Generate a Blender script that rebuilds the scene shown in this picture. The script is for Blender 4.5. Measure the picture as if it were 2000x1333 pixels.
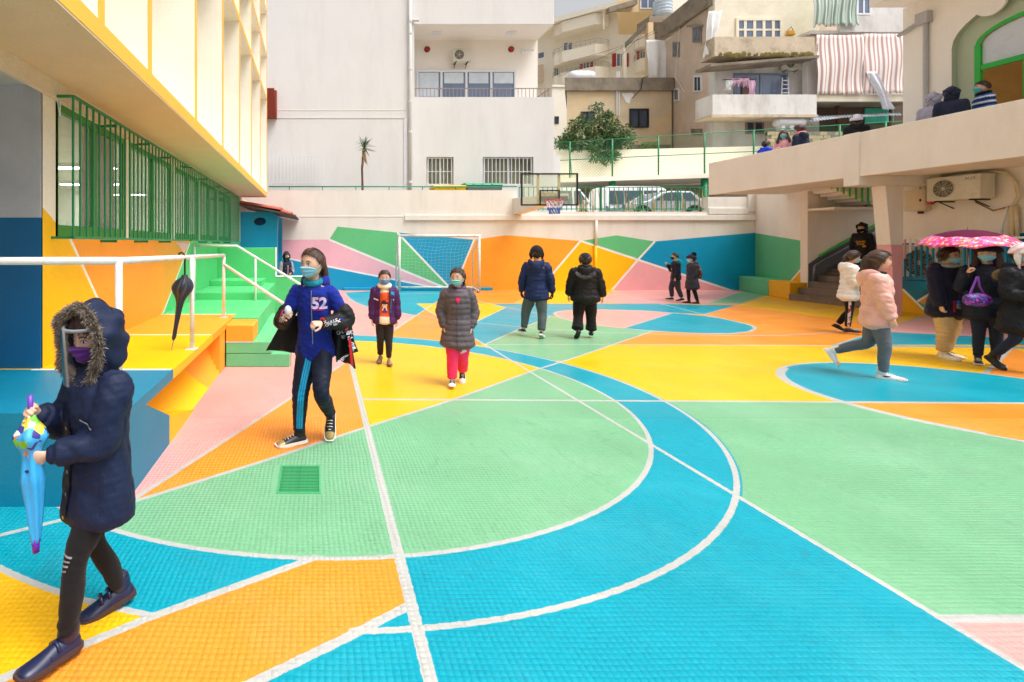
import bpy, bmesh, math, random
import numpy as np
from mathutils import Vector, Matrix, geometry
from mathutils.bvhtree import BVHTree

for o in list(bpy.data.objects):
    bpy.data.objects.remove(o)
SC = bpy.context.scene
COL = SC.collection
random.seed(7)
RNG = np.random.default_rng(7)
R = math.radians

# ------------------------------------------------------------ camera
CAMH, FPX, CX, HOR = 1.65, 1010.0, 618.0, 476.0
cam = bpy.data.cameras.new('camera')
cam.sensor_width = 36.0
cam.lens = FPX / 2000.0 * 36.0
cam.shift_x = (1000.0 - CX) / 2000.0
cam.shift_y = -(666.5 - HOR) / 2000.0
cam.clip_start = 0.05
cam.clip_end = 2000
camo = bpy.data.objects.new('camera', cam)
camo.location = (0, 0, CAMH)
camo.rotation_euler = (R(90), 0, 0)
COL.objects.link(camo)
SC.camera = camo

# ------------------------------------------------------------ sky, sun, exposure
SUN_EL, SUN_AZ = R(64), R(128)           # overcast, brightest part of the cloud high on the right
world = bpy.data.worlds.new('World')
SC.world = world
world.use_nodes = True
wn = world.node_tree
for n in list(wn.nodes):
    wn.nodes.remove(n)
wo = wn.nodes.new('ShaderNodeOutputWorld')
bg = wn.nodes.new('ShaderNodeBackground')
sky = wn.nodes.new('ShaderNodeTexSky')
sky.sky_type = 'NISHITA'
sky.sun_disc = False
sky.sun_elevation = SUN_EL
sky.sun_rotation = SUN_AZ
sky.air_density = 1.0
sky.dust_density = 9.0
sky.ozone_density = 1.0
hs = wn.nodes.new('ShaderNodeHueSaturation')     # cloud cover: the sky's blue greyed out evenly
hs.inputs['Saturation'].default_value = 0.12
wn.links.new(sky.outputs[0], hs.inputs['Color'])
wn.links.new(hs.outputs[0], bg.inputs[0])
bg.inputs[1].default_value = 0.15
wn.links.new(bg.outputs[0], wo.inputs[0])
sun = bpy.data.lights.new('sun', 'SUN')
sun.energy = 0.55
sun.angle = R(26)
sun.color = (1.0, 0.99, 0.975)
suno = bpy.data.objects.new('sun', sun)
COL.objects.link(suno)
sd = Vector((math.sin(SUN_AZ) * math.cos(SUN_EL), math.cos(SUN_AZ) * math.cos(SUN_EL), math.sin(SUN_EL)))
suno.rotation_euler = sd.to_track_quat('Z', 'Y').to_euler()
suno.location = (0, 0, 30)
SC.view_settings.view_transform = 'Standard'
SC.view_settings.look = 'None'
SC.view_settings.gamma = 1.0
SC.view_settings.use_curve_mapping = False
SC.view_settings.exposure = 0.58

# ------------------------------------------------------------ pixel helpers (photo 2000 x 1333)
def gnd(px, py, z=0.0):
    Y = (CAMH - z) * FPX / (py - HOR)
    return ((px - CX) * Y / FPX, Y)

def at(px, py, Y):
    return Vector(((px - CX) * Y / FPX, Y, CAMH - (py - HOR) * Y / FPX))

def atX(px, py, X):
    Y = X * FPX / (px - CX)
    return Vector((X, Y, CAMH - (py - HOR) * Y / FPX))

def zy(py, Y):
    return CAMH - (py - HOR) * Y / FPX

def xp(px, Y):
    return (px - CX) * Y / FPX

# ------------------------------------------------------------ materials
def lin(c):
    out = []
    for v in c[:3]:
        v = v / 255.0
        out.append(v / 12.92 if v <= 0.04045 else ((v + 0.055) / 1.055) ** 2.4)
    return tuple(out) + (1.0,)

MATS = {}
def mat(name, rgb, rough=0.6, metal=0.0, spec=0.4, var=0.10, vscale=3.0, fine=0.05, fscale=60.0,
        bump=0.0, bscale=80.0, rvar=0.08, sheen=0.0, coat=0.0, alpha=1.0, emit=0.0, trans=0.0,
        stain=None, stain_amt=0.0, stain_scale=0.8, grid=None, streak=0.0, scuff=0.0):
    """Principled paint / cloth / plaster with noise in colour, gloss and relief."""
    if name in MATS:
        return MATS[name]
    m = bpy.data.materials.new(name)
    m.use_nodes = True
    nt = m.node_tree
    N, L = nt.nodes, nt.links
    b = N['Principled BSDF']
    tc = N.new('ShaderNodeTexCoord')
    co = tc.outputs['Object']
    base = lin(rgb)
    n1 = N.new('ShaderNodeTexNoise'); n1.inputs['Scale'].default_value = vscale
    n1.inputs['Detail'].default_value = 5; n1.inputs['Roughness'].default_value = 0.62
    L.new(co, n1.inputs['Vector'])
    mr = N.new('ShaderNodeMapRange')
    mr.inputs[1].default_value = 0.3; mr.inputs[2].default_value = 0.7
    mr.inputs[3].default_value = 1 - var; mr.inputs[4].default_value = 1 + var
    L.new(n1.outputs['Fac'], mr.inputs[0])
    n2 = N.new('ShaderNodeTexNoise'); n2.inputs['Scale'].default_value = fscale
    n2.inputs['Detail'].default_value = 3
    L.new(co, n2.inputs['Vector'])
    mr2 = N.new('ShaderNodeMapRange')
    mr2.inputs[1].default_value = 0.3; mr2.inputs[2].default_value = 0.7
    mr2.inputs[3].default_value = 1 - fine; mr2.inputs[4].default_value = 1 + fine
    L.new(n2.outputs['Fac'], mr2.inputs[0])
    mul = N.new('ShaderNodeMath'); mul.operation = 'MULTIPLY'
    L.new(mr.outputs[0], mul.inputs[0]); L.new(mr2.outputs[0], mul.inputs[1])
    vm = N.new('ShaderNodeVectorMath'); vm.operation = 'SCALE'
    vm.inputs[0].default_value = base[:3]
    L.new(mul.outputs[0], vm.inputs['Scale'])
    colour = vm.outputs[0]
    if stain is not None:
        n3 = N.new('ShaderNodeTexNoise'); n3.inputs['Scale'].default_value = stain_scale
        n3.inputs['Detail'].default_value = 7; n3.inputs['Roughness'].default_value = 0.7
        if streak:
            mp = N.new('ShaderNodeMapping'); mp.inputs['Scale'].default_value = (1, 1, streak)
            L.new(co, mp.inputs[0]); L.new(mp.outputs[0], n3.inputs['Vector'])
        else:
            L.new(co, n3.inputs['Vector'])
        m3 = N.new('ShaderNodeMapRange')
        m3.inputs[1].default_value = 0.48; m3.inputs[2].default_value = 0.72
        m3.inputs[3].default_value = 0; m3.inputs[4].default_value = stain_amt
        L.new(n3.outputs['Fac'], m3.inputs[0])
        mx = N.new('ShaderNodeMix'); mx.data_type = 'RGBA'
        L.new(m3.outputs[0], mx.inputs[0]); L.new(colour, mx.inputs[6])
        mx.inputs[7].default_value = lin(stain)
        colour = mx.outputs[2]
    if scuff:
        n4 = N.new('ShaderNodeTexNoise'); n4.inputs['Scale'].default_value = 5.0; n4.inputs['Detail'].default_value = 8; n4.inputs['Roughness'].default_value = 0.75; n4.inputs['Distortion'].default_value = 1.2
        mp4 = N.new('ShaderNodeMapping'); mp4.inputs['Scale'].default_value = (1.0, 0.45, 1); mp4.inputs['Rotation'].default_value = (0, 0, 0.6)
        L.new(co, mp4.inputs[0]); L.new(mp4.outputs[0], n4.inputs['Vector'])
        m4 = N.new('ShaderNodeMapRange'); m4.inputs[1].default_value = 0.56; m4.inputs[2].default_value = 0.74; m4.inputs[3].default_value = 0; m4.inputs[4].default_value = scuff
        L.new(n4.outputs['Fac'], m4.inputs[0])
        x4 = N.new('ShaderNodeMix'); x4.data_type = 'RGBA'
        L.new(m4.outputs[0], x4.inputs[0]); L.new(colour, x4.inputs[6]); x4.inputs[7].default_value = tuple(c * 0.5 + 0.02 for c in base[:3]) + (1,)
        colour = x4.outputs[2]
    hgt = None
    if grid:
        br = N.new('ShaderNodeTexBrick'); br.offset = 0.0; br.squash = 1.0
        br.inputs['Scale'].default_value = 1.0
        br.inputs['Brick Width'].default_value = grid[0]; br.inputs['Row Height'].default_value = grid[0]
        br.inputs['Mortar Size'].default_value = grid[1]; br.inputs['Mortar Smooth'].default_value = 0.3
        L.new(co, br.inputs['Vector'])
        mg = N.new('ShaderNodeMix'); mg.data_type = 'RGBA'
        mgf = N.new('ShaderNodeMath'); mgf.operation = 'MULTIPLY'; mgf.inputs[1].default_value = grid[2]
        L.new(br.outputs['Fac'], mgf.inputs[0]); L.new(mgf.outputs[0], mg.inputs[0])
        L.new(colour, mg.inputs[6]); mg.inputs[7].default_value = tuple(c * 0.45 for c in base[:3]) + (1,)
        colour = mg.outputs[2]
        hgt = br.outputs['Fac']
    L.new(colour, b.inputs['Base Color'])
    rr = N.new('ShaderNodeMapRange')
    rr.inputs[1].default_value = 0.3; rr.inputs[2].default_value = 0.7
    rr.inputs[3].default_value = max(0.02, rough - rvar); rr.inputs[4].default_value = min(1, rough + rvar)
    L.new(n1.outputs['Fac'], rr.inputs[0]); L.new(rr.outputs[0], b.inputs['Roughness'])
    b.inputs['Metallic'].default_value = metal
    b.inputs['Specular IOR Level'].default_value = spec
    if sheen: b.inputs['Sheen Weight'].default_value = sheen
    if coat:
        b.inputs['Coat Weight'].default_value = coat; b.inputs['Coat Roughness'].default_value = 0.12
    if alpha < 1: b.inputs['Alpha'].default_value = alpha
    if trans: b.inputs['Transmission Weight'].default_value = trans
    if emit:
        b.inputs['Emission Color'].default_value = base; b.inputs['Emission Strength'].default_value = emit
    if bump or grid:
        bp = N.new('ShaderNodeBump')
        bp.inputs['Distance'].default_value = 0.01
        bp.inputs['Strength'].default_value = max(bump, 0.001)
        nb = N.new('ShaderNodeTexNoise'); nb.inputs['Scale'].default_value = bscale
        nb.inputs['Detail'].default_value = 4
        L.new(co, nb.inputs['Vector'])
        if hgt is not None:
            ms = N.new('ShaderNodeMath'); ms.operation = 'MULTIPLY'; ms.inputs[1].default_value = -grid[3]
            L.new(hgt, ms.inputs[0])
            ad = N.new('ShaderNodeMath'); ad.operation = 'ADD'
            L.new(ms.outputs[0], ad.inputs[0]); L.new(nb.outputs['Fac'], ad.inputs[1])
            L.new(ad.outputs[0], bp.inputs['Height'])
        else:
            L.new(nb.outputs['Fac'], bp.inputs['Height'])
        L.new(bp.outputs[0], b.inputs['Normal'])
    MATS[name] = m
    return m

# ------------------------------------------------------------ mesh building
class MB:
    def __init__(s):
        s.v, s.f, s.m = [], [], []
    def add(s, vs, fs, mi=0):
        o = len(s.v)
        s.v += [tuple(p) for p in vs]
        s.f += [tuple(i + o for i in f) for f in fs]
        s.m += [mi] * len(fs)
        return s
    def box(s, x0, x1, y0, y1, z0, z1, mi=0):
        x0, x1 = min(x0, x1), max(x0, x1); y0, y1 = min(y0, y1), max(y0, y1); z0, z1 = min(z0, z1), max(z0, z1)
        vs = [(x0, y0, z0), (x1, y0, z0), (x1, y1, z0), (x0, y1, z0), (x0, y0, z1), (x1, y0, z1), (x1, y1, z1), (x0, y1, z1)]
        return s.add(vs, [(0, 3, 2, 1), (4, 5, 6, 7), (0, 1, 5, 4), (1, 2, 6, 5), (2, 3, 7, 6), (3, 0, 4, 7)], mi)
    def hexa(s, p, mi=0):
        """8 points: bottom ring 0-3, top ring 4-7"""
        return s.add(p, [(0, 3, 2, 1), (4, 5, 6, 7), (0, 1, 5, 4), (1, 2, 6, 5), (2, 3, 7, 6), (3, 0, 4, 7)], mi)
    def prism(s, poly, d0, d1, mi=0):
        """poly: 3D ring, extruded between offsets d0 and d1 (vectors)"""
        d0, d1 = Vector(d0), Vector(d1)
        n = len(poly)
        a = [Vector(p) + d0 for p in poly]; b = [Vector(p) + d1 for p in poly]
        fs = [tuple(range(n))[::-1], tuple(range(n, 2 * n))]
        fs += [(i, (i + 1) % n, n + (i + 1) % n, n + i) for i in range(n)]
        return s.add(a + b, fs, mi)
    def tube(s, pts, r, n=8, mi=0, caps=True):
        pts = [Vector(p) for p in pts]
        rs = r if hasattr(r, '__len__') else [r] * len(pts)
        o = len(s.v); prev = None
        for i, p in enumerate(pts):
            t = (pts[min(i + 1, len(pts) - 1)] - pts[max(i - 1, 0)])
            t = t.normalized() if t.length > 1e-9 else Vector((0, 0, 1))
            if prev is None:
                ref = Vector((0, 0, 1)) if abs(t.z) < 0.9 else Vector((1, 0, 0))
                u = t.cross(ref).normalized()
            else:
                u = (prev - t * prev.dot(t))
                u = u.normalized() if u.length > 1e-6 else t.orthogonal().normalized()
            prev = u; w = t.cross(u)
            for k in range(n):
                a = 2 * math.pi * k / n
                s.v.append(tuple(p + (u * math.cos(a) + w * math.sin(a)) * rs[i]))
        for i in range(len(pts) - 1):
            for k in range(n):
                s.f.append((o + i * n + k, o + i * n + (k + 1) % n, o + (i + 1) * n + (k + 1) % n, o + (i + 1) * n + k)); s.m.append(mi)
        if caps:
            s.f.append(tuple(o + k for k in range(n))[::-1]); s.m.append(mi)
            e = o + (len(pts) - 1) * n
            s.f.append(tuple(e + k for k in range(n))); s.m.append(mi)
        return s
    def lathe(s, prof, n=24, center=(0, 0, 0), axis='Z', mi=0, caps=True):
        o = len(s.v)
        cx, cy, cz = center
        for r, h in prof:
            for k in range(n):
                a = 2 * math.pi * k / n
                p = (r * math.cos(a), r * math.sin(a), h)
                if axis == 'X': p = (h, p[0], p[1])
                elif axis == 'Y': p = (p[0], h, p[1])
                s.v.append((p[0] + cx, p[1] + cy, p[2] + cz))
        for i in range(len(prof) - 1):
            for k in range(n):
                s.f.append((o + i * n + k, o + i * n + (k + 1) % n, o + (i + 1) * n + (k + 1) % n, o + (i + 1) * n + k)); s.m.append(mi)
        if caps:
            s.f.append(tuple(o + k for k in range(n))[::-1]); s.m.append(mi)
            e = o + (len(prof) - 1) * n
            s.f.append(tuple(e + k for k in range(n))); s.m.append(mi)
        return s
    def mesh(s, name, mats):
        me = bpy.data.meshes.new(name)
        me.from_pydata(s.v, [], s.f)
        if not isinstance(mats, (list, tuple)): mats = [mats]
        for m in mats: me.materials.append(m)
        if len(mats) > 1: me.polygons.foreach_set('material_index', s.m)
        bm = bmesh.new(); bm.from_mesh(me)
        bmesh.ops.recalc_face_normals(bm, faces=bm.faces)
        bm.to_mesh(me); bm.free()
        return me
    def build(s, name, mats, parent=None, smooth=False, bevel=0.0, seg=2):
        return obj(name, s.mesh(name, mats), parent, smooth, bevel, seg)

def obj(name, me, parent=None, smooth=False, bevel=0.0, seg=2):
    o = bpy.data.objects.new(name, me)
    COL.objects.link(o)
    if smooth and me:
        me.polygons.foreach_set('use_smooth', [True] * len(me.polygons))
    if bevel:
        md = o.modifiers.new('bevel', 'BEVEL'); md.width = bevel; md.segments = seg
        md.limit_method = 'ANGLE'; md.angle_limit = R(40)
    if parent is not None:
        setpar(o, parent)
    return o

def setpar(o, parent):
    o.parent = parent
    o.matrix_parent_inverse = Matrix.Translation(parent.location).inverted() if parent.get('wframe') else Matrix.Identity(4)

def thing(name, label, cat, loc=(0, 0, 0), group=None):
    """Empty at the base of a thing; parts are authored in world coordinates"""
    o = bpy.data.objects.new(name, None)
    o.empty_display_size = 0.2
    COL.objects.link(o)
    o.location = loc
    o['wframe'] = 1
    return tag(o, label, cat, group)

def tag(o, label=None, cat=None, group=None, kind=None):
    if label: o['label'] = label
    if cat: o['category'] = cat
    if group: o['group'] = group
    if kind: o['kind'] = kind
    return o

def copies(name, me, offsets, parent, smooth=False):
    """alike pieces sharing one mesh, each an object of its own"""
    out = []
    for p in offsets:
        o = bpy.data.objects.new(name, me); COL.objects.link(o)
        o.location = p
        setpar(o, parent)
        out.append(o)
    if smooth: me.polygons.foreach_set('use_smooth', [True] * len(me.polygons))
    return out

# ------------------------------------------------------------ painted surfaces: regions and lines cut into one sheet
def seg_dist(P, pl):
    P = np.asarray(P, float); pl = np.asarray(pl, float)
    d = np.full(len(P), 1e9)
    for a, b in zip(pl[:-1], pl[1:]):
        ab = b - a; t = np.clip(((P - a) @ ab) / max(ab @ ab, 1e-12), 0, 1)
        d = np.minimum(d, np.hypot(*(P - a - t[:, None] * ab).T))
    return d

def inpoly(P, poly):
    P = np.asarray(P, float); x, y = P[:, 0], P[:, 1]
    r = np.zeros(len(P), bool); n = len(poly)
    for i in range(n):
        x0, y0 = poly[i]; x1, y1 = poly[(i + 1) % n]
        if y0 == y1: continue
        c = (y0 > y) != (y1 > y)
        r ^= c & (x < (x1 - x0) * (y - y0) / (y1 - y0) + x0)
    return r

def strip(pl, w):
    pl = [Vector(p) for p in pl]; n = len(pl); Lf, Rt = [], []
    for i in range(n):
        if i == 0: t = pl[1] - pl[0]
        elif i == n - 1: t = pl[-1] - pl[-2]
        else: t = (pl[i + 1] - pl[i]).normalized() + (pl[i] - pl[i - 1]).normalized()
        t.normalize(); nn = Vector((-t.y, t.x))
        Lf.append(tuple(pl[i] + nn * w / 2)); Rt.append(tuple(pl[i] - nn * w / 2))
    return Lf + Rt[::-1]

def paint_sheet(outline, curves, lines, classify, to3d, holes=()):
    """outline: 2D ring; curves: 2D polylines that separate colours; lines: (polyline, width).
       classify(P) -> material index per point. Returns MB"""
    vs, es = [], []
    def addpl(pl, closed):
        o = len(vs); vs.extend([Vector((p[0], p[1])) for p in pl])
        es.extend([(o + i, o + i + 1) for i in range(len(pl) - 1)])
        if closed: es.append((o + len(pl) - 1, o))
    addpl(outline, True)
    for h in holes: addpl(h, True)
    for c in curves: addpl(c, False)
    for pl, w in lines: addpl(strip(pl, w), True)
    v2, _, f2, _, _, _ = geometry.delaunay_2d_cdt(vs, es, [], 0, 1e-5)
    V = np.array([(p[0], p[1]) for p in v2]); F = np.array([f for f in f2 if len(f) == 3])
    C = V[F].mean(axis=1)
    a = V[F]; ar = np.abs(np.cross(a[:, 1] - a[:, 0], a[:, 2] - a[:, 0]))
    keep = inpoly(C, outline) & (ar > 1e-9)
    for h in holes: keep &= ~inpoly(C, h)
    F, C = F[keep], C[keep]
    mi = classify(C)
    mb = MB(); mb.v = [tuple(to3d(*p)) for p in V]; mb.f = [tuple(int(i) for i in f) for f in F]; mb.m = [int(i) for i in mi]
    return mb
# ============================================================ the painted playground floor
PAL = dict(green=(114, 170, 130), blue=(0, 148, 168), yellow=(236, 178, 14), orange=(234, 142, 46),
           pink=(218, 154, 148), white=(178, 178, 174), deepblue=(0, 142, 190))
FL = ['green', 'blue', 'yellow', 'orange', 'pink', 'white']
TILE = 0.029
def floor_mats(suffix, grid, rough):
    return [mat('floor_%s_%s' % (c, suffix), PAL[c], rough=rough, rvar=0.08, spec=0.22, var=0.07, vscale=1.3, fine=0.05, fscale=35,
                bump=0.05, bscale=260, stain=tuple(min(255, int(v * 0.72 + 255 * 0.25)) for v in PAL[c]), stain_amt=0.42,
                stain_scale=0.8, grid=grid, scuff=0.5) for c in FL]
fm_far = floor_mats('far', (TILE, 0.0022, 0.42, 0.5), .36)
fm_near = floor_mats('near', None, .45)

def G(*pts):
    return [gnd(*p) for p in pts]
def circ(cx, cy, r, n=160):
    return [(cx + r * math.cos(2 * math.pi * i / n), cy + r * math.sin(2 * math.pi * i / n)) for i in range(n + 1)]
C1, C1o, C1i = (0.09, 5.77), 3.60, 3.06
C2, C2r = (7.16, 5.47), 1.70
XA = 2.75
YL2, YF, YB = 5.41, 8.42, 14.2
def xth(Y): return 0.43 + (Y - 1.94) / 8.3 * 0.075          # the thick sideline
OV = G((1082, 613), (1087, 609.5), (1098, 607.7), (1121, 605.3), (1170, 604.8), (1260, 607.3), (1313, 611.5), (1376, 617.5), (1410, 622.5),
       (1457, 633), (1470, 637), (1475, 642), (1464, 648), (1430, 651.7), (1385, 651.8), (1340, 650.5), (1275, 647), (1220, 642), (1165, 635.6),
       (1121, 628.4), (1094, 621), (1082, 613))
OV = [tuple(Vector(OV[i]).lerp(Vector(OV[(i + 1) % len(OV)]), t)) for i in range(len(OV) - 1) for t in (0, .5)] + [OV[0]]
L3 = G((-160, 1085), (245, 985), (520, 899), (711, 836), (873, 785), (960, 754), (1045, 723), (1101, 706), (1160, 686), (1275, 647))
LH = G((245, 986), (573, 774.5), (678, 706))
LI = G((-300, 1440), (12, 1322), (290, 1207), (615, 1089))
LJ = G((795, 1185), (676, 1246), (500, 1331), (250, 1450))
LC = [(1.45, 9.77), (1.814, 10.68), (3.74, 15.5), (4.86, 18.3)]
LK = [(5.44, 14.24), (5.9, 15.0), (7.9, 18.3)]
LYP = [gnd(1165, 593), gnd(1192, 571), (10.7, 18.3)]
LPG = G((1370.7, 596), (1441, 572.5)) + [(15.3, 18.3)]
LK2 = G((1376, 614.5), (1438, 596.5), (1489.5, 579)) + [(14.2, 16.4)]
LPB = G((1219.5, 641), (1313, 612))
LB = G((988, 601), (938, 625), (898, 644.5))
LM1 = G((905, 581.5), (934, 588), (988, 600.8), (1076, 617.8))
LD = G((947, 673), (1006, 647), (1075, 618))
LE = G((1223, 578), (1376, 614.5), (1410, 622.5))
LG = G((674, 572), (676, 575), (683, 583), (694, 590.6), (715.6, 598.7), (745, 605), (788, 612), (815, 616.7), (854, 622), (937, 631), (1019, 639), (1066, 643),
       (1160, 648.3), (1260, 652), (1340, 654.5), (1448, 656), (1530, 655), (1590, 652), (1626, 649), (1690, 641), (1740, 632))
LN = G((1624.5, 676.5), (1696.5, 653), (1715, 647.3))
LBT = G((1715, 647.3), (1740, 649), (1821, 653), (1925, 659), (2000, 664), (2120, 671))
LO = G((1720, 646), (1740.5, 638.6), (1812.5, 616))
LYO = G((1438, 596.5), (1515, 607), (1632, 622.5), (1700, 633), (1740, 638.6))
LP = G((1924, 730), (1975, 680.5))
BLS = G((560, 634), (664, 633), (669, 650), (560, 651))
FLOOR = [(-2.36, 0.3), (15.6, 0.3), (15.6, 18.32), (-2.36, 18.32)]
dense = lambda pl, n: [tuple(Vector(pl[i]).lerp(Vector(pl[i + 1]), k / n)) for i in range(len(pl) - 1) for k in range(n)] + [pl[-1]]
arc = lambda c, r, a0, a1, n=120: [(c[0] + r * math.cos(R(a0 + (a1 - a0) * i / n)), c[1] + r * math.sin(R(a0 + (a1 - a0) * i / n))) for i in range(n + 1)]
thick = [(xth(0.3), 0.3), (xth(1.94), 1.94), (xth(10.2), 10.2), (xth(13), 13.0)]
FLINES = [(thick, 0.056), ([(xth(5.48), 5.48), (8.0, 5.33), (14.2, 5.2)], 0.05), ([(XA, 0.3), (XA, 14.0)], 0.036),
          (arc(C1, C1i, -115, 62), 0.035), (arc(C1, C1o - 0.03, -89, 86, 160), 0.035), (arc(C1, C1o - 0.03, -165, -103.5), 0.035),
          (L3, 0.036), (LH, 0.036), (LI, 0.045), (LJ, 0.047), (LC, 0.036), (LK, 0.036), (LPG, 0.04), (LK2, 0.036), (LPB, 0.036), (LB, 0.036),
          (LM1, 0.045), (LD, 0.036), (LE, 0.045), (LG, 0.045), (LN, 0.036), (LO, 0.045), (LP, 0.045), (OV, 0.062),
          ([(2.7, 8.44), (5.6, 8.45), (14.2, 8.1)], 0.04), ([(3.0, 17.05), (9.0, 16.95), (14.8, 16.1)], 0.045),
          ([(1.0, 17.1), (3.0, 17.05)], 0.045), (circ(*C2, C2r), 0.05), (arc(C2, C2r - 0.03, 125, 215, 40), 0.08),
          ([(XA, 2.275), (14.2, 2.26)], 0.05),
          (G((1440, 577), (1480, 583.5), (1639, 602.5)), 0.05), (G((1441, 581), (1500, 590.5), (1638, 613), (1824, 622 + 14)), 0.05)]

def side(P, pl):
    """+1 left of the polyline's overall direction (extended), judged on the nearest segment"""
    pl = np.asarray(pl, float); best = np.full(len(P), 1e9); s = np.zeros(len(P))
    for i, (a, b) in enumerate(zip(pl[:-1], pl[1:])):
        ab = b - a; t = ((P - a) @ ab) / (ab @ ab)
        lo = -1e9 if i == 0 else 0; hi = 1e9 if i == len(pl) - 2 else 1
        q = a + np.clip(t, lo, hi)[:, None] * ab
        d = np.hypot(*(P - q).T); c = np.sign(ab[0] * (P[:, 1] - a[1]) - ab[1] * (P[:, 0] - a[0]))
        s = np.where(d < best, c, s); best = np.minimum(best, d)
    return s

def floor_class(P, lines=True, wob=0.0):
    P = np.asarray(P, float)
    if wob:
        P = P + np.c_[np.sin(P[:, 1] * 91 + P[:, 0] * 37), np.cos(P[:, 0] * 83 - P[:, 1] * 41)] * wob
    X, Y = P[:, 0], P[:, 1]
    GR, BL, YE, OR, PK, WH = range(6)
    c = np.full(len(P), BL)
    def put(m, k): c[m] = k
    r1 = np.hypot(X - C1[0], Y - C1[1])
    th = X > np.interp(Y, [0.3, 10.2, 18.3], [xth(0.3), xth(10.2), xth(10.2)])
    put((X > XA) & (Y > 2.275) & (Y < YL2), GR)
    put((X > XA) & (Y <= 2.275), PK)
    put((X > 2.0) & (Y >= YL2) & (Y < YF), YE)
    put((X > 1.0) & (Y >= YF) & (Y < YB), OR)
    # band in front of the far wall
    up = Y >= YB
    sC = side(P, LC) < 0
    put(up & sC, OR); put(up & (side(P, LK) < 0), YE); put(up & (side(P, LYP) < 0), PK)
    put(up & (side(P, LPG) < 0), GR); put((Y > 13.0) & (X > 9.5) & (side(P, LK2) < 0), YE)
    # left of line C: blue inside the arc, pink outside it
    lf = (side(P, LC) > 0) & (Y > 8.4)
    put(lf & (Y < YB), PK)
    put(lf & (side(P, LG) > 0) & (Y > 10.0) & (X > 0.9), BL)
    put(up & ~sC & (side(P, LG) < 0) & (X < 1.2), PK)
    put(inpoly(P, G((811, 592), (968, 592.5), (988, 601), (898, 644.5))), YE)
    put(inpoly(P, G((968, 592.5), (1438, 596.5), (1376, 614.5), (1300, 611), (1180, 606), (1100, 612), (1076, 618), (947, 673), (898, 644.5), (988, 601))) & (Y < YB), BL)
    put(inpoly(P, G((946, 673.5), (1076, 618), (1160, 630), (1275, 647), (1101, 706), (1020, 700))), GR)
    ov = inpoly(P, OV)
    put(ov, PK); put(ov & (side(P, LPB) < 0), BL)
    put(inpoly(P, G((1438, 596.5), (1489.5, 579), (1560, 566), (1850, 600), (1812.5, 616), (1740, 638.6), (1700, 633), (1632, 622.5), (1515, 607))), YE)
    put(inpoly(P, G((1812.5, 616), (1740.5, 638.6), (1715, 647.3), (1956, 661), (2120, 671), (2300, 640), (1900, 595))), PK)
    put(inpoly(P, G((1624.5, 676.5), (1696.5, 653), (1715, 647.3), (1740, 649), (1821, 653), (1925, 659), (2120, 671), (2120, 686), (1932, 681.4))), BL)
    put(inpoly(P, G((1924, 730), (1975, 681), (2400, 690), (2400, 782))), OR)
    c2 = np.hypot(X - C2[0], Y - C2[1]) < C2r
    put(c2 & (Y >= YL2 - 0.02), BL); put(c2 & (Y < YL2 - 0.02), OR)
    put((r1 < C1o) & (Y > 2) & th, BL)
    put((r1 < C1i), GR)
    aL3 = side(P, L3) > 0
    put((r1 < C1i) & aL3 & th, YE)
    # left of the thick line
    L_ = ~th & (Y > 3.2) & (X < 0.7)
    put(L_ & aL3, OR)
    put(L_ & (side(P, LH) > 0), PK)
    put(~th & (Y > 7.2), PK)
    put(inpoly(P, BLS), BL)
    lowl = ~th & (r1 >= C1i) & (Y < 3.4)
    put(lowl & ~aL3, BL)
    put(lowl & (r1 >= C1o - 0.03) & (side(P, LI) > 0) & ~aL3, YE)
    put(lowl & (side(P, LI) < 0) & (side(P, LJ) < 0), OR)
    put(~th & (Y < 3.4) & (side(P, LJ) > 0) & (side(P, LI) < 0), BL)
    put((~th) & (r1 >= C1i) & aL3 & (Y < 3.6), BL)
    if lines:
        for pl, w in FLINES:
            q = np.asarray(pl)
            bb = (X > q[:, 0].min() - w) & (X < q[:, 0].max() + w) & (Y > q[:, 1].min() - w) & (Y < q[:, 1].max() + w)
            if bb.any():
                idx = np.where(bb)[0]
                hit = seg_dist(P[idx], q) < w / 2
                c[idx[hit]] = WH
    return c

curves = [circ(*C1, C1o), circ(*C1, C1i), [(XA, 0.3), (XA, 18.3)], [(2, YL2), (15.6, YL2)], [(1, YF), (15.6, YF)], [(0.4, YB), (15.6, YB)],
          L3, LH, LI, LJ, LC, LK, LYP, LPG, LK2, LPB, LB, LM1, LD, LG, LN, LBT, LO, LYO, LP, OV, circ(*C2, C2r), thick, BLS + BLS[:1],
          [(XA, 2.275), (15.6, 2.275)], G((811, 592), (898, 644.5)), [(-2.36, 7.2), (0.5, 7.2)]]
NEARY = 4.9
DR = [gnd(567, 910), gnd(629, 910), gnd(625, 966), gnd(556, 966)]   # drain pit
DRX0, DRX1 = -0.265, 0.03; DRY0, DRY1 = 3.41, 3.84
pit = [(DRX0, DRY0), (DRX1, DRY0), (DRX1, DRY1), (DRX0, DRY1)]
far_out = [(-2.36, NEARY), (15.6, NEARY), (15.6, 18.32), (-2.36, 18.32)]
near_out = [(-2.36, 0.3), (15.6, 0.3), (15.6, NEARY + 0.05), (-2.36, NEARY + 0.05)]
floor = paint_sheet(far_out, curves, FLINES, floor_class, lambda x, y: (x, y, 0.0)).build('floor', fm_far)
tag(floor, kind='structure')
# grout bed 3 mm under the faces of the small tiles, same paint
bed = paint_sheet(near_out, curves, FLINES, floor_class, lambda x, y: (x, y, -0.0011), holes=[pit]).build('tile_bed', fm_near, floor)

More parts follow.
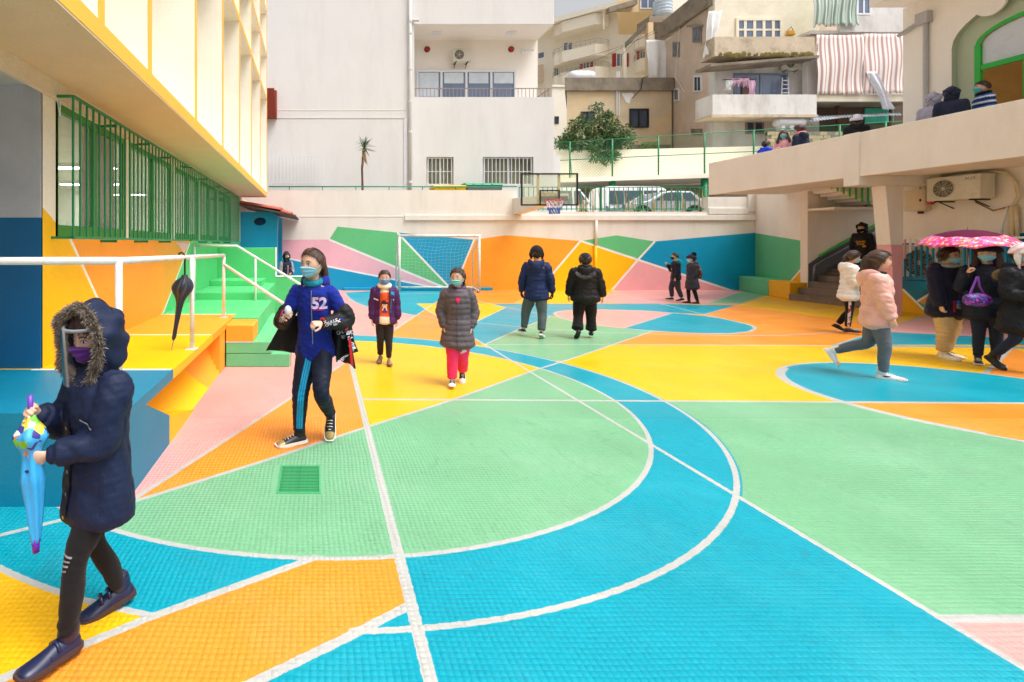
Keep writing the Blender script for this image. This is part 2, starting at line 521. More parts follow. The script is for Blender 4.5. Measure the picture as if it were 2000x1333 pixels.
def near_tiles():
    nx0, nx1 = int(-2.36 / TILE), int(8.4 / TILE)
    ny0, ny1 = int(1.6 / TILE), int(NEARY / TILE)
    ii, jj = np.meshgrid(np.arange(nx0, nx1), np.arange(ny0, ny1), indexing='ij')
    ii, jj = ii.ravel(), jj.ravel()
    cx, cy = (ii + .5) * TILE, (jj + .5) * TILE
    vis = (cx < 1.42 * cy + 0.2) & (cx > -0.63 * cy - 0.15) & ~((cx > DRX0 - .02) & (cx < DRX1 + .02) & (cy > DRY0 - .02) & (cy < DRY1 + .02))
    cx, cy = cx[vis], cy[vis]
    # laid by hand: rows and columns wander a little
    wx = 0.004 * np.sin(cy * 3.1 + 0.6 * cx) + 0.003 * np.sin(cy * 9.7 + cx * 2.0)
    wy = 0.003 * np.sin(cx * 4.3) + 0.002 * np.sin(cx * 12.0 + cy * 1.5)
    gap = 0.0013
    h = TILE / 2 - gap
    n = len(cx)
    jit = RNG.normal(0, 0.0006, (n, 4, 2))
    sg = np.array([(-1, -1), (1, -1), (1, 1), (-1, 1)], float)
    cor = np.stack([cx + wx, cy + wy], 1)[:, None, :] + sg[None] * h + jit
    zt = RNG.normal(0, 0.00012, (n, 4)) + RNG.normal(0, 0.00012, n)[:, None]
    cl = floor_class(np.concatenate([cor.reshape(-1, 2), np.stack([cx + wx, cy + wy], 1)]), wob=0.0015)
    cc = np.concatenate([cl[:4 * n].reshape(n, 4), cl[4 * n:, None]], 1)
    same = (cc == cc[:, :1]).all(1)
    V, F, M = [], [], []
    # whole tiles: top face with a small chamfer down to the bed
    s = np.where(same)[0]
    inn = cor[s] - sg[None] * 0.0008
    top = np.concatenate([inn, zt[s][:, :, None]], 2)
    bot = np.concatenate([cor[s], np.full((len(s), 4, 1), -0.0008)], 2)
    V.append(np.concatenate([top, bot], 1).reshape(-1, 3))
    b0 = (np.arange(len(s)) * 8)[:, None]
    F.append(np.concatenate([b0 + np.array([[0, 1, 2, 3]]), b0 + np.array([[4, 5, 1, 0]]), b0 + np.array([[5, 6, 2, 1]]), b0 + np.array([[6, 7, 3, 2]]), b0 + np.array([[7, 4, 0, 3]])]))
    M.append(np.tile(cc[s, 0], 5))
    off = len(s) * 8
    # tiles crossed by a painted edge: finer cells
    q = np.where(~same)[0]; K = 7
    u = np.linspace(0, 1, K + 1); uu, vv = np.meshgrid(u, u, indexing='ij'); uu, vv = uu.ravel(), vv.ravel()
    wts = np.stack([(1 - uu) * (1 - vv), uu * (1 - vv), uu * vv, (1 - uu) * vv], 1)
    g = np.einsum('kc,ncd->nkd', wts, cor[q] - sg[None] * 0.0004)
    gz = np.einsum('kc,nc->nk', wts, zt[q])
    edge = (uu == 0) | (uu == 1) | (vv == 0) | (vv == 1)
    gz = np.where(edge[None], gz - 0.0004, gz)
    V.append(np.concatenate([g, gz[:, :, None]], 2).reshape(-1, 3))
    idx = np.arange((K + 1) ** 2).reshape(K + 1, K + 1)
    cell = np.stack([idx[:-1, :-1].ravel(), idx[1:, :-1].ravel(), idx[1:, 1:].ravel(), idx[:-1, 1:].ravel()], 1)
    fq = off + (np.arange(len(q)) * (K + 1) ** 2)[:, None, None] + cell[None]
    ctr = g[:, cell].mean(2).reshape(-1, 2)
    F.append(fq.reshape(-1, 4)); M.append(floor_class(ctr, wob=0.0015))
    V = np.concatenate(V); F = np.concatenate(F); M = np.concatenate(M)
    me = bpy.data.meshes.new('floor_tile')
    me.vertices.add(len(V)); me.vertices.foreach_set('co', V.ravel().astype(np.float32))
    me.loops.add(F.size); me.polygons.add(len(F))
    me.loops.foreach_set('vertex_index', F.ravel().astype(np.int32))
    me.polygons.foreach_set('loop_start', (np.arange(len(F)) * 4).astype(np.int32))
    for m in fm_near: me.materials.append(m)
    me.polygons.foreach_set('material_index', M.astype(np.int32))
    me.update(calc_edges=True); me.validate()
    o = obj('floor_tile', me, floor)
    tag(o, kind='stuff')
near_tiles()

# drain grate set into the floor
dr = thing('drain_grate', 'green painted slotted drain grate set in the green floor', 'drain', ((DRX0 + DRX1) / 2, (DRY0 + DRY1) / 2, 0))
m_drain = mat('drain_paint', (70, 170, 110), rough=0.45, var=0.15, stain=(60, 80, 60), stain_amt=0.4, stain_scale=20)
b = MB()
for (a0, a1, c0, c1) in ((DRX0, DRX0 + .014, DRY0, DRY1), (DRX1 - .014, DRX1, DRY0, DRY1), (DRX0 + .014, DRX1 - .014, DRY0, DRY0 + .014), (DRX0 + .014, DRX1 - .014, DRY1 - .014, DRY1)):
    b.box(a0, a1, c0, c1, -0.03, 0.004)
b.build('frame', m_drain, dr, bevel=0.002)
pitm = MB(); pitm.box(DRX0, DRX1, DRY0, DRY1, -0.16, -0.14)
for (a0, a1, c0, c1) in ((DRX0 - .01, DRX0, DRY0, DRY1), (DRX1, DRX1 + .01, DRY0, DRY1), (DRX0, DRX1, DRY0 - .01, DRY0), (DRX0, DRX1, DRY1, DRY1 + .01)):
    pitm.box(a0, a1, c0, c1, -0.14, -0.034)
pitm.build('pit', mat('drain_pit', (14, 40, 28), rough=0.8), dr)
sl = MB(); sl.box(DRX0 + .015, DRX1 - .015, -0.0042, 0.0042, -0.022, 0.002)
copies('slat', sl.mesh('slat', m_drain), [(0, DRY0 + .024 + k * (DRY1 - DRY0 - .048) / 17, 0) for k in range(18)], dr)
# ============================================================ walls round the court
m_beige = mat('plaster_beige', (240, 232, 223), rough=0.85, var=0.035, vscale=1.2, bump=0.25, bscale=90, stain=(214, 204, 190), stain_amt=0.4, stain_scale=1.6, streak=.22)
m_beige_d = mat('plaster_beige_court', (228, 223, 214), rough=0.85, var=0.03, vscale=1.0, bump=0.2, bscale=90, stain=(200, 192, 178), stain_amt=0.4, stain_scale=1.6, streak=.25)
def wallpaint(n, rgb):
    return mat('wall_' + n, rgb, rough=0.5, rvar=0.06, var=0.04, vscale=0.9, bump=0.18, bscale=110, stain=tuple(int(v * .86) for v in rgb), stain_amt=0.35, stain_scale=1.6)
WP = dict(green=wallpaint('green', (98, 190, 126)), blue=wallpaint('blue', (0, 152, 196)), yellow=wallpaint('yellow', (250, 190, 0)),
          orange=wallpaint('orange', (250, 164, 46)), pink=wallpaint('pink', (236, 180, 192)), white=wallpaint('white', (236, 234, 230)),
          pinkr=wallpaint('rose', (238, 172, 176)), grey=wallpaint('grey', (98, 100, 104)), teal=wallpaint('teal', (0, 126, 160)),
          sage=wallpaint('sage', (104, 190, 134)), deep=wallpaint('deep', (0, 92, 138)), gold=wallpaint('gold', (240, 176, 0)),
          bgreen=wallpaint('bgreen', (88, 200, 124)))
m_white = mat('paint_white', (236, 235, 230), rough=0.55, var=0.03, bump=0.05)
m_green = mat('metal_green', (22, 130, 84), rough=0.4, var=0.08, spec=0.5)

YW = 18.3
def W2(*pts):          # far wall pixels -> (X, Z)
    return [((p[0] - CX) * YW / FPX, CAMH - (p[1] - HOR) * YW / FPX) for p in pts]
wallo = [(-3.2, -0.02), (15.53, -0.02), (15.53, 3.3), (xp(1383, YW), 3.3), (xp(1383, YW), zy(414, YW)), (xp(1010, YW), zy(414, YW)), (xp(1010, YW), zy(372, YW)), (-3.2, zy(372, YW))]
wreg = [('pink', W2((500, 469), (643, 468.5), (885, 567), (500, 580))), ('green', W2((659, 443), (776, 454.6), (885, 569), (643, 468.5))),
        ('blue', W2((500, 500), (566, 506), (634, 519.5), (885, 569), (885, 590), (500, 590))),
        ('blue', W2((776, 454.6), (926, 468.6), (885, 569))),
        ('orange', W2((926, 468.6), (989, 460), (1134, 471), (1048, 572), (884, 572))),
        ('yellow', W2((1134, 471), (1246, 507.8), (1190, 573), (1047, 573))),
        ('green', W2((1135, 471), (1204, 460), (1279, 472), (1246, 507.8))),
        ('blue', W2((1279, 472), (1490, 453.5), (1490, 590), (1441, 573), (1246, 507.8))),
        ('pinkr', W2((1246, 507.8), (1441, 572), (1441, 580), (1186, 576)))]
wl = [(W2((643, 468.5), (885, 569)), .07), (W2((566, 506), (634, 519.5), (885, 569)), .06), (W2((776, 454.6), (885, 569)), .07), (W2((926, 468.6), (885, 569)), .06),
      (W2((1134, 471), (1047, 573)), .07), (W2((1134, 471), (1246, 507.8), (1441, 572)), .07), (W2((1279, 472), (1246, 507.8), (1190, 573)), .07)]
WN = ['beige'] + sorted(set(k for k, _ in wreg)) + ['white']
def wclass(P):
    c = np.zeros(len(P), int)
    for k, poly in wreg: c[inpoly(P, poly)] = WN.index(k)
    for pl, w in wl: c[seg_dist(P, pl) < w / 2] = WN.index('white')
    return c
far_wall = thing('boundary_wall', 'long beige boundary wall with a painted mural of angular colour patches behind the goal', 'wall', (6, YW, 0))
fw = paint_sheet(wallo, [p + p[:1] for _, p in wreg], wl, wclass, lambda x, z: (x, YW, z))
fw.build('painted_face', [m_beige_d if k == 'beige' else WP[k] for k in WN], far_wall)
b = MB()
b.prism([(p[0], YW + .004, p[1] - .004) for p in wallo], (0, 0, 0), (0, .3, 0)); b.build('wall_core', m_beige_d, far_wall)
# ledge band, corner frame, expansion joint, pipe
b = MB(); b.box(xp(790, YW), 15.5, YW - .07, YW, zy(431, YW), zy(420.5, YW)); b.build('ledge', m_beige_d, far_wall, bevel=.012)
b = MB(); b.box(-1.1, xp(789, YW), YW - .012, YW, zy(423.8, YW), zy(422.2, YW)); b.build('joint_strip', m_white, far_wall)
b = MB()
fx0, fx1, fz0, fz1 = xp(1383, YW), xp(1475, YW), zy(413.5, YW), zy(378, YW)
b.box(fx1 - .28, fx1, YW - .05, YW, fz0, fz1 + .8); b.box(fx0, fx1 - .282, YW - .05, YW, fz0 - .1, fz0 + .12)
b.build('corner_frame', m_beige_d, far_wall, bevel=.01)
px_ = xp(1163, YW)
pp = MB(); pp.tube([(px_, YW - .05, zy(431, YW)), (px_, YW - .05, zy(480, YW))], .045, 10)
pp.build('drain_pipe', m_beige_d, far_wall, smooth=True)
pp = MB(); pp.tube([(px_ - .02, YW - .05, zy(480, YW)), (px_ - .02, YW - .05, 0.0)], .045, 10)
pp.build('drain_pipe', WP['yellow'], far_wall, smooth=True)
b = MB(); b.box(0.95, 6.2, YW - .13, YW - .001, 0, .1, 0); b.build('plinth', WP['blue'], far_wall, bevel=.015)

# ------------------------------------------------ angled wall, bench and stairs on the right
aw = thing('angled_wall', 'beige and green angled wall beside the grey stairs', 'wall', (15, 16.7, 0))
A0, A1 = Vector((15.53, 18.3, 0)), Vector((14.41, 15.17, 0))
Ld = (A1 - A0).length; ad = (A1 - A0).normalized()
nA = Vector((ad.y, -ad.x, 0)); nA = -nA if nA.x > 0 else nA
def aw3(s, z): return tuple(A0 + ad * s + Vector((0, 0, z)))
ay = lambda px, py: ((lambda Y: (max(0, min(Ld, (Vector((xp(px, Y), Y, 0)) - A0).dot(ad))), zy(py, Y)))( (lambda k: (A0.x * ad.y - A0.y * ad.x) / (k * ad.y - ad.x))((px - CX) / FPX)))
P1, P2, P3, P4 = ay(1476, 455.5), ay(1577.5, 472.5), ay(1577.5, 511), ay(1545, 549)
out = [(0, 0), (Ld, 0), (Ld, 3.6), (0, 3.6)]
def awc(P):
    c = np.zeros(len(P), int)
    c[inpoly(P, [(0, 0), (Ld, 0), (Ld, P2[1]), (0, P1[1])])] = 1
    c[inpoly(P, [P3, P4, (P4[0] - .9, 0), (Ld, 0)])] = 2
    c[seg_dist(P, [P3, P4, (P4[0] - .9, 0)]) < .03] = 3
    return c
paint_sheet(out, [[(0, P1[1]), (Ld, P2[1])], [P3, P4, (P4[0] - .9, 0)]], [([P3, P4, (P4[0] - .9, 0)], .06)], awc, aw3).build('painted_face', [m_beige, WP['sage'], WP['gold'], m_white], aw)
# bench along its foot
bench = thing('corner_bench', 'low masonry bench painted green and yellow beside the grey stairs', 'bench', (14.4, 16.5, 0))
B0, B1 = Vector((14.93, 18.29, 0)), Vector((13.9, 15.17, 0))
bd = (B1 - B0); bl = bd.length; bd.normalize()
def bface(s0, s1, m, nm):
    mb = MB()
    p = [B0 + bd * s0, B0 + bd * s1, A0 + ad * (s1 * Ld / bl), A0 + ad * (s0 * Ld / bl)]
    p = [q - nA * .0 for q in p]
    mb.prism([(q.x, q.y, 0) for q in p], (0, 0, 0), (0, 0, .5)); mb.build(nm, m, bench, bevel=.02)
bface(0, bl * .62, WP['sage'], 'green_section')
bface(bl * .625, bl * .995, WP['gold'], 'yellow_section')

stair = thing('grey_stair', 'dark grey tiled stair climbing to the right behind the girls', 'stairs', (14.3, 14.2, 0))
m_step = mat('step_tile', (122, 110, 102), rough=0.4, var=0.2, vscale=4, stain=(80, 66, 58), stain_amt=0.5, stain_scale=3, rvar=.15)
for k in range(9):
    x0 = 13.85 + .28 * k
    mb = MB(); mb.box(x0, x0 + .281 + (.9 if k == 8 else 0), 13.15, 15.16, .18 * k, .18 * (k + 1) - .03); mb.build('step', m_step, stair)
    mb = MB(); mb.box(x0 - .02, x0 + .279 + (.9 if k == 8 else 0), 13.14, 15.155, .18 * (k + 1) - .03, .18 * (k + 1)); mb.build('tread', m_step, stair, bevel=.006)
sw = thing('stair_wall', 'beige wall behind the grey stairs with a dark grey dado and green rail', 'wall', (16, 15.2, 0))
MB().box(14.41, 19.0, 15.172, 15.4, 0, 3.25).build('wall_core', m_beige, sw)
mb = MB(); mb.prism([(14.43, 0, 0), (19, 0, 0), (19, 0, 3.6), (14.72, 0, 1.25), (14.43, 0, 1.05)], (0, 15.165, 0), (0, 15.17, 0)); mb.build('dado', WP['grey'], sw)
mb = MB(); mb.prism([(14.72, 0, 1.27), (19, 0, 3.62), (19, 0, 3.67), (14.72, 0, 1.32)], (0, 15.09, 0), (0, 15.16, 0)); mb.build('rail', mat('rail_green', (60, 190, 70), rough=.4), sw)
mb = MB(); mb.tube([(14.47, 15.05, .55), (14.5, 15.05, 1.0), (14.75, 15.05, 1.16), (17.5, 15.05, 2.66)], .03, 8); mb.build('handrail', mat('pipe_grey', (120, 122, 132), rough=.35, metal=.3), sw, smooth=True)
# upper flight seen between wall and pier
uf = thing('upper_flight', 'beige upper stair flight with green balusters under the balcony', 'stairs', (15.5, 14.9, 2.6))
Yu = 14.85
for k in range(7):
    x0 = xp(1592 + 14.5 * k, Yu); z0 = zy(366 + 6.0 * k, Yu)
    mb = MB(); mb.box(x0, xp(1706, Yu) + .6, Yu - .5, Yu + .3, z0 - .09, z0); mb.build('step', m_beige, uf)
mb = MB(); mb.box(xp(1592, Yu), xp(1760, Yu), Yu - .55, Yu + .3, zy(412, Yu), zy(407, Yu)); mb.build('landing', m_beige, uf, bevel=.01)
bar = MB(); bar.box(-.015, .015, -.015, .015, 0, .75); bme = bar.mesh('baluster', mat('rail_green', (60, 190, 70)))
copies('baluster', bme, [(xp(1612 + 12 * k, Yu - .52), Yu - .52, zy(366 + 5.0 * k + 2, Yu)) for k in range(8)], uf)

# ------------------------------------------------ right-hand building with balcony
XR, XB = 14.2, 12.4
ZB0, ZB1 = CAMH + .125 * XB, CAMH + .2046 * XB          # balcony soffit and parapet top
rb = thing('school_building', 'cream school building with a long balcony, arched green door and tapered pier', 'building', (XR, 8, 0))
rwY0, rwY1 = -2.0, 12.9
def RW(*pts): return [tuple(atX(p[0], p[1], XR))[1:] for p in pts]     # (Y, Z) on the wall
rreg = [(1, RW((1900, 475), (2000, 440), (2400, 300), (2400, 700), (1700, 700), (1700, 520), (1745, 473), (1850, 500))),
        (2, RW((1745, 548), (1815, 616), (1815, 640), (1660, 640), (1660, 548))),
        (4, RW((1790, 588), (1835, 563), (2300, 500), (2300, 640), (1815, 588.5))),
        (3, RW((1800, 592), (1900, 596), (2300, 605), (2300, 700), (1812, 640), (1815, 616)))]
rlines = [(RW((1745, 548), (1817, 617)), .05), (RW((1792, 589), (1835, 563)), .05)]
def rclass(P):
    c = np.zeros(len(P), int)
    c[P[:, 1] < np.interp(P[:, 0], [8, 11, 12, 13], [2.3, 1.75, 1.66, 1.66])] = 1
    c[inpoly(P, RW((1660, 548), (1745, 548), (1817, 617), (1817, 660), (1660, 660)))] = 2
    c[inpoly(P, RW((1792, 589), (1835, 563), (2300, 470), (2300, 610), (1800, 592.5)))] = 4
    c[inpoly(P, RW((1798, 592.5), (2300, 607), (2300, 800), (1817, 660), (1817, 617)))] = 3
    for pl, w in rlines: c[seg_dist(P, pl) < w / 2] = 5
    return c
rout = [(0.0, 0), (rwY1, 0), (rwY1, ZB0), (0.0, ZB0)]
cur = [[(8, 2.3), (11, 1.75), (12, 1.66), (13, 1.66)], RW((1660, 548), (1745, 548), (1817, 617), (1817, 660)), RW((1798, 592.5), (1792, 589), (1835, 563), (2300, 470)), RW((1798, 592.5), (2300, 607))]
paint_sheet(rout, cur, rlines, rclass, lambda y, z: (XR, y, z)).build('lower_wall', [m_beige, WP['teal'], WP['gold'], WP['sage'], WP['orange'], m_white], rb)
MB().box(XR + .004, XR + .35, 0, rwY1, 0, ZB0).build('wall_core', m_beige, rb)
MB().box(XR + .004, XR + 2.5, rwY1 - .2, rwY1 + .1, 0, ZB0).build('end_wall', m_beige, rb)
# balcony: slab and parapet
YE0, YE1 = 0.0, XB * FPX / (1384 - CX)
MB().box(XB + .16, XR + 3.0, YE0, YE1, ZB0 - .0, ZB0 + .14).build('balcony_slab', m_beige, rb)
mb = MB(); mb.box(XB, XB + .155, YE0, YE1, ZB0 - .02, ZB1); mb.build('parapet', m_beige, rb, bevel=.012)
mb = MB(); mb.box(XB + .156, XR + 3, YE1 - .15, YE1 - .002, ZB0 + .1, ZB1 - .01); mb.build('parapet', m_beige, rb, bevel=.012)
yk0, yk1 = XB * FPX / (1680 - CX), XB * FPX / (1650 - CX)
mb = MB(); mb.box(XB - .035, XB + .15, yk0, yk1, 2.98, ZB1 + .006); mb.build('pilaster', m_beige, rb, bevel=.01)
mb = MB(); mb.box(XB + .151, XR + .3, yk0, yk1, 2.98, ZB0 - .003); mb.build('beam', m_beige, rb, bevel=.01)
mb = MB(); mb.hexa([(13.12, yk0 + .02, 1.62), (13.4, yk0 + .02, 1.62), (13.4, yk1 - .02, 1.62), (13.12, yk1 - .02, 1.62), (13.0, yk0 + .02, 2.978), (13.42, yk0 + .02, 2.978), (13.42, yk1 - .02, 2.978), (13.0, yk1 - .02, 2.978)])
mb.build('pier', m_beige, rb, bevel=.008)
mb = MB(); mb.hexa([(13.22, yk0 + .02, 0), (13.38, yk0 + .02, 0), (13.38, yk1 - .02, 0), (13.22, yk1 - .02, 0), (13.122, yk0 + .02, 1.618), (13.4, yk0 + .02, 1.618), (13.4, yk1 - .02, 1.618), (13.122, yk1 - .02, 1.618)])
mb.build('pier_base', WP['pinkr'], rb, bevel=.008)
mb = MB(); mb.hexa([(XB + .02, 12.3, 2.86), (XB + .15, 12.3, 2.86), (XB + .15, YE1 - .1, 2.86), (XB + .02, YE1 - .1, 2.86), (XB + .02, 12.3, ZB0 - .021), (XB + .15, 12.3, ZB0 - .021), (XB + .15, YE1 - .1, ZB0 - .021), (XB + .02, YE1 - .1, ZB0 - .021)])
# upper storey with arched doorway
yd0, yd1 = 9.0, XR * FPX / (1895 - CX)                    # door opening
zsp, zdt = 5.95, 6.38
def archring(y0, y1, zb, zs, zt, n=16):
    ym, rr = (y0 + y1) / 2, (y1 - y0) / 2
    return [(y1, zb), (y1, zs)] + [(ym + rr * math.cos(math.pi * i / n), zs + (zt - zs) * math.sin(math.pi * i / n)) for i in range(1, n)] + [(y0, zs), (y0, zb)]
door = archring(yd0 - .35, yd1 + .33, ZB0 + .14, zsp + .05, zdt + .42)
uo = [(0, ZB0 + .14), (rwY1 - .38, ZB0 + .14), (rwY1 - .38, 7.32), (0, 7.32)]
sh = paint_sheet(uo, [], [], lambda P: np.zeros(len(P), int), lambda y, z: (XR, y, z), holes=[door]); sh.build('upper_wall', m_beige, rb)
MB().box(XR + .002, XR + 3, rwY1 - .68, rwY1 - .382, ZB0 + .14, 7.32).build('upper_end_wall', m_beige, rb)
m_sage = mat('surround_sage', (176, 184, 158), rough=.7, var=.04, bump=.1)
surr = paint_sheet(door, [], [], lambda P: np.zeros(len(P), int), lambda y, z: (XR + .12, y, z), holes=[archring(yd0, yd1, ZB0 + .16, zsp, zdt)])
surr.build('door_surround', m_sage, rb)
mb = MB(); n = len(door)
mb.add([(XR, p[0], p[1]) for p in door] + [(XR + .12, p[0], p[1]) for p in door], [(i, i + 1, n + i + 1, n + i) for i in range(n - 1)]); mb.build('door_reveal', m_sage, rb)
d = MB()
m_dgreen = mat('door_green', (40, 172, 60), rough=.4)
zt_ = CAMH + .267 * XR
fr = MB(); fr.box(XR + .1, XR + .16, yd1 - .09, yd1 + .01, ZB0 + .14, zsp); fr.box(XR + .1, XR + .16, yd0 + .1, yd1 - .1, zt_ - .06, zt_ + .05)
fr.box(XR + .1, XR + .16, XR * FPX / (1998 - CX) - .12, XR * FPX / (1988 - CX), ZB0 + .14, zt_ - .06)
rng = archring(yd0, yd1, zsp - .01, zsp, zdt); rin = archring(yd0 + .09, yd1 - .09, zsp - .01, zsp, zdt - .09); n = len(rng)
fr.add([(XR + .11, p[0], p[1]) for p in rng] + [(XR + .11, p[0], p[1]) for p in rin], [(i, i + 1, n + i + 1, n + i) for i in range(n - 1)])
fr.build('door_frame', m_dgreen, rb)
tp = [p for p in archring(yd0 + .09, yd1 - .09, zt_ + .05, zsp, zdt - .09)]
tpm = MB(); tpm.add([(XR + .15, p[0], p[1]) for p in tp], [tuple(range(len(tp)))]); tpm.build('fanlight_pane', mat('frosted', (200, 204, 210), rough=.3, var=.02), rb)
MB().box(XR + 2.4, XR + 2.5, 6, 12, 3.3, 8).build('hall_wall', mat('hall', (205, 160, 90), rough=.8), rb)
MB().box(XR + .2, XR + 2.4, 11.6, 11.7, 3.3, 8).build('hall_wall', mat('hall', (205, 160, 90)), rb)
mb = MB(); mb.box(XR + 2.3, XR + 2.38, 8, 10.9, 3.4, 5.2); mb.build('hall_poster', mat('mural_inside', (210, 130, 20), rough=.7, var=.4, vscale=2, stain=(60, 150, 40), stain_amt=1.0, stain_scale=1.0), rb)
# round louvre above the door
mb = MB(); mb.lathe([(.26, -.05), (.26, 0), (.17, 0), (.17, -.03)], 28, (XR - .0, XR * FPX / (1938 - CX), CAMH + (470 / 1320) * XR), 'X'); mb.build('vent_ring', m_beige, rb, smooth=False)
mb = MB(); mb.lathe([(.12, -.02), (.0, -.02)], 20, (XR - .0, XR * FPX / (1938 - CX), CAMH + (470 / 1320) * XR), 'X', caps=False); mb.build('vent_dark', mat('dark', (40, 38, 36)), rb)
# eave, conduit pipe
mb = MB(); mb.box(XR - .9, XR + 3, 4, 12.45, 7.32, 7.6); mb.build('eave', m_beige, rb, bevel=.02)
cy_ = XR * FPX / (1812 - CX)
mb = MB(); mb.tube([(XR - .05, cy_, ZB0 + .2), (XR - .05, cy_, CAMH + 445 / (1812 - CX) * XR)], .045, 8); mb.tube([(XR - .05, cy_, CAMH + 440 / (1812 - CX) * XR), (XR - .06, cy_ + .55, CAMH + 424 / (1812 - CX) * XR)], .05, 8)
mb.box(XR - .14, XR - .002, cy_ - .1, cy_ + .14, CAMH + 430 / (1812 - CX) * XR, CAMH + 452 / (1812 - CX) * XR)
mb.build('conduit', mat('pipe_lilac', (176, 172, 172), rough=.4), rb, smooth=False)
# ============================================================ left-hand school wing
XL, XF = -2.34, -1.54              # wall plane, projecting facade plane
lb = thing('classroom_wing', 'white classroom wing with yellow edged concrete fins over the ramp', 'building', (XL, 10, 0))
m_cream = mat('plaster_white', (240, 234, 220), rough=.8, var=.03, vscale=1.5, bump=.15, bscale=80, stain=(216, 206, 184), stain_amt=.25, stain_scale=1.2)
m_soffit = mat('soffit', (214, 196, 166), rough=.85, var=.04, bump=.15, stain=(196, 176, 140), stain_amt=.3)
m_edge = mat('edge_yellow', (252, 190, 70), rough=.6, var=.05)
YA, YZ = 0.4, XF * FPX / (521 - CX)
ZS = 3.1
zfl = [ZS, 6.09, 7.42, 8.75, 10.1]
fins = [XF * FPX / (p - CX) for p in (100, 197.5, 292.5, 382.5, 435, 468, 491, 508, 521)]
fins = [2.9, 3.7] + fins[2:]
# slab edge beams and shelves
for i, z in enumerate(zfl):
    t = .13 if i == 0 else .09
    mb = MB(); mb.box(XF - .002, XF - .56, YA, YZ, z, z + t); o = mb.build('sunshade_shelf', m_cream, lb)
    MB().box(XF - .0015, XF + .006, YA, YZ + .003, z - .002, z + t + .002).build('yellow_edge', m_edge, lb)
for y in fins:
    mb = MB(); mb.box(XF - .002, XF - .559, y - .05, y + .05, ZS + .132, 10.1); mb.build('fin', m_cream, lb)
    for a, c in zip(zfl[:-1], zfl[1:]):
        MB().box(XF - .0015, XF + .005, y - .053, y + .053, a + (.134 if a == ZS else .094), c - .003).build('yellow_edge', m_edge, lb)
MB().box(XF - .561, XF - .75, YA, YZ, ZS, 10.2).build('upper_wall', m_cream, lb)
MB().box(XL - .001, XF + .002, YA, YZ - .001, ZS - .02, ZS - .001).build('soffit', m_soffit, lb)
MB().box(XF - .57, XL - 4, YZ - .25, YZ - .02, ZS, 10.2).build('end_wall', m_cream, lb)
# ground-storey wall (Y,Z), painted, with two long windows
def LW(*pts): return [tuple(atX(p[0], p[1], XL))[1:] for p in pts]
y0w = 4.42
wins = [(4.64, 6.35), (6.5, 8.4), (8.6, 10.3), (10.45, 12.2), (12.4, 14.2)]
zw0, zw1 = 1.70, 2.93
holes = [[(a, zw0), (c, zw0), (c, zw1), (a, zw1)] for a, c in wins]
pY, pOG = LW((131, 454), (221, 649)), LW((371, 475), (318, 614))
p1, p2 = LW((75, 404))[0], LW((103, 428))[0]
pkp = LW((343, 473), (371, 475), (360, 494))
wtop = [(y0w, p1[1]), (p2[0], p2[1]), (LW((131, 454))[0][0], zw0), (YZ, zw0)]
def lclass(P):
    c = np.zeros(len(P), int)
    low = P[:, 1] < np.interp(P[:, 0], [q[0] for q in wtop], [q[1] for q in wtop])
    c[low] = 2
    c[low & (side(P, pY) > 0)] = 1
    c[low & (side(P, pOG) > 0) & (P[:, 0] > 7)] = 3
    c[inpoly(P, pkp)] = 4
    c[low & (seg_dist(P, pY) < .02)] = 5
    c[low & (seg_dist(P, pOG) < .02)] = 5
    return c
if side(np.array([[4.5, 1.0]]), pY)[0] < 0: pY = pY[::-1]
if side(np.array([[12.0, 1.0]]), pOG)[0] < 0: pOG = pOG[::-1]
lw = paint_sheet([(y0w, .585), (YZ + 2.4, .585), (YZ + 2.4, ZS - .02), (y0w, ZS - .02)], [wtop, pY, pOG, pkp + pkp[:1]], [(pY, .04), (pOG, .04)], lclass, lambda y, z: (XL, y, z), holes=holes)
lw.build('painted_wall', [m_cream, WP['yellow'], WP['orange'], WP['bgreen'], WP['pink'], m_white], lb)
# rough beam over the windows
MB().box(XL + .001, XL + .05, 2.0, YZ - .3, ZS - .17, ZS - .021).build('lintel', mat('rough_plaster', (222, 208, 186), rough=.9, bump=.8, bscale=60), lb)
# near blue column wall, corridor ceiling
MB().box(XL - .01, XL - 4, y0w - .02, y0w + .28, .585, 1.87).build('column_lower', WP['deep'], lb)
MB().box(XL - .01, XL - 4, y0w - .019, y0w + .28, 1.871, 3.0).build('column_upper', mat('col_grey', (176, 178, 182), rough=.7, bump=.1), lb)
MB().box(XL - .0, XL - 4, 0.4, y0w + .2, 3.001, 3.12).build('corridor_ceiling', mat('ceil_grey', (196, 196, 190), rough=.8), lb)
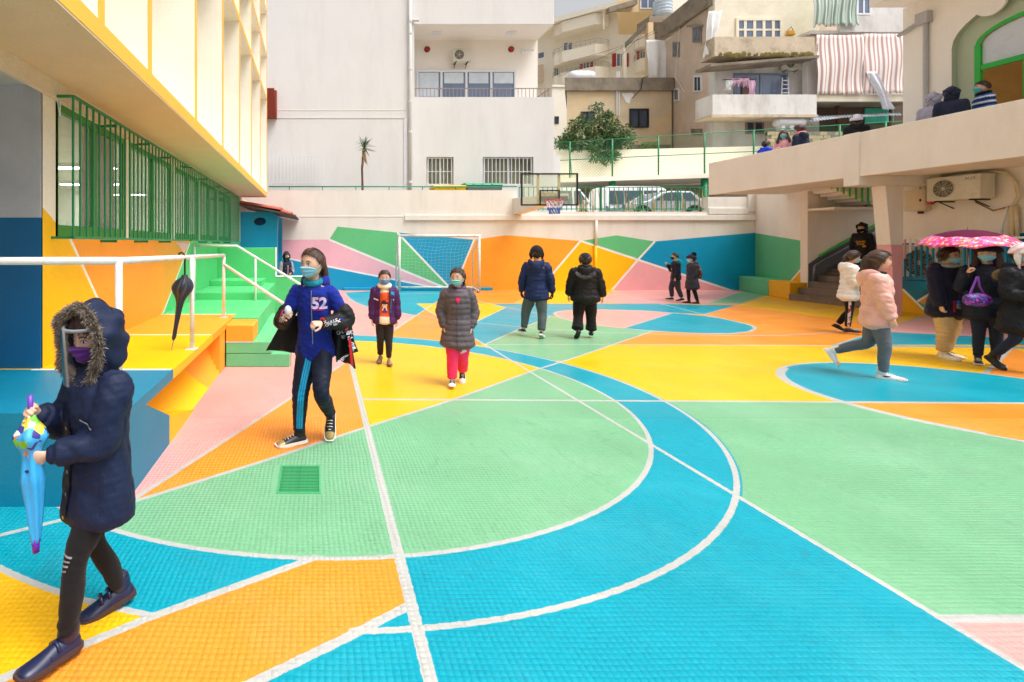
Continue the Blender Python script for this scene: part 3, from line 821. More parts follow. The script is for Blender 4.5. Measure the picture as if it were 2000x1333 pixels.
# windows: green frames, panes, room behind
m_wframe = mat('frame_green', (62, 140, 52), rough=.4)
m_pane = bpy.data.materials.new('window_pane'); m_pane.use_nodes = True
_n, _l = m_pane.node_tree.nodes, m_pane.node_tree.links
_b = _n['Principled BSDF']; _b.inputs['Base Color'].default_value = (.75, .82, .80, 1); _b.inputs['Roughness'].default_value = .06
_t = _n.new('ShaderNodeBsdfTransparent'); _t.inputs[0].default_value = (.80, .86, .84, 1)
_mx = _n.new('ShaderNodeMixShader'); _mx.inputs[0].default_value = .16
_l.new(_t.outputs[0], _mx.inputs[1]); _l.new(_b.outputs[0], _mx.inputs[2]); _l.new(_mx.outputs[0], _n['Material Output'].inputs[0])
for a, c in wins:
    w = MB(); t = .07
    w.box(XL - .06, XL - .01, a, c, zw0, zw0 + t + .05); w.box(XL - .06, XL - .01, a, c, zw1 - t, zw1)
    w.box(XL - .06, XL - .01, a, a + t, zw0 + t + .05, zw1 - t); w.box(XL - .06, XL - .01, c - t, c, zw0 + t + .05, zw1 - t)
    mid = (a + c) / 2; w.box(XL - .059, XL - .012, mid - .05, mid + .05, zw0 + t + .05, zw1 - t)
    win = w.build('window', m_wframe, lb)
    for u0, u1 in ((a + t, mid - .05), (mid + .05, c - t)):
        MB().box(XL - .042, XL - .036, u0, u1, zw0 + t + .05, zw1 - t).build('pane', m_pane, win)
m_room = mat('room_wall', (240, 236, 224), rough=.9)
rm = MB(); rm.box(XL - 4.0, XL - 3.9, y0w + .3, YZ, .6, 3.05); rm.box(XL - 3.9, XL - .2, y0w + .3, y0w + .35, .6, 3.05); rm.box(XL - 3.9, XL - .2, YZ - .3, YZ - .26, .6, 3.05)
rm.box(XL - 3.9, XL - .2, y0w + .35, YZ - .3, .6, .62); rm.box(XL - 3.9, XL - .2, y0w + .35, YZ - .3, 3.02, 3.05)
rm.build('classroom', m_room, lb)
lampm = mat('tube_light', (255, 250, 240), emit=22.0)
for y, x in ((6.5, -1.7), (8.9, -1.8), (11.4, -2.6), (13.8, -2.9), (8.9, -3.4)):
    lf = MB(); lf.box(XL + x - .7, XL + x + .7, y - .1, y + .1, 2.95, 3.019); f = lf.build('ceiling_lamp', m_white, lb)
    MB().box(XL + x - .68, XL + x + .68, y - .08, y + .08, 2.94, 2.949).build('tube', lampm, f)
cu = MB()
for k in range(26):
    cu.tube([(XL - .16 + .02 * math.sin(k * 2.1), 5.55 + k * .03, zw0 + .02), (XL - .16 + .02 * math.sin(k * 2.1), 5.55 + k * .03, zw1)], .019, 6)
cu.build('curtain', mat('curtain', (216, 186, 160), rough=.9), lb)
for k in range(3):
    MB().box(XL - 1.4 - k, XL - .9 - k, 4.9, 5.6, .62, 1.9).build('cupboard', mat('cupboard', (90, 92, 88)), lb)
# thin cable
MB().tube([(XL + .02, 4.62, 2.95), (XL + .03, 4.66, 2.8), (XL + .05, 4.63, 3.06)], .006, 5).build('cable', m_white, lb)

# green window grille
gr = thing('window_grille', 'long green steel window grille on the classroom wall', 'grille', (-2.15, 9, 1.6))
XG, g0, g1 = -2.15, 4.57, 14.4
zg0, zg1 = CAMH + .024 * 2.15, CAMH + .605 * 2.15
seg = [(g0, 8.72), (8.86, g1)]
for a, c in seg:
    MB().box(XG - .012, XG + .012, a, c, zg0 - .012, zg0 + .012).build('rail', m_green, gr)
    MB().box(XG - .012, XG + .012, a, c, zg1 - .012, zg1 + .012).build('rail', m_green, gr)
    for zz in (zg0, zg1):
        for y in (a + .0, c - .0):
            MB().box(XL + .0, XG - .0125, y - .012, y + .012, zz - .011, zz + .011).build('bracket', m_green, gr)
        for k in range(1, 4):
            y = a + (c - a) * k / 4
            MB().box(XL + .0, XG - .0125, y - .01, y + .01, zz - .04, zz - .0125).build('bracket', m_green, gr)
vb = MB(); vb.box(-.008, .008, -.009, .009, 0, zg1 - zg0 - .026); vme = vb.mesh('bar', m_green)
ys = []
for a, c in seg:
    n = int(round((c - a) / .138)); ys += [a + (c - a) * k / n for k in range(n + 1)]
copies('bar', vme, [(XG, y, zg0 + .013) for y in ys], gr)

# ============================================================ raised walkway, handrail and steps
pf = thing('raised_walkway', 'raised masonry walkway painted blue yellow orange and green', 'walkway', (-1.8, 5, 0))
ZP, XE = .585, -1.21
seg_y = [(3.24, 4.37, 'teal'), (4.37, 6.04, 'yellow'), (6.04, 7.79, 'orange')]
for a, c, k in seg_y:
    MB().box(-3.0 if a > 4.4 else -6, XE, a + .001, c - .001, ZP - .08, ZP).build('deck', WP[k], pf)
MB().box(-2.4, XE - .02, 4.345, 4.385, ZP, ZP + .002).build('paint_line', m_white, pf)
MB().box(-2.34, XE - .02, 6.02, 6.05, ZP, ZP + .002).build('paint_line', m_white, pf)
MB().box(-2.34, XE - .02, 7.76, 7.80, ZP, ZP + .002).build('paint_line', m_white, pf)
# block under the near end: side cut on the slant
mb = MB(); mb.prism([(0, 3.24, 0), (0, 4.26, 0), (0, 4.26, .235), (0, 3.67, ZP - .081), (0, 3.24, ZP - .081)], (-6, 0, 0), (XE, 0, 0)); mb.build('block', WP['teal'], pf)
mb = MB(); mb.prism([(0, 4.261, 0), (0, 5.15, 0), (0, 4.75, .1), (0, 4.261, .234)], (-2.3, 0, 0), (XE, 0, 0)); mb.build('block', WP['yellow'], pf)
# curved slanting wall under the overhang
def slant(y0, y1, k, x0b, x1b):
    mb = MB(); nn = 8; vs, fs = [], []
    for j, (y, xi) in enumerate(((y0, x0b), (y1, x1b))):
        for i in range(nn + 1):
            t = i / nn
            vs.append((XE - .02 + (xi - XE) * (t ** .8), y, (ZP - .082) * t))
    fs = [(i, i + 1, nn + 1 + i + 1, nn + 1 + i) for i in range(nn)]
    mb.add(vs, fs); mb.build('slanted_side', WP[k], pf, smooth=True)
slant(4.0, 5.9, 'yellow', -1.95, -1.75); slant(5.9, 6.95, 'orange', -1.75, -1.25)
MB().box(-2.34, -1.75, 3.7, 6.9, 0, ZP - .09).build('core', WP['yellow'], pf)
MB().box(-1.5, XE - .012, 6.55, 6.9, 0, ZP - .085).build('core', WP['orange'], pf)
# steps down to the right, painted green with an orange nose
st = thing('green_steps', 'green painted steps leading down from the walkway to the court', 'steps', (-.8, 8, 0))
Y0s, Y1s = 6.9, 9.78
MB().box(-2.34, -1.2, 7.795, Y1s, 0, ZP - .002).build('landing', WP['bgreen'], st)
MB().box(XE, -.84, Y0s, Y0s + .55, .34, .56).build('nose', WP['orange'], st, bevel=.012)
MB().box(XE, -.84, Y0s + .552, Y1s, .34, ZP - .004).build('step', WP['bgreen'], st, bevel=.01)
MB().box(XE, -.84, Y0s - .001, Y0s + .0, .33, .342).build('paint_line', m_white, st)
MB().box(XE, -.6, Y0s + .004, Y1s, .18, .338).build('step', WP['sage'], st, bevel=.01)
MB().box(XE, -.36, Y0s + .008, Y1s, 0, .178).build('step', WP['sage'], st, bevel=.01)
MB().box(-2.34, -.97, Y1s + .001, 12.2, 0, .72).build('upper_landing', WP['bgreen'], st, bevel=.01)
MB().box(-2.34, -1.2, 11.3, 12.2, .72, .84).build('upper_step', WP['bgreen'], st, bevel=.01)
gw = thing('green_wall', 'bright green stepped wall below the blue arched hut', 'wall', (-1.5, 12.3, 0))
mb = MB(); mb.prism([(-2.4, 0, 0), (.05, 0, 0), (.05, 0, .86), (-.97, 0, .86), (-.97, 0, 1.55), (-2.4, 0, 1.55)], (0, 12.2, 0), (0, 12.45, 0)); mb.build('wall_core', WP['bgreen'], gw, bevel=.01)
MB().box(-.972, -.955, 12.19, 12.46, .875, 1.56).build('edge_line', m_white, gw)
MB().box(-.95, .055, 12.19, 12.46, .862, .875).build('edge_line', m_white, gw)

m_rail = mat('rail_white', (228, 226, 220), rough=.35, var=.06, stain=(170, 160, 150), stain_amt=.3, stain_scale=8)
hr = thing('handrail', 'white tubular handrail along the raised walkway and down the steps', 'handrail', (-1.3, 5, ZP))
zr = 1.535
Xr = -1.31
c0 = Vector((xp(232, 3.42), 3.42, zr)); 
t = MB(); t.tube([(-5, 3.42, zr - .005), (c0.x, 3.42, zr)], .026, 12); t.build('top_rail', m_rail, hr, smooth=True)
end = Vector((xp(437, 7.45), 7.45, zy(499, 7.45)))
t = MB(); t.tube([c0, end], .024, 12); t.build('top_rail', m_rail, hr, smooth=True)
for p, zb in ((Vector((c0.x, 3.42, 0)), ZP), (Vector((xp(375, 5.22), 5.22, 0)), ZP), (Vector((end.x, 7.45, 0)), ZP)):
    ztop = zr + (end.z - zr) * max(0, (p.y - 3.42) / (7.45 - 3.42))
    t = MB(); t.tube([(p.x, p.y, zb), (p.x, p.y, ztop)], .024, 12); t.build('post', m_rail, hr, smooth=True)
    MB().box(p.x - .055, p.x + .055, p.y - .055, p.y + .055, zb, zb + .006).build('base_plate', m_rail, hr)
b0 = Vector((xp(566, 7.0), 7.0, .78))
t = MB(); t.tube([end + Vector((0, 0, -.13)), b0], .022, 12); t.build('stair_rail', m_rail, hr, smooth=True)
t = MB(); t.tube([b0 + Vector((0, 0, .01)), (b0.x, b0.y, 0)], .022, 10); t.build('post', m_rail, hr, smooth=True)
hr2 = thing('stair_handrail', 'second white handrail on the far side of the green steps', 'handrail', (-1, 9.6, ZP))
Yh = 9.7
q = [at(380, 480, Yh), at(463, 481, Yh), at(575, 549, Yh), at(625, 580, Yh)]
t = MB(); t.tube(q, .024, 12); t.build('top_rail', m_rail, hr2, smooth=True)
pq = at(499, 505, Yh); t = MB(); t.tube([(pq.x, Yh, .3), (pq.x, Yh, pq.z)], .022, 10); t.build('post', m_rail, hr2, smooth=True)
t = MB(); t.tube([(q[3].x, Yh, 0.0), q[3]], .022, 10); t.build('post', m_rail, hr2, smooth=True)
t = MB(); t.tube([(q[0].x, Yh, ZP), q[0]], .022, 10); t.build('post', m_rail, hr2, smooth=True)

# ============================================================ blue arched hut with tiled roof
hut = thing('blue_hut', 'small blue playhouse with an arched opening and red tiled roof', 'hut', (-1.8, 16.8, 0))
HX0, HX1, HY0, HY1, HZ = -3.2, -1.2, 15.9, 18.28, 2.62
hole = [(-1.75 + .2 * math.cos(a), 2.33 + .13 * math.sin(a)) for a in np.linspace(0, 2 * math.pi, 25)[:-1]]
fr_ = paint_sheet([(HX0, 0), (HX1, 0), (HX1, HZ - .1), (HX1 - .2, HZ), (HX0, HZ)], [], [], lambda P: np.zeros(len(P), int), lambda x, z: (x, HY0, z), holes=[hole])
fr_.build('front_wall', WP['blue'], hut)
mb = MB(); n = len(hole); mb.add([(p[0], HY0, p[1]) for p in hole] + [(p[0], HY0 + .25, p[1]) for p in hole], [(i, (i + 1) % n, n + (i + 1) % n, n + i) for i in range(n)]); mb.build('porthole', WP['bgreen'], hut)
ah = archring(16.15, 18.0, .0, 1.75, 2.5)
ah = [(max(y, 16.15), max(z, .001)) for y, z in ah]
sd_ = paint_sheet([(HY0, 0), (HY1, 0), (HY1, HZ - .1), (HY0, HZ - .1)], [], [], lambda P: np.zeros(len(P), int), lambda y, z: (HX1, y, z), holes=[ah]); sd_.build('arched_wall', WP['blue'], hut)
mb = MB(); n = len(ah); mb.add([(HX1, p[0], p[1]) for p in ah] + [(HX1 - .22, p[0], p[1]) for p in ah], [(i, i + 1, n + i + 1, n + i) for i in range(n - 1)]); mb.build('arch_reveal', WP['blue'], hut)
MB().box(HX0, HX0 + .1, HY0 + .3, HY1, 0, HZ).build('back_wall', WP['deep'], hut)
MB().box(HX0, HX1 - .24, HY1 - .05, HY1 - .002, 0, HZ).build('side_wall', WP['deep'], hut)
m_tile = mat('roof_tile', (186, 92, 78), rough=.8, var=.2, vscale=6, stain=(120, 80, 70), stain_amt=.5, stain_scale=4)
roof = MB(); rz = lambda x: 2.98 - (x + 3.2) * .17
roof.hexa([(HX0, HY0 - .35, rz(HX0)), (-.62, HY0 - .35, rz(-.62) - .07), (-.62, HY1, rz(-.62) - .07), (HX0, HY1, rz(HX0)), (HX0, HY0 - .35, rz(HX0) + .04), (-.62, HY0 - .35, rz(-.62) - .03), (-.62, HY1, rz(-.62) - .03), (HX0, HY1, rz(HX0) + .04)])
rf = roof.build('roof', mat('roof_board', (104, 96, 90), rough=.9), hut)
for k in range(4):
    tt = MB(); tt.box(HX0 + .1, -.7, HY0 - .32 + k * .75, HY0 - .26 + k * .75, 2.62, 2.66); 
tl = MB(); nn = 8
vs = [(dx, .115 * math.cos(a), .07 * math.sin(a)) for dx in (0, .34) for a in np.linspace(0, math.pi, nn)]
vs2 = [(x, y * 1.1, z * 1.1 + .012) for x, y, z in vs]
tl.add(vs + vs2, [(i, i + 1, nn + i + 1, nn + i) for i in range(nn - 1)] + [(2 * nn + i, 3 * nn + i, 3 * nn + i + 1, 2 * nn + i + 1) for i in range(nn - 1)] + [(nn + i, nn + i + 1, 3 * nn + i + 1, 3 * nn + i) for i in range(nn - 1)] + [(i, 2 * nn + i, 2 * nn + i + 1, i + 1) for i in range(nn - 1)])
tme = tl.mesh('roof_tile', m_tile)
for i in range(10):
    for j in range(8):
        x = HX0 + .02 + .3 * j
        o = obj('roof_tile', tme, rf); o.matrix_parent_inverse = Matrix.Identity(4)
        o.location = (x, HY0 - .25 + .255 * i, rz(x) + .035 - (.05 if j > 6 else 0)); o.rotation_euler = (random.uniform(-.03, .03), math.atan(.19) + (.1 if j > 6 else 0), random.uniform(-.04, .04))
# ============================================================ terrace and ground behind the wall
ZT = 2.62
m_asph = mat('terrace_ground', (120, 116, 112), rough=.9, var=.15, bump=.3)
tag(MB().box(-14, 34, 18.605, 33, ZT - .3, ZT).build('terrace', m_asph), kind='structure')
hl = MB(); hl.add([(-20, 32.9, 2.3), (60, 32.9, 2.3), (60, 33.0, 6.0), (-20, 33.0, 6.0), (80, 90, 19), (-20, 90, 19)], [(0, 1, 2, 3), (3, 2, 4, 5)])
tag(hl.build('hillside', mat('hill_soil', (150, 136, 112), rough=.95, var=.2, vscale=.3, bump=.5, bscale=3)), kind='structure')
cg = MB(); cg.add([(-400, -60, -.35), (400, -60, -.35), (400, 400, -.35), (-400, 400, -.35)], [(0, 1, 2, 3)])
tag(cg.build('ground', mat('ground', (140, 134, 126), rough=.95, var=.15)), kind='structure')

def pbox(px0, px1, py0, py1, Y, d, mi=0, mb=None):
    mb = mb or MB()
    mb.box(xp(px0, Y), xp(px1, Y), Y, Y + d, zy(py1, Y), zy(py0, Y), mi)
    return mb
m_glass = mat('glass_dark', (52, 66, 84), rough=.08, spec=.8, var=.25, vscale=.6, fine=0)
m_glassb = mat('glass_blue', (96, 112, 140), rough=.1, spec=.8, var=.2, vscale=.5, fine=0)
m_alu = mat('alu_white', (226, 226, 230), rough=.35, var=.03)
m_dark = mat('dark', (40, 38, 36), rough=.7)
m_metal = mat('metal_grey', (150, 152, 154), rough=.35, metal=.6)

def window(parent, px0, px1, py0, py1, Y, frame, glass, cols=2, rows=1, t=.05, dep=.06, name='window'):
    x0, x1, z0, z1 = xp(px0, Y), xp(px1, Y), zy(py1, Y), zy(py0, Y)
    f = MB()
    f.box(x0, x1, Y - dep, Y - .002, z0, z0 + t); f.box(x0, x1, Y - dep, Y - .002, z1 - t, z1)
    f.box(x0, x0 + t, Y - dep, Y - .002, z0 + t, z1 - t); f.box(x1 - t, x1, Y - dep, Y - .002, z0 + t, z1 - t)
    for k in range(1, cols):
        xm = x0 + (x1 - x0) * k / cols; f.box(xm - t / 2, xm + t / 2, Y - dep * .8, Y - .002, z0 + t, z1 - t)
    for k in range(1, rows):
        zm = z0 + (z1 - z0) * k / rows; f.box(x0 + t, x1 - t, Y - dep * .7, Y - .003, zm - t / 3, zm + t / 3)
    w = f.build(name, frame, parent)
    for i in range(cols):
        a = x0 + (x1 - x0) * i / cols + t * .6; c = x0 + (x1 - x0) * (i + 1) / cols - t * .6
        MB().box(a, c, Y - dep * .35, Y - dep * .25, z0 + t, z1 - t).build('pane', glass, w)
    return w

def ac_unit(label, c, w=.82, h=.56, d=.3, face='-Y', group=None, logo=False):
    """split-system outdoor unit; built facing -Y then turned"""
    t = bpy.data.objects.new('air_conditioner', None); COL.objects.link(t); t.location = c; t['wframe'] = 0
    tag(t, label, 'air conditioner', group)
    if face == '-X': t.rotation_euler = (0, 0, R(-90))
    m = mat('ac_shell', (216, 212, 196), rough=.45, var=.05, stain=(170, 160, 140), stain_amt=.3, stain_scale=4)
    MB().box(-w / 2, w / 2, -d / 2, d / 2, 0, h).build('casing', m, t, bevel=.015)
    fx = -w * .16; r = h * .4
    MB().lathe([(r, 0), (r, -.01), (r * .92, -.014), (r * .92, .0)], 28, (fx, -d / 2 - .001, h / 2), 'Y').build('fan_ring', m, t)
    MB().lathe([(r * .9, -.004), (.001, -.004)], 28, (fx, -d / 2 - .001, h / 2), 'Y', caps=False).build('fan_opening', mat('fan_dark', (62, 56, 48), rough=.6), t)
    for k in range(5):
        a = k * 2 * math.pi / 5
        bl = MB(); bl.add([(fx + r * .15 * math.cos(a), -d / 2 - .006, h / 2 + r * .15 * math.sin(a)), (fx + r * .8 * math.cos(a - .25), -d / 2 - .012, h / 2 + r * .8 * math.sin(a - .25)),
                           (fx + r * .85 * math.cos(a + .3), -d / 2 - .006, h / 2 + r * .85 * math.sin(a + .3)), (fx + r * .2 * math.cos(a + .5), -d / 2 - .008, h / 2 + r * .2 * math.sin(a + .5))], [(0, 1, 2, 3)])
        bl.build('fan_blade', mat('fan_grey', (110, 104, 92), rough=.6), t)
    MB().lathe([(r * .17, -.016), (.001, -.02)], 12, (fx, -d / 2, h / 2), 'Y', caps=False).build('fan_hub', m, t)
    g = MB()
    for k in range(1, 8):
        rr = r * k / 8; g.tube([(fx + rr * math.cos(a), -d / 2 - .02, h / 2 + rr * math.sin(a)) for a in np.linspace(0, 2 * math.pi, 29)], .0025, 4)
    for k in range(6):
        a = k * math.pi / 6; g.tube([(fx + r * .9 * math.cos(a), -d / 2 - .021, h / 2 + r * .9 * math.sin(a)), (fx - r * .9 * math.cos(a), -d / 2 - .021, h / 2 - r * .9 * math.sin(a))], .003, 4)
    g.build('fan_guard', m, t)
    for s in (-1, 1):
        k = MB(); k.box(s * w * .32 - .02, s * w * .32 + .02, -d / 2, d / 2 + .12, -.03, -.001); k.tube([(s * w * .32, d / 2 + .1, -.17), (s * w * .32, -d / 2 + .1, -.03)], .012, 6); k.build('bracket', m_dark, t)
    if logo:
        cu = bpy.data.curves.new('ac_logo', 'FONT'); cu.body = 'AUX'; cu.size = .09; cu.align_x = 'CENTER'
        text_mesh('brand_lettering', cu, mat('logo_blue', (70, 84, 130)), t, Matrix.Translation((w * .33, -d / 2 - .003, h * .78)) @ Matrix.Rotation(R(90), 4, 'X'))
    return t

def text_mesh(name, cu, m, parent, M):
    o = bpy.data.objects.new('tmp', cu); COL.objects.link(o)
    dg = bpy.context.evaluated_depsgraph_get()
    me = bpy.data.meshes.new_from_object(o.evaluated_get(dg)); bpy.data.objects.remove(o)
    me.materials.clear(); me.materials.append(m); me.transform(M)
    r = obj(name, me); r.parent = parent
    return r

# ------------------------------------------------ pale office block behind the wall
YB1, YB2 = 21.0, 22.6
ob = thing('office_block', 'pale beige office block with a recessed balcony behind the goal wall', 'building', (4, YB1, ZT))
m_ob = mat('office_plaster', (222, 220, 218), rough=.88, var=.02, vscale=.6, bump=.35, bscale=40, stain=(202, 199, 195), stain_amt=.45, stain_scale=1.1, streak=.2)
m_ob2 = mat('office_recess', (242, 235, 226), rough=.85, var=.02, bump=.2)
x808, x1082 = xp(808, YB1), xp(1082, YB1)
MB().box(-8, x808, YB1 - .12, YB1 + 9, ZT, 15.5).build('left_wing', m_ob, ob)
# lower right wall with two window openings
zt190 = zy(190, YB1)
W1, W2_ = (833, 886, 307, 363), (943, 1042, 307, 363)
hs_ = [[(xp(a, YB1), zy(d_, YB1)), (xp(b_, YB1), zy(d_, YB1)), (xp(b_, YB1), zy(c_, YB1)), (xp(a, YB1), zy(c_, YB1))] for a, b_, c_, d_ in (W1, W2_)]
paint_sheet([(x808 + .001, ZT), (x1082, ZT), (x1082, zt190), (x808 + .001, zt190)], [], [], lambda P: np.zeros(len(P), int), lambda x, z: (x, YB1, z), holes=hs_).build('lower_wall', m_ob, ob)
MB().box(x808 + .001, x1082, YB1 + .3, YB1 + 9, ZT, zt190 - .003).build('lower_core', m_ob, ob)
MB().box(x1082 - .2, x1082 - .001, YB1 + .002, YB1 + .3, ZT, zt190 - .002).build('lower_return', m_ob, ob)
MB().box(x808, x1082 - .2, YB1 + .002, YB1 + .31, zt190 - .12, zt190 - .001).build('balcony_floor', m_ob, ob)
for h, (a, b_, c_, d_) in zip(hs_, (W1, W2_)):
    rv = MB(); x0, x1 = h[0][0], h[1][0]; z0, z1 = h[0][1], h[2][1]
    rv.box(x0 - .05, x0, YB1 + .001, YB1 + .25, z0, z1); rv.box(x1, x1 + .05, YB1 + .001, YB1 + .25, z0, z1); rv.box(x0, x1, YB1 + .001, YB1 + .25, z0 - .05, z0); rv.box(x0, x1, YB1 + .001, YB1 + .25, z1, z1 + .05)
    rv.build('window_reveal', m_ob, ob)
    w = window(ob, a, b_, c_, d_, YB1 + .24, m_alu, mat('glass_room', (120, 122, 100), rough=.1, spec=.8, var=.4, vscale=1.2), 2, 1, .07)
    n = 7 if b_ - a < 70 else 13
    bb = MB(); bb.box(-.012, .012, -.012, .012, 0, z1 - z0)
    copies('window_bar', bb.mesh('window_bar', m_alu), [(x0 + (x1 - x0) * (k + .5) / n, YB1 + .05, z0) for k in range(n)], ob)
    for zz in (z0 + .05, (z0 + z1) / 2, z1 - .05): MB().box(x0, x1, YB1 + .062, YB1 + .08, zz - .012, zz + .012).build('window_bar', m_alu, ob)
# recess and overhang
zo = zy(48, YB1)
MB().box(x808 + .001, xp(1050, YB2), YB2, YB1 + 9, zt190 - .002, zo + .01).build('recess_wall', m_ob2, ob)
MB().box(x808 + .001, x1082, YB1 - .02, YB1 + 9.1, zo, 15.5).build('overhang', m_ob, ob)
MB().box(x808 + .01, x1082 - .01, YB1 + .02, YB2 - .002, zo - .012, zo - .001).build('overhang_soffit', m_ob2, ob)
for px in (853, 998):
    c = at(px, 64, YB1 + .8); MB().box(c.x - .18, c.x + .18, YB1 + .62, YB1 + .98, zo - .045, zo - .013).build('soffit_lamp', m_alu, ob)
w = window(ob, 813, 1007, 138, 196, YB2, m_alu, m_glassb, 4, 1, .09, .1)
for k in range(4):
    x0 = xp(813, YB2) + (xp(1007, YB2) - xp(813, YB2)) * k / 4 + .12; x1 = x0 + (xp(1007, YB2) - xp(813, YB2)) / 4 - .24
    MB().box(x0, x1, YB2 - .052, YB2 - .044, zy(190 if k == 0 else 164, YB2), zy(143, YB2)).build('blind', mat('blind', (206, 214, 222), rough=.8), w)
m_brown = mat('rail_brown', (150, 132, 122), rough=.4)
br = MB(); br.box(x808 + .05, x1082 - .1, YB1 + .05, YB1 + .09, zy(173, YB1), zy(171.5, YB1)); br.box(x1082 - .14, x1082 - .1, YB1 + .09, YB2, zy(173, YB1), zy(171.5, YB1))
rl = br.build('balcony_rail', m_brown, ob)
bb = MB(); bb.box(-.01, .01, -.01, .01, 0, zy(173, YB1) - zt190 - .002); bm_ = bb.mesh('baluster', m_brown)
copies('baluster', bm_, [(x808 + .08 + k * .155, YB1 + .07, zt190 + .001) for k in range(36)] + [(x1082 - .12, YB1 + .2 + .15 * k, zt190 + .001) for k in range(9)], ob)
# pipes and joints on the left wing
yj = YB1 - .122
MB().tube([(xp(801, YB1 - .2), YB1 - .2, ZT), (xp(801, YB1 - .2), YB1 - .2, 15)], .065, 10).build('downpipe', m_ob, ob, smooth=True)
for py in (42, 65, 135, 200, 258, 356): MB().lathe([(.085, -.04), (.085, .04)], 10, (xp(801, YB1 - .2), YB1 - .2, zy(py, YB1 - .2))).build('pipe_collar', m_ob, ob)
MB().tube([(xp(801, YB1 - .2), YB1 - .2, zy(44, YB1)), (xp(818, YB1 - .2), YB1 - .2, zy(44, YB1))], .06, 8).build('pipe_stub', m_ob, ob)
MB().box(xp(789, yj), xp(795, yj), yj - .03, yj, ZT, zy(231, yj)).build('white_conduit', m_alu, ob)
MB().box(-8, xp(789, yj), yj - .015, yj, zy(231.5, yj), zy(230, yj)).build('joint', m_ob, ob)
MB().box(-8, xp(797, yj), yj - .008, yj, zy(216, yj), zy(215.2, yj)).build('joint', m_ob2, ob)
# red emergency lamps
for px in (834, 998):
    c = at(px, 97, YB2); t = thing('red_wall_lamp', 'round red lamp on the %s of the recessed office balcony' % ('left side' if px < 900 else 'right side'), 'lamp', c, 'red lamps on the office balcony')
    MB().lathe([(.13, -.04), (.13, 0)], 20, (c.x, YB2 - .001, c.z), 'Y').build('base', m_dark, t)
    MB().lathe([(.1, -.04), (.09, -.07), (.05, -.09), (.001, -.095)], 20, (c.x, YB2 - .001, c.z), 'Y', caps=False).build('lens', mat('red_lens', (190, 30, 26), rough=.2), t, smooth=True)
c = at(897, 124, YB2); ac_unit('air conditioner on the office balcony wall between two red lamps', (c.x, YB2 - .3, zy(127, YB2)), .78, .56)
cm = thing('security_camera', 'small white security camera at the edge of the office balcony', 'camera', at(1036, 100, YB2))
c = at(1034, 100, YB2 - .2); MB().tube([(c.x - .25, YB2 - .15, c.z), (c.x + .15, YB2 - .3, c.z)], .05, 8).build('housing', m_alu, cm); MB().box(c.x - .33, c.x - .25, YB2 - .22, YB2 - .1, c.z - .08, c.z + .08).build('mount', m_alu, cm)
# white stair railing against the left wing
wr = thing('white_railing', 'white vertical bar railing against the office wall', 'railing', at(575, 362, 20.6))
MB().box(xp(470, 20.6), xp(632, 20.6), 20.6, 20.63, zy(306, 20.6), zy(304.8, 20.6)).build('rail', m_alu, wr); MB().box(xp(470, 20.6), xp(632, 20.6), 20.6, 20.63, zy(357, 20.6), zy(355.8, 20.6)).build('rail', m_alu, wr)
bb = MB(); bb.box(-.012, .012, 0, .025, 0, zy(306, 20.6) - zy(356, 20.6)); copies('bar', bb.mesh('bar', m_alu), [(xp(520 + 7.0 * k, 20.6), 20.6, zy(356, 20.6)) for k in range(17)], wr)
for px in (530, 575, 630): MB().box(xp(px, 20.6) - .015, xp(px, 20.6) + .015, 20.602, 20.628, ZT, zy(357, 20.6)).build('post', m_alu, wr)
# brick-red shutter at the corner of the wing
sh_ = thing('red_shutter', 'brick red slatted shutter panel at the left edge of the office wall', 'shutter', at(530, 230, 20.7))
for k in range(9):
    z0 = zy(230 - k * 6.2, 20.6); MB().hexa([(xp(505, 20.6), 20.5, z0), (xp(540 - k * .5, 20.6), 20.5, z0), (xp(540 - k * .5, 20.6), 20.62, z0), (xp(505, 20.6), 20.62, z0), (xp(505, 20.6), 20.46, z0 + .12), (xp(540 - k * .5, 20.6), 20.46, z0 + .12), (xp(540 - k * .5, 20.6), 20.58, z0 + .12), (xp(505, 20.6), 20.58, z0 + .12)]).build('slat', mat('brick_red', (150, 66, 52), rough=.7), sh_)
MB().box(xp(505, 20.6), xp(540, 20.6), 20.63, 20.88, zy(230, 20.6), zy(176, 20.6)).build('backing', mat('brick_red', (150, 66, 52)), sh_)

# palm in front of the office wall
def leaf_blade(mb, base, d, L, w, droop, n=5):
    d = Vector(d).normalized(); sidev = d.cross(Vector((0, 0, 1))); sidev = sidev.normalized() if sidev.length > .05 else Vector((1, 0, 0))
    vs = []
    for i in range(n + 1):
        t = i / n; p = Vector(base) + d * L * t - Vector((0, 0, 1)) * droop * L * t * t
        ww = w * (math.sin(math.pi * min(1, .15 + .85 * t)) if t < 1 else 0)
        vs += [p - sidev * ww, p + sidev * ww + Vector((0, 0, .15 * ww))]
    mb.add(vs, [(2 * i, 2 * i + 1, 2 * i + 3, 2 * i + 2) for i in range(n)])
Yp = 19.8
pt = at(710, 300, Yp)
palm = thing('palm_tree', 'thin young palm with spiky crown in front of the office wall', 'palm', (pt.x, Yp, ZT))
pts = [(xp(707 + (py - 370) * -.03 + 1.2 * math.sin(py * .09), Yp), Yp, zy(py, Yp)) for py in (412, 370, 350, 330, 310, 295)]
MB().tube(pts, [.05, .045, .04, .04, .045, .06], 8).build('trunk', mat('palm_trunk', (106, 76, 62), rough=.9, var=.3, vscale=12, bump=.6, bscale=30), palm, smooth=True)
mb = MB(); top = at(711, 288, Yp)
for k in range(64):
    a = random.uniform(0, 6.28); e = random.uniform(-.35, 1.25)
    leaf_blade(mb, top + Vector((0, 0, random.uniform(-.1, .1))), (math.cos(a) * math.cos(e), math.sin(a) * math.cos(e), math.sin(e)), random.uniform(.38, .56), .02, random.uniform(.05, .35))
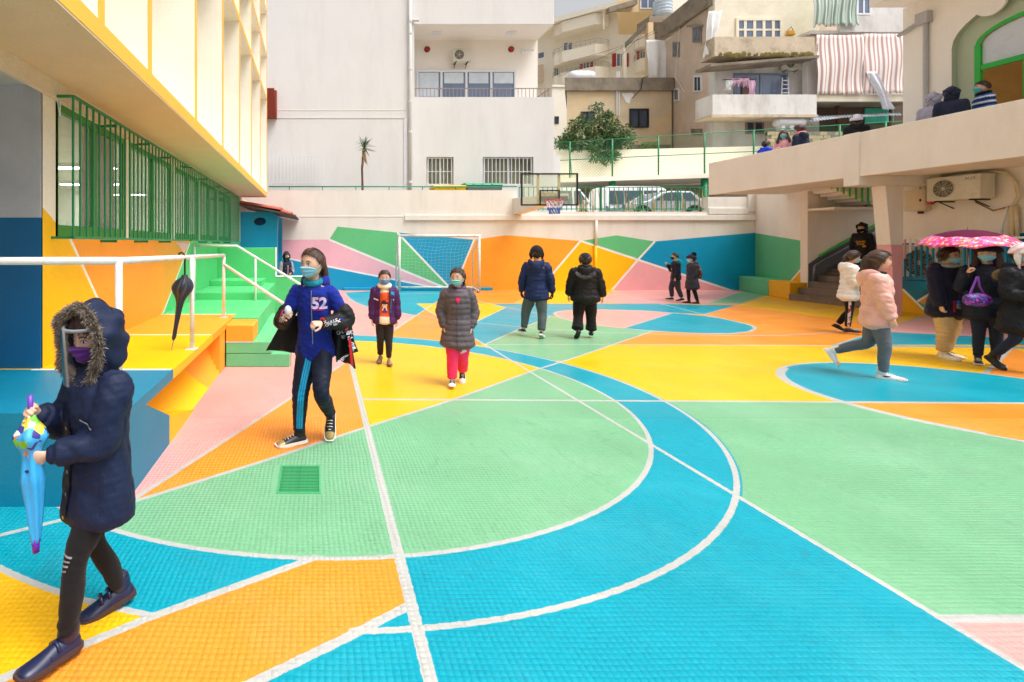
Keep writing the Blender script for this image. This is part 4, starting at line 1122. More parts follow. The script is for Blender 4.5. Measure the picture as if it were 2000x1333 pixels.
mb.build('crown', mat('palm_leaf', (74, 112, 56), rough=.5, var=.25, vscale=9), palm)
mb = MB()
for k in range(60):
    a = random.uniform(0, 6.28); leaf_blade(mb, top + Vector((0, 0, random.uniform(-.35, -.02))), (math.cos(a) * .35, math.sin(a) * .35, -1), random.uniform(.25, .5), .018, .0)
mb.build('dead_leaf_skirt', mat('palm_dead', (176, 146, 108), rough=.9, var=.2, vscale=15), palm)

# wheeled bins peeping over the wall
def bin_(label, px0, px1, pyt, rgb, Y):
    x0, x1, zt = xp(px0, Y), xp(px1, Y), zy(pyt, Y)
    t = thing('wheeled_bin', label, 'bin', ((x0 + x1) / 2, Y + .4, ZT))
    m = mat('bin_%d' % px0, rgb, rough=.4, var=.06)
    body = m if px0 < 900 else mat('bin_grey', (110, 120, 122), rough=.5)
    MB().hexa([(x0 + .12, Y + .1, ZT + .12), (x1 - .12, Y + .1, ZT + .12), (x1 - .12, Y + .75, ZT + .12), (x0 + .12, Y + .75, ZT + .12), (x0 + .02, Y, zt - .1), (x1 - .02, Y, zt - .1), (x1 - .02, Y + .85, zt - .1), (x0 + .02, Y + .85, zt - .1)]).build('body', body, t, bevel=.02)
    l = MB(); n = 10
    for k in range(n): 
        a0, a1 = math.pi * k / n, math.pi * (k + 1) / n
        l.hexa([(x0, Y + .425 - .44 * math.cos(a0), zt - .1), (x1, Y + .425 - .44 * math.cos(a0), zt - .1), (x1, Y + .425 - .44 * math.cos(a1), zt - .1), (x0, Y + .425 - .44 * math.cos(a1), zt - .1),
                (x0, Y + .425 - .44 * math.cos(a0), zt - .08 + .1 * math.sin(a0)), (x1, Y + .425 - .44 * math.cos(a0), zt - .08 + .1 * math.sin(a0)), (x1, Y + .425 - .44 * math.cos(a1), zt - .08 + .1 * math.sin(a1)), (x0, Y + .425 - .44 * math.cos(a1), zt - .08 + .1 * math.sin(a1))])
    l.build('lid', m, t)
    for s in (x0 + .1, x1 - .14):
        for yy in (Y + .15, Y + .65): MB().lathe([(.08, 0), (.08, .05)], 12, (s, yy, ZT + .08), 'X').build('wheel', m_dark, t)
    for k in range(3): MB().box(x0 + (x1 - x0) * (k + .7) / 4, x0 + (x1 - x0) * (k + .7) / 4 + .05, Y - .03, Y + .01, zt - .12, zt - .05).build('lid_tab', m, t)
bin_('yellow bin lid showing over the wall top', 848, 912, 361.5, (232, 190, 20), 19.4)
bin_('grey bin with green lid showing over the wall top', 911, 983, 357, (40, 150, 112), 19.5)

# ------------------------------------------------ railings on the wall top
gr_ = thing('wall_top_rail', 'low green rail along the top of the left stretch of boundary wall', 'railing', (2, 18.45, 3.5))
zt0 = zy(372, YW); zr0 = zy(365, 18.45)
MB().tube([(-1.7, 18.45, zr0), (xp(1010, 18.45), 18.45, zr0)], .022, 8).build('rail', m_green, gr_, smooth=True)
bb = MB(); bb.tube([(0, 0, 0), (0, 0, zr0 - zt0)], .016, 6); copies('post', bb.mesh('post', m_green), [(xp(500 + 65 * k, 18.45), 18.45, zt0 - .004) for k in range(8)], gr_)
fe = thing('terrace_fence', 'green vertical bar fence on the low wall in front of the vans', 'fence', (10, 18.5, 2.75))
zf0, zf1 = zy(412, 18.5), zy(366, 18.5); xf0, xf1 = xp(1013, 18.5), xp(1386, 18.5)
for zz in (zf0 + .06, zf1): MB().box(xf0, xf1, 18.485, 18.515, zz - .015, zz + .015).build('rail', m_green, fe)
bb = MB(); bb.box(-.011, .011, -.011, .011, 0, zf1 - zf0 - .016); copies('bar', bb.mesh('bar', m_green), [(xf0 + .02 + (xf1 - xf0 - .04) * k / 40, 18.5, zf0) for k in range(41)], fe)
for px in (1020, 1174, 1250, 1324, 1384): MB().box(xp(px, 18.5) - .02, xp(px, 18.5) + .02, 18.48, 18.52, zf0 - .02, zf1 + .01).build('post', m_green, fe)
rd = thing('dry_cane_screen', 'dry tan cane stalks leaning on the green terrace fence', 'canes', (11, 18.58, 2.75))
m_cane = mat('cane', (206, 172, 116), rough=.8, var=.2, vscale=8)
for k in range(46):
    px = random.choice([1135, 1160, 1220, 1230, 1240, 1262, 1290, 1310, 1330, 1345, 1362, 1375]) + random.uniform(-12, 12)
    h = random.uniform(.35, .95); lean = random.uniform(-.22, .22); x = xp(px, 18.58)
    MB().tube([(x, 18.56 + random.uniform(0, .1), 2.72), (x + lean * h * .5 + random.uniform(-.02, .02), 18.58, 2.72 + h * .55), (x + lean * h, 18.57, 2.75 + h)], [.016, .014, .008], 5).build('cane', m_cane, rd)

# ------------------------------------------------ parked vehicles
m_vwhite = mat('van_white', (244, 244, 244), rough=.25, coat=.4, var=.03)
m_silver = mat('car_silver', (188, 192, 198), rough=.25, metal=.4, coat=.5, var=.03)
m_tyre = mat('tyre', (28, 28, 28), rough=.85)
def vehicle(name, label, cat, x0, Y, prof, wind, wheels, width, m, sx=1, sc=.85):
    """prof: side outline (u,z); wind: list of window outlines on the side; front at +u, sx flips"""
    t = thing(name, label, cat, (x0, Y, ZT))
    f = lambda u, z: (x0 + sx * u * sc, z * sc + ZT)
    n = len(prof); mb = MB(); secs = [(-width / 2, .86, .0), (-width / 2 + .06, .97, 0), (-width * .3, 1.0, 0), (width * .3, 1.0, 0), (width / 2 - .06, .97, 0), (width / 2, .86, 0)]
    uc = sum(p[0] for p in prof) / n; zb = .35
    vs = []
    for yy, k, _ in secs:
        for u, z in prof:
            zz = z if z < 1.0 else 1.0 + (z - 1.0) * (1 - (1 - k) * .6)
            uu = uc + (u - uc) * (1 - (1 - k) * .12)
            X, Z = f(uu, zz); inset = .10 * max(0, (z - 1.0)) if abs(yy) >= width / 2 - .07 else 0
            vs.append((X, Y + yy - math.copysign(inset, yy), Z))
    fs = [tuple(range(n))[::-1], tuple(range((len(secs) - 1) * n, len(secs) * n))]
    for s in range(len(secs) - 1):
        fs += [(s * n + i, s * n + (i + 1) % n, (s + 1) * n + (i + 1) % n, (s + 1) * n + i) for i in range(n)]
    mb.add(vs, fs); body = mb.build('body', m, t, bevel=.02)
    for w in wind:
        wb = MB(); wb.prism([(f(u, z)[0], Y - width / 2 - .012 + .10 * max(0, z - 1.0), f(u, z)[1]) for u, z in w], (0, 0, 0), (0, .03, 0)); wb.build('window', m_glass, t)
    for u in wheels:
        X, Z = f(u, .32)
        for yy in (-width / 2 + .02, width / 2 - .2):
            wh = MB().lathe([(.32, 0), (.32, .18)], 24, (X, Y + yy - .03, Z), 'Y').build('wheel', m_tyre, t)
            MB().lathe([(.2, -.006), (.001, -.01)], 16, (X, Y + yy - .03, Z), 'Y', caps=False).build('hubcap', m_metal, wh)
        MB().lathe([(.4, 0), (.4, .02)], 24, (X, Y - width / 2 - .006, Z), 'Y').build('wheel_arch', m_dark, t)
    uf = max(p[0] for p in prof)
    for yy in (-width / 2 + .2, width / 2 - .2):
        X, Z = f(uf - .05, .75); MB().lathe([(.1, -.04), (.06, .06)], 12, (X, Y + yy, Z), 'X').build('headlight', m_glassb, t)
    X, Z = f(uf - .9, 1.05); MB().box(X - .08, X + .08, Y - width / 2 - .16, Y - width / 2 - .0, Z, Z + .2).build('mirror', m, t, bevel=.03)
    return t
vanp = [(0, .35), (4.3, .35), (4.45, .6), (4.4, .95), (4.05, 1.12), (3.45, 1.95), (3.2, 2.1), (.25, 2.12), (.06, 1.95), (0, 1.2)]
vanw = [[(.25, 1.08), (1.0, 1.08), (1.0, 1.84), (.28, 1.84)], [(1.1, 1.08), (2.1, 1.08), (2.1, 1.84), (1.1, 1.84)], [(2.2, 1.08), (2.95, 1.08), (2.95, 1.84), (2.2, 1.84)], [(3.08, 1.08), (3.85, 1.08), (3.4, 1.84), (3.08, 1.84)]]
Yv = 24.7
vehicle('parked_minibus', 'white minibus parked behind the fence in the middle, nose right', 'minibus', xp(1183, Yv), Yv + .85, vanp, vanw, (.9, 3.55), 1.75, m_vwhite)
vehicle('parked_minibus', 'white minibus half hidden behind the basketball backboard, rear to the left', 'minibus', xp(1176, Yv) - 3.85, Yv + 1.0, vanp, vanw, (.9, 3.55), 1.75, m_vwhite)
carp = [(0, .3), (4.1, .3), (4.25, .5), (4.2, .72), (3.9, .86), (3.15, .98), (2.35, 1.46), (1.9, 1.52), (.9, 1.5), (.35, 1.05), (.05, .95), (-.02, .6)]
carw = [[(.62, 1.0), (1.35, 1.0), (1.35, 1.4), (.95, 1.4)], [(1.45, 1.0), (2.85, 1.0), (2.25, 1.38), (1.95, 1.42), (1.45, 1.42)]]
Yc = 22.0
vehicle('parked_car', 'silver hatchback parked behind the fence in front of the minibus', 'car', xp(1222, Yc) + 3.6, Yc + .8, carp, carw, (.8, 3.4), 1.65, m_silver, -1)

# ------------------------------------------------ upper deck with chain-link fence, cream retaining wall
dk = thing('upper_deck', 'cream concrete deck over the parked minibuses on green columns', 'deck', (16, 27, ZT))
m_crw = mat('cream_wall', (244, 236, 216), rough=.85, var=.03, bump=.2, stain=(220, 206, 180), stain_amt=.3, stain_scale=.6)
MB().hexa([(xp(1083, 27), 27, zy(357, 27)), (27, 27, zy(340, 27)), (27, 32, zy(340, 27)), (xp(1083, 27), 32, zy(357, 27)), (xp(1083, 27), 27, zy(349, 27)), (27, 27, zy(331, 27)), (27, 32, zy(331, 27)), (xp(1083, 27), 32, zy(349, 27))]).build('slab', m_crw, dk)
for px in (1196, 1376): MB().lathe([(.16, ZT), (.16, zy(350, 27.3))], 14, (xp(px, 27.3), 27.3, 0)).build('column', m_green, dk, smooth=True)
MB().box(11.5, 27, 31.7, 31.9, ZT, 5.0).build('parking_wall', mat('parking_wall', (196, 176, 146), rough=.9), dk)
cw = thing('cream_retaining_wall', 'long cream retaining wall behind the green chain link fence', 'wall', (17, 30, 5))
MB().hexa([(xp(1075, 30), 30, 4.9), (29, 30, 5.2), (29, 30.3, 5.2), (xp(1075, 30), 30.3, 4.9), (xp(1075, 30), 30, zy(296, 30)), (29, 30, zy(283, 30)), (29, 30.3, zy(283, 30)), (xp(1075, 30), 30.3, zy(296, 30))]).build('wall_core', m_crw, cw)
MB().box(xp(1082, 23.5), xp(1094, 23.5), 23.5, 24.0, ZT, zy(305, 23.5)).build('gate_pier', m_ob, cw)
cf = thing('chain_link_fence', 'tall green chain link fence on the upper deck', 'fence', (17, 27.1, 5))
Yq = 27.1
dz = lambda px: zy(349 - (px - 1083) / 530 * 16, Yq)
ftop = lambda px: zy(279 - (px - 1085) * .062, Yq)
for px in (1113, 1196, 1286, 1376, 1472, 1560, 1640, 1730):
    MB().tube([(xp(px, Yq), Yq, dz(px)), (xp(px, Yq), Yq, ftop(px))], .04, 8).build('post', m_green, cf, smooth=True)
for k in (0, 1):
    g_ = (lambda p: ftop(p)) if k == 0 else (lambda p: (ftop(p) + dz(p)) / 2)
    MB().tube([(xp(1085, Yq), Yq, g_(1085)), (xp(1770, Yq), Yq, g_(1770))], .022, 6).build('rail', m_green, cf, smooth=True)
MB().tube([(xp(1113, Yq), Yq + .05, dz(1113) + 1.6), (xp(1108, Yq), Yq - .5, dz(1113))], .02, 6).build('brace', m_green, cf)
MB().tube([(xp(1376, Yq), Yq - .02, dz(1376) + 1.2), (xp(1366, Yq), Yq - .4, dz(1376))], .02, 6).build('brace', m_green, cf)
wm = MB(); xs0, xs1 = xp(1085, Yq), xp(1770, Yq)
stp = .16; H_ = 2.1
x = xs0 - H_
while x < xs1:
    for sgn in (1, -1):
        xa, xb = (x, x + H_) if sgn > 0 else (x + H_, x)
        pz = lambda xx, tt: (lambda p: dz(p) + (ftop(p) - dz(p)) * tt)(CX + xx / Yq * FPX)
        ta, tb = 0.0, 1.0
        if sgn > 0: ta, tb = max(0, (xs0 - x) / H_), min(1, (xs1 - x) / H_)
        else: ta, tb = max(0, (x + H_ - xs1) / H_), min(1, (x + H_ - xs0) / H_)
        if ta < tb:
            fa = lambda tt: (xa + (xb - xa) * tt, Yq, pz(xa + (xb - xa) * tt, tt))
            wm.tube([fa(ta), fa(tb)], .0035, 3, caps=False)
    x += stp
wmo = wm.build('wire_mesh', m_green, cf)

# broad-leaved tree spilling over the cream wall
tr = thing('leafy_tree', 'dense dark green tree spilling over the cream retaining wall', 'tree', (xp(1165, 31), 31.0, 5.0))
Yt = 30.6
tk = MB(); bs = Vector((xp(1165, 31), 31.0, 5.0)); 
limbs = [[bs, at(1168, 300, 31), at(1160, 265, 30.8), at(1140, 240, 30.6)], [at(1168, 300, 31), at(1190, 268, 30.6), at(1205, 245, 30.4)], [at(1166, 290, 31), at(1135, 270, 30.3), at(1105, 266, 29.9)],
         [at(1167, 295, 31), at(1180, 300, 29.8), at(1182, 316, 29.5)], [at(1165, 280, 31), at(1170, 240, 30.9), at(1172, 222, 31)], [at(1167, 285, 31), at(1210, 275, 30.2), at(1228, 272, 30)]]
for i, l in enumerate(limbs): tk.tube(l, [.16, .11, .06, .03][:len(l)] if i == 0 else [.09, .055, .025][:len(l)], 7)
tk.build('trunk', mat('bark', (92, 76, 62), rough=.95, bump=.6, bscale=15), tr, smooth=True)
lf = MB(); rr = random.Random(3)
clumps = []
for (px, py, r) in ((1165, 228, 26), (1190, 240, 26), (1140, 245, 24), (1115, 268, 20), (1210, 262, 24), (1150, 265, 26), (1180, 262, 28), (1130, 285, 18), (1105, 275, 14), (1200, 285, 22), (1225, 270, 14), (1172, 290, 24), (1178, 308, 15), (1195, 305, 14), (1160, 300, 14)):
    for k in range(9):
        a, e = rr.uniform(0, 6.28), rr.uniform(-1, 1); rad = r * rr.uniform(.35, 1.0)
        clumps.append((at(px + rad * math.cos(a) * math.sqrt(1 - e * e), py + rad * e * .8, Yt + rr.uniform(-1.2, .8)), rr.uniform(.16, .34)))
for c, r in clumps:
    for k in range(85):
        v = Vector((rr.gauss(0, 1), rr.gauss(0, 1), rr.gauss(0, 1))).normalized(); p = c + v * r * rr.uniform(.5, 1.15)
        d = (v + Vector((rr.gauss(0, .5), rr.gauss(0, .5), rr.gauss(-.1, .5)))).normalized(); s_ = d.cross(Vector((rr.gauss(0, 1), rr.gauss(0, 1), rr.gauss(0, 1)))).normalized()
        L_, w_ = rr.uniform(.13, .22), rr.uniform(.03, .048)
        lf.add([p, p + d * L_ * .5 + s_ * w_, p + d * L_, p + d * L_ * .5 - s_ * w_], [(0, 1, 2, 3)], rr.choice((0, 0, 0, 1, 1, 2)))
lf.build('crown', [mat('leaf_a', (62, 92, 50), rough=.5, var=.2), mat('leaf_b', (92, 120, 66), rough=.5, var=.2), mat('leaf_c', (132, 124, 80), rough=.6, var=.2)], tr)
# ============================================================ houses on the hillside
m_tan = mat('tan_render', (212, 192, 162), rough=.95, var=.12, vscale=.8, bump=.4, bscale=12, stain=(230, 188, 122), stain_amt=.7, stain_scale=.55)
m_conc = mat('old_concrete', (142, 130, 114), rough=.95, var=.25, vscale=1.2, bump=.6, bscale=9, stain=(80, 74, 62), stain_amt=.7, stain_scale=1.0)
m_brownw = mat('brown_render', (204, 184, 164), rough=.95, var=.08, vscale=.7, bump=.35, bscale=10, stain=(228, 200, 190), stain_amt=.8, stain_scale=.35)
m_old = mat('old_white', (222, 218, 214), rough=.9, var=.06, vscale=1.5, bump=.3, bscale=10, stain=(160, 150, 140), stain_amt=.6, stain_scale=.9, streak=.3)
m_oldcream = mat('old_cream', (240, 230, 208), rough=.9, var=.05, bump=.2, stain=(200, 186, 156), stain_amt=.4, stain_scale=.8)
m_balc = mat('balcony_concrete', (206, 188, 164), rough=.95, var=.12, vscale=1.5, bump=.4, bscale=10, stain=(112, 98, 78), stain_amt=.7, stain_scale=1.1)
m_moss = mat('moss', (116, 104, 52), rough=1, var=.3, vscale=5, bump=.8, bscale=20)
m_apt = mat('apartment_cream', (244, 237, 222), rough=.85, var=.02, stain=(226, 212, 188), stain_amt=.3, stain_scale=.2)
m_aptw = mat('apartment_white', (246, 240, 226), rough=.85, var=.02)
m_shut = mat('shutter_red', (170, 48, 48), rough=.6)
m_grey = mat('grey_rail', (176, 172, 164), rough=.5)

def pdeep(px0, px1, py0, py1, Y, d):
    """house body running back up the hill at an angle"""
    x0, x1, z0, z1 = xp(px0, Y), xp(px1, Y), zy(py1, Y), zy(py0, Y); k = (px0 - CX) / FPX * d + .15
    return MB().hexa([(x0, Y, z0), (x1, Y, z0), (x1 + k, Y + d, z0), (x0 + k, Y + d, z0), (x0, Y, z1), (x1, Y, z1), (x1 + k, Y + d, z1), (x0 + k, Y + d, z1)])
# far cream apartment block: facade turned, three storeys of rounded balconies
ap = thing('apartment_block', 'cream apartment block with rounded balconies and red shutters high on the hill', 'building', (40, 58, 12))
Pa, Pb = Vector((xp(1050, 63), 63, 0)), Vector((xp(1312, 54), 54, 0))
fd = (Pb - Pa).normalized(); fn = Vector((fd.y, -fd.x, 0)); fn = -fn if fn.y > 0 else fn
def ap3(s, z, o=0.0): p = Pa + fd * s + fn * o; return (p.x, p.y, z)
def aps(px): k = (px - CX) / FPX; return ((k * Pa.y - Pa.x) / (fd.x - k * fd.y))
def apy(px): return (Pa + fd * aps(px)).y
def apz(px, py): return zy(py, apy(px))
def apbox(px0, px1, py0, py1, o0, o1, m, nm, par=ap, ref=None):
    s0, s1 = aps(px0), aps(px1); rx = ref or (px0 + px1) / 2
    z0, z1 = apz(rx, py1), apz(rx, py0)
    return MB().hexa([ap3(s0, z0, o0), ap3(s1, z0, o0), ap3(s1, z0, o1), ap3(s0, z0, o1), ap3(s0, z1, o0), ap3(s1, z1, o0), ap3(s1, z1, o1), ap3(s0, z1, o1)]).build(nm, m, par)
apbox(1040, 1312, 30, 320, -8, 0, m_apt, 'wall', ref=1180)
apbox(1046, 1312, 24, 33, -8, 2.2, m_aptw, 'roof_slab', ref=1180)
for py, nm in ((66, 'a'), (124, 'b'), (166, 'c')):
    for px0, px1, o in ((1083, 1190, 2.0), (1240, 1300, 1.5)):
        mb = MB(); n = 12; s0, s1 = aps(px0), aps(px1); zz = apz(1140, py)
        ring = [ap3(s0, 0, 0)] + [ap3(s0 + (s1 - s0) * k / n, 0, o * (1 if 2 < k < n - 1 else .75 if 0 < k < n else .3)) for k in range(n + 1)] + [ap3(s1, 0, 0)]
        mb.prism(ring, (0, 0, zz), (0, 0, zz + 1.25)); bal = mb.build('balcony', m_apt, ap)
        rb_ = MB(); pts = [(p[0], p[1], zz + 1.85) for p in ring]; rb_.tube(pts, .03, 5); pts2 = [(p[0], p[1], zz + 1.55) for p in ring]; rb_.tube(pts2, .02, 4)
        for p in ring[1:-1]: rb_.tube([(p[0], p[1], zz + 1.25), (p[0], p[1], zz + 1.85)], .02, 4)
        rb_.build('railing', m_grey, bal)
def apwin(px0, px1, py0, py1, shutters):
    f = apbox(px0, px1, py0, py1, 0, .12, m_aptw, 'window'); d = (px1 - px0) * .1
    apbox(px0 + d, (px0 + px1) / 2 - d / 2, py0 + 1.2, py1 - 1.2, .12, .14, m_glassb, 'pane', f); apbox((px0 + px1) / 2 + d / 2, px1 - d, py0 + 1.2, py1 - 1.2, .12, .14, m_glassb, 'pane', f)
    if shutters:
        w = (px1 - px0) * .5
        apbox(px0 - w, px0 - .3, py0, py1, .02, .1, m_shut, 'shutter', f); apbox(px1 + .3, px1 + w, py0, py1, .02, .1, m_shut, 'shutter', f)
apwin(1139, 1152, 117, 139, True); apwin(1204, 1220, 105, 131, True); apwin(1082, 1092, 134, 158, False); apwin(1100, 1120, 84, 100, False); apwin(1250, 1262, 100, 122, True)
apbox(1052, 1064, 130, 165, .5, .7, mat('curtain_striped', (206, 186, 164), rough=.9, var=.3, vscale=9), 'curtain')
for px in (1185, 1243): apbox(px, px + 3, 28, 66, 1.6, 1.75, m_aptw, 'roof_post')
apbox(1052, 1062, 104, 113, 0, .1, m_glassb, 'window')
q = ap3(aps(1115), apz(1115, 122), 1.2)
# white block below it
wb = thing('white_block', 'plain white block with one small dark window below the cream apartments', 'building', (21, 45, 6))
pdeep(1078, 1250, 168, 330, 45, 5).build('wall', m_aptw, wb); window(wb, 1083, 1091, 228, 242, 45, m_dark, m_glass, 1, 1, .05)
pdeep(1079, 1250, 166, 170, 44.9, 5.2).build('roof_edge', m_aptw, wb)
# upper brown house with concrete terrace frame and blue-grey tank
uh = thing('terrace_house', 'tan hillside house with a bare concrete terrace frame', 'building', (32, 46, 12))
pdeep(1205, 1420, -60, 24, 47, 5).build('wall', mat('tan_render2', (214, 190, 150), rough=.9, var=.05), uh)
window(uh, 1250, 1280, -12, 18, 46.98, m_alu, m_glassb, 2, 1, .08)
MB().prism([tuple(at(*q, 46.4)) for q in ((1190, 24), (1245, 8), (1245, -2), (1190, 14))], (0, 0, 0), (0, .5, 0)).build('roof_slab', m_conc, uh)
pdeep(1300, 1420, -60, 36, 43.5, 3).build('upper_wall', m_apt, uh)
pbox(1316, 1346, 26, 35, 43.3, .2).build('red_canopy', mat('red_cloth', (196, 30, 50), rough=.7), uh)
tf = thing('concrete_frame', 'bare weathered concrete frame beside the brown house', 'frame', (27, 40, 10))
MB().hexa([tuple(at(1220, 96, 40)), tuple(at(1275, 42, 39)), tuple(at(1275, 42, 41)), tuple(at(1220, 96, 43)), tuple(at(1220, 84, 40)), tuple(at(1275, 30, 39)), tuple(at(1275, 30, 41)), tuple(at(1220, 84, 43))]).build('slab', m_conc, tf)
pbox(1268, 1332, 32, 44, 39, 1.5).build('slab', m_conc, tf)
pbox(1218, 1224, 86, 170, 40, .25).build('column', mat('col_pale', (222, 212, 192), rough=.9), tf); pbox(1266, 1276, 44, 160, 39, .4).build('column', m_tan, tf)
wt = thing('roof_tank', 'ribbed pale blue water tank on the concrete frame', 'water tank', at(1294, 32, 40))
cc = at(1294, 31, 40.5); pr = []
for k in range(9): pr += [(.64 + (.03 if k % 2 else 0), cc.z + k * .13), (.64 + (.03 if k % 2 else 0), cc.z + k * .13 + .1)]
MB().lathe(pr + [(.5, cc.z + 1.25), (.1, cc.z + 1.3)], 24, (cc.x, cc.y, 0)).build('tank', mat('tank_blue', (190, 204, 216), rough=.4), wt, smooth=False)
# torn white sheet
def drape(name, px0, px1, py0, py1, Y, m, par, folds=6, amp=.12, skew=0, nx=40, nz=14, ragged=0.0, seed=1, taper=0.0):
    r_ = random.Random(seed); vs = []
    hem = [r_.uniform(-1, 1) * ragged for _ in range(nx + 1)]
    for j in range(nz + 1):
        for i in range(nx + 1):
            u, v = i / nx, j / nz
            pxx = px0 + (px1 - px0) * (u * (1 - taper * v) + taper * v * .5) + skew * v
            pyy = py0 + (py1 - py0) * v + hem[i] * v
            p = at(pxx, pyy, Y); p.y += amp * (.3 + .7 * v) * math.sin(u * folds * 6.283 + v * 1.3) + .05 * math.sin(v * 7 + u * 3)
            vs.append(tuple(p))
    mb = MB(); mb.add(vs, [(j * (nx + 1) + i, j * (nx + 1) + i + 1, (j + 1) * (nx + 1) + i + 1, (j + 1) * (nx + 1) + i) for j in range(nz) for i in range(nx)])
    o = mb.build(name, m, par, smooth=True); md = o.modifiers.new('solid', 'SOLIDIFY'); md.thickness = .01
    return o
m_sheet = mat('white_sheet', (240, 238, 236), rough=.9, var=.05)
# tan single-storey house
th_ = thing('tan_house', 'low tan house with a dark concrete parapet behind the tree', 'building', (20, 36, 6))
pdeep(1107, 1312, 176, 300, 36, 4.5).build('wall', m_tan, th_)
pdeep(1103, 1316, 152, 177, 35.8, 4.8).build('parapet', m_conc, th_)
pbox(1232, 1310, 283, 300, 35.9, .15).build('plinth', m_conc, th_)
window(th_, 1229, 1266, 213, 250, 36, m_dark, m_glass, 2, 1, .09, .1); window(th_, 1134, 1160, 219, 245, 36, m_dark, m_glass, 2, 1, .08, .1)
for px in (1205, 1209): MB().tube([tuple(at(px, 226, 35.9)), tuple(at(px, 140, 35.9))], .04, 6).build('vent_pipe', m_alu, th_)
MB().tube([tuple(at(1235, 192, 35.85)), tuple(at(1252, 175, 35.7)), tuple(at(1256, 152, 35.7)), tuple(at(1266, 150, 35.7))], .03, 6).build('hose', m_dark, th_)
pp_ = MB(); pp_.add([tuple(at(*p, 35.98)) for p in ((1214, 183), (1236, 181), (1239, 189), (1233, 192), (1229, 203), (1222, 199), (1218, 190))], [(0, 1, 2, 3, 4, 5, 6)]); pp_.build('plaster_patch', m_sheet, th_)
MB().lathe([(.1, -.05), (.16, 0)], 14, (at(1165, 212, 36).x, 35.99, at(1165, 212, 36).z), 'Y').build('round_vent', m_conc, th_)
tk2 = thing('white_roof_tank', 'white round tank lying on the roof of the tan house', 'water tank', at(1134, 152, 38))
c = at(1135, 163, 38); MB().lathe([(.05, -.9), (.4, -.85), (.45, -.5), (.45, .5), (.4, .85), (.05, .9)], 20, (c.x, c.y, c.z + .45), 'X').build('tank', m_alu, tk2, smooth=True)
bsh = thing('small_shrub', 'small bright green shrub at the foot of the tan house', 'shrub', at(1270, 291, 33)); mb = MB(); r3 = random.Random(5)
for k in range(240):
    c = at(1270 + r3.uniform(-16, 16), 286 + r3.uniform(-8, 7), 33 + r3.uniform(-.3, .3)); leaf_blade(mb, c, (r3.gauss(0, 1), r3.gauss(0, 1), r3.gauss(.4, .6)), r3.uniform(.12, .28), .03, .3, 2)
mb.build('foliage', mat('leaf_bright', (120, 160, 60), rough=.5, var=.2), bsh)

# tall brown and white house
bh = thing('brown_house', 'tall weathered house with brown side, balconies and striped awnings', 'building', (26, 31, 6))
Yh1, Yh2 = 31.0, 38.0
K0, K1 = Vector((xp(1395, Yh1), Yh1, 0)), Vector((xp(1290, Yh2), Yh2, 0))
ztop = 16.2
MB().hexa([(K0.x, K0.y, 4), (K0.x + 8, K0.y + .5, 4), (K1.x + 8, K1.y, 4), (K1.x, K1.y, 4), (K0.x, K0.y, ztop), (K0.x + 8, K0.y + .5, ztop), (K1.x + 8, K1.y, ztop), (K1.x, K1.y, ztop)]).build('brown_wall', m_brownw, bh)
sdv = (K1 - K0).normalized(); ns = Vector((-abs(sdv.y), sdv.x, 0)); ns = Vector((-sdv.y, sdv.x, 0)); ns = ns if ns.x < 0 else -ns
def bside(px, py, o=0.0):
    k = (px - CX) / FPX; s = (k * K0.y - K0.x) / (sdv.x - k * sdv.y); p = K0 + sdv * s + ns * o; return Vector((p.x, p.y, zy(py, p.y)))
def bsbox(px0, px1, py0, py1, o0, o1, m, nm, par=bh):
    a, c, e, g = bside(px0, py1), bside(px1, py1), bside(px1, py0), bside(px0, py0)
    return MB().hexa([a + ns * o0, c + ns * o0, c + ns * o1, a + ns * o1, g + ns * o0, e + ns * o0, e + ns * o1, g + ns * o1]).build(nm, m, par)
MB().prism([tuple(bside(1393, -32, .25)), tuple(bside(1286, 55, .25)), tuple(bside(1286, 82, .25)), tuple(bside(1393, 12, .25))], (0, 0, 0), tuple(ns * -.6)).build('roof_band', m_conc, bh)
for r_ in ((1354, 1371, 52, 84), (1315, 1328, 82, 112), (1356, 1372, 148, 180), (1318, 1327, 173, 198)):
    f = bsbox(*r_, -.02, .06, m_conc if r_[2] < 100 else m_alu, 'window'); d = (r_[1] - r_[0]) * .16
    m_ = (r_[0] + r_[1]) / 2
    bsbox(r_[0] + d, m_ - d * .3, r_[2] + 3, r_[3] - 3, .06, .07, m_glass, 'pane', f); bsbox(m_ + d * .3, r_[1] - d, r_[2] + 3, r_[3] - 3, .06, .07, m_glass, 'pane', f)
bsbox(1351, 1374, 49, 53, -.02, .3, m_conc, 'window_hood'); bsbox(1351, 1372, 252, 264, 0, .05, m_conc, 'blocked_opening')
MB().tube([bside(1325, 30, .1), bside(1330, 60, .1), bside(1322, 150, .1), bside(1340, 180, .1)], .02, 5).build('cable', m_alu, bh)
Yf = 30.95
pbox(1396, 1600, -60, 83, Yf, .5).build('top_wall', m_oldcream, bh)
pbox(1396, 1596, 110, 192, Yf, .5).build('middle_wall', m_old, bh)
pbox(1392, 1600, 225, 300, Yf - .02, .5).build('lower_wall', m_old, bh)
w = window(bh, 1436, 1527, 36, 82, Yf, m_oldcream, m_glassb, 5, 2, .16, .08)
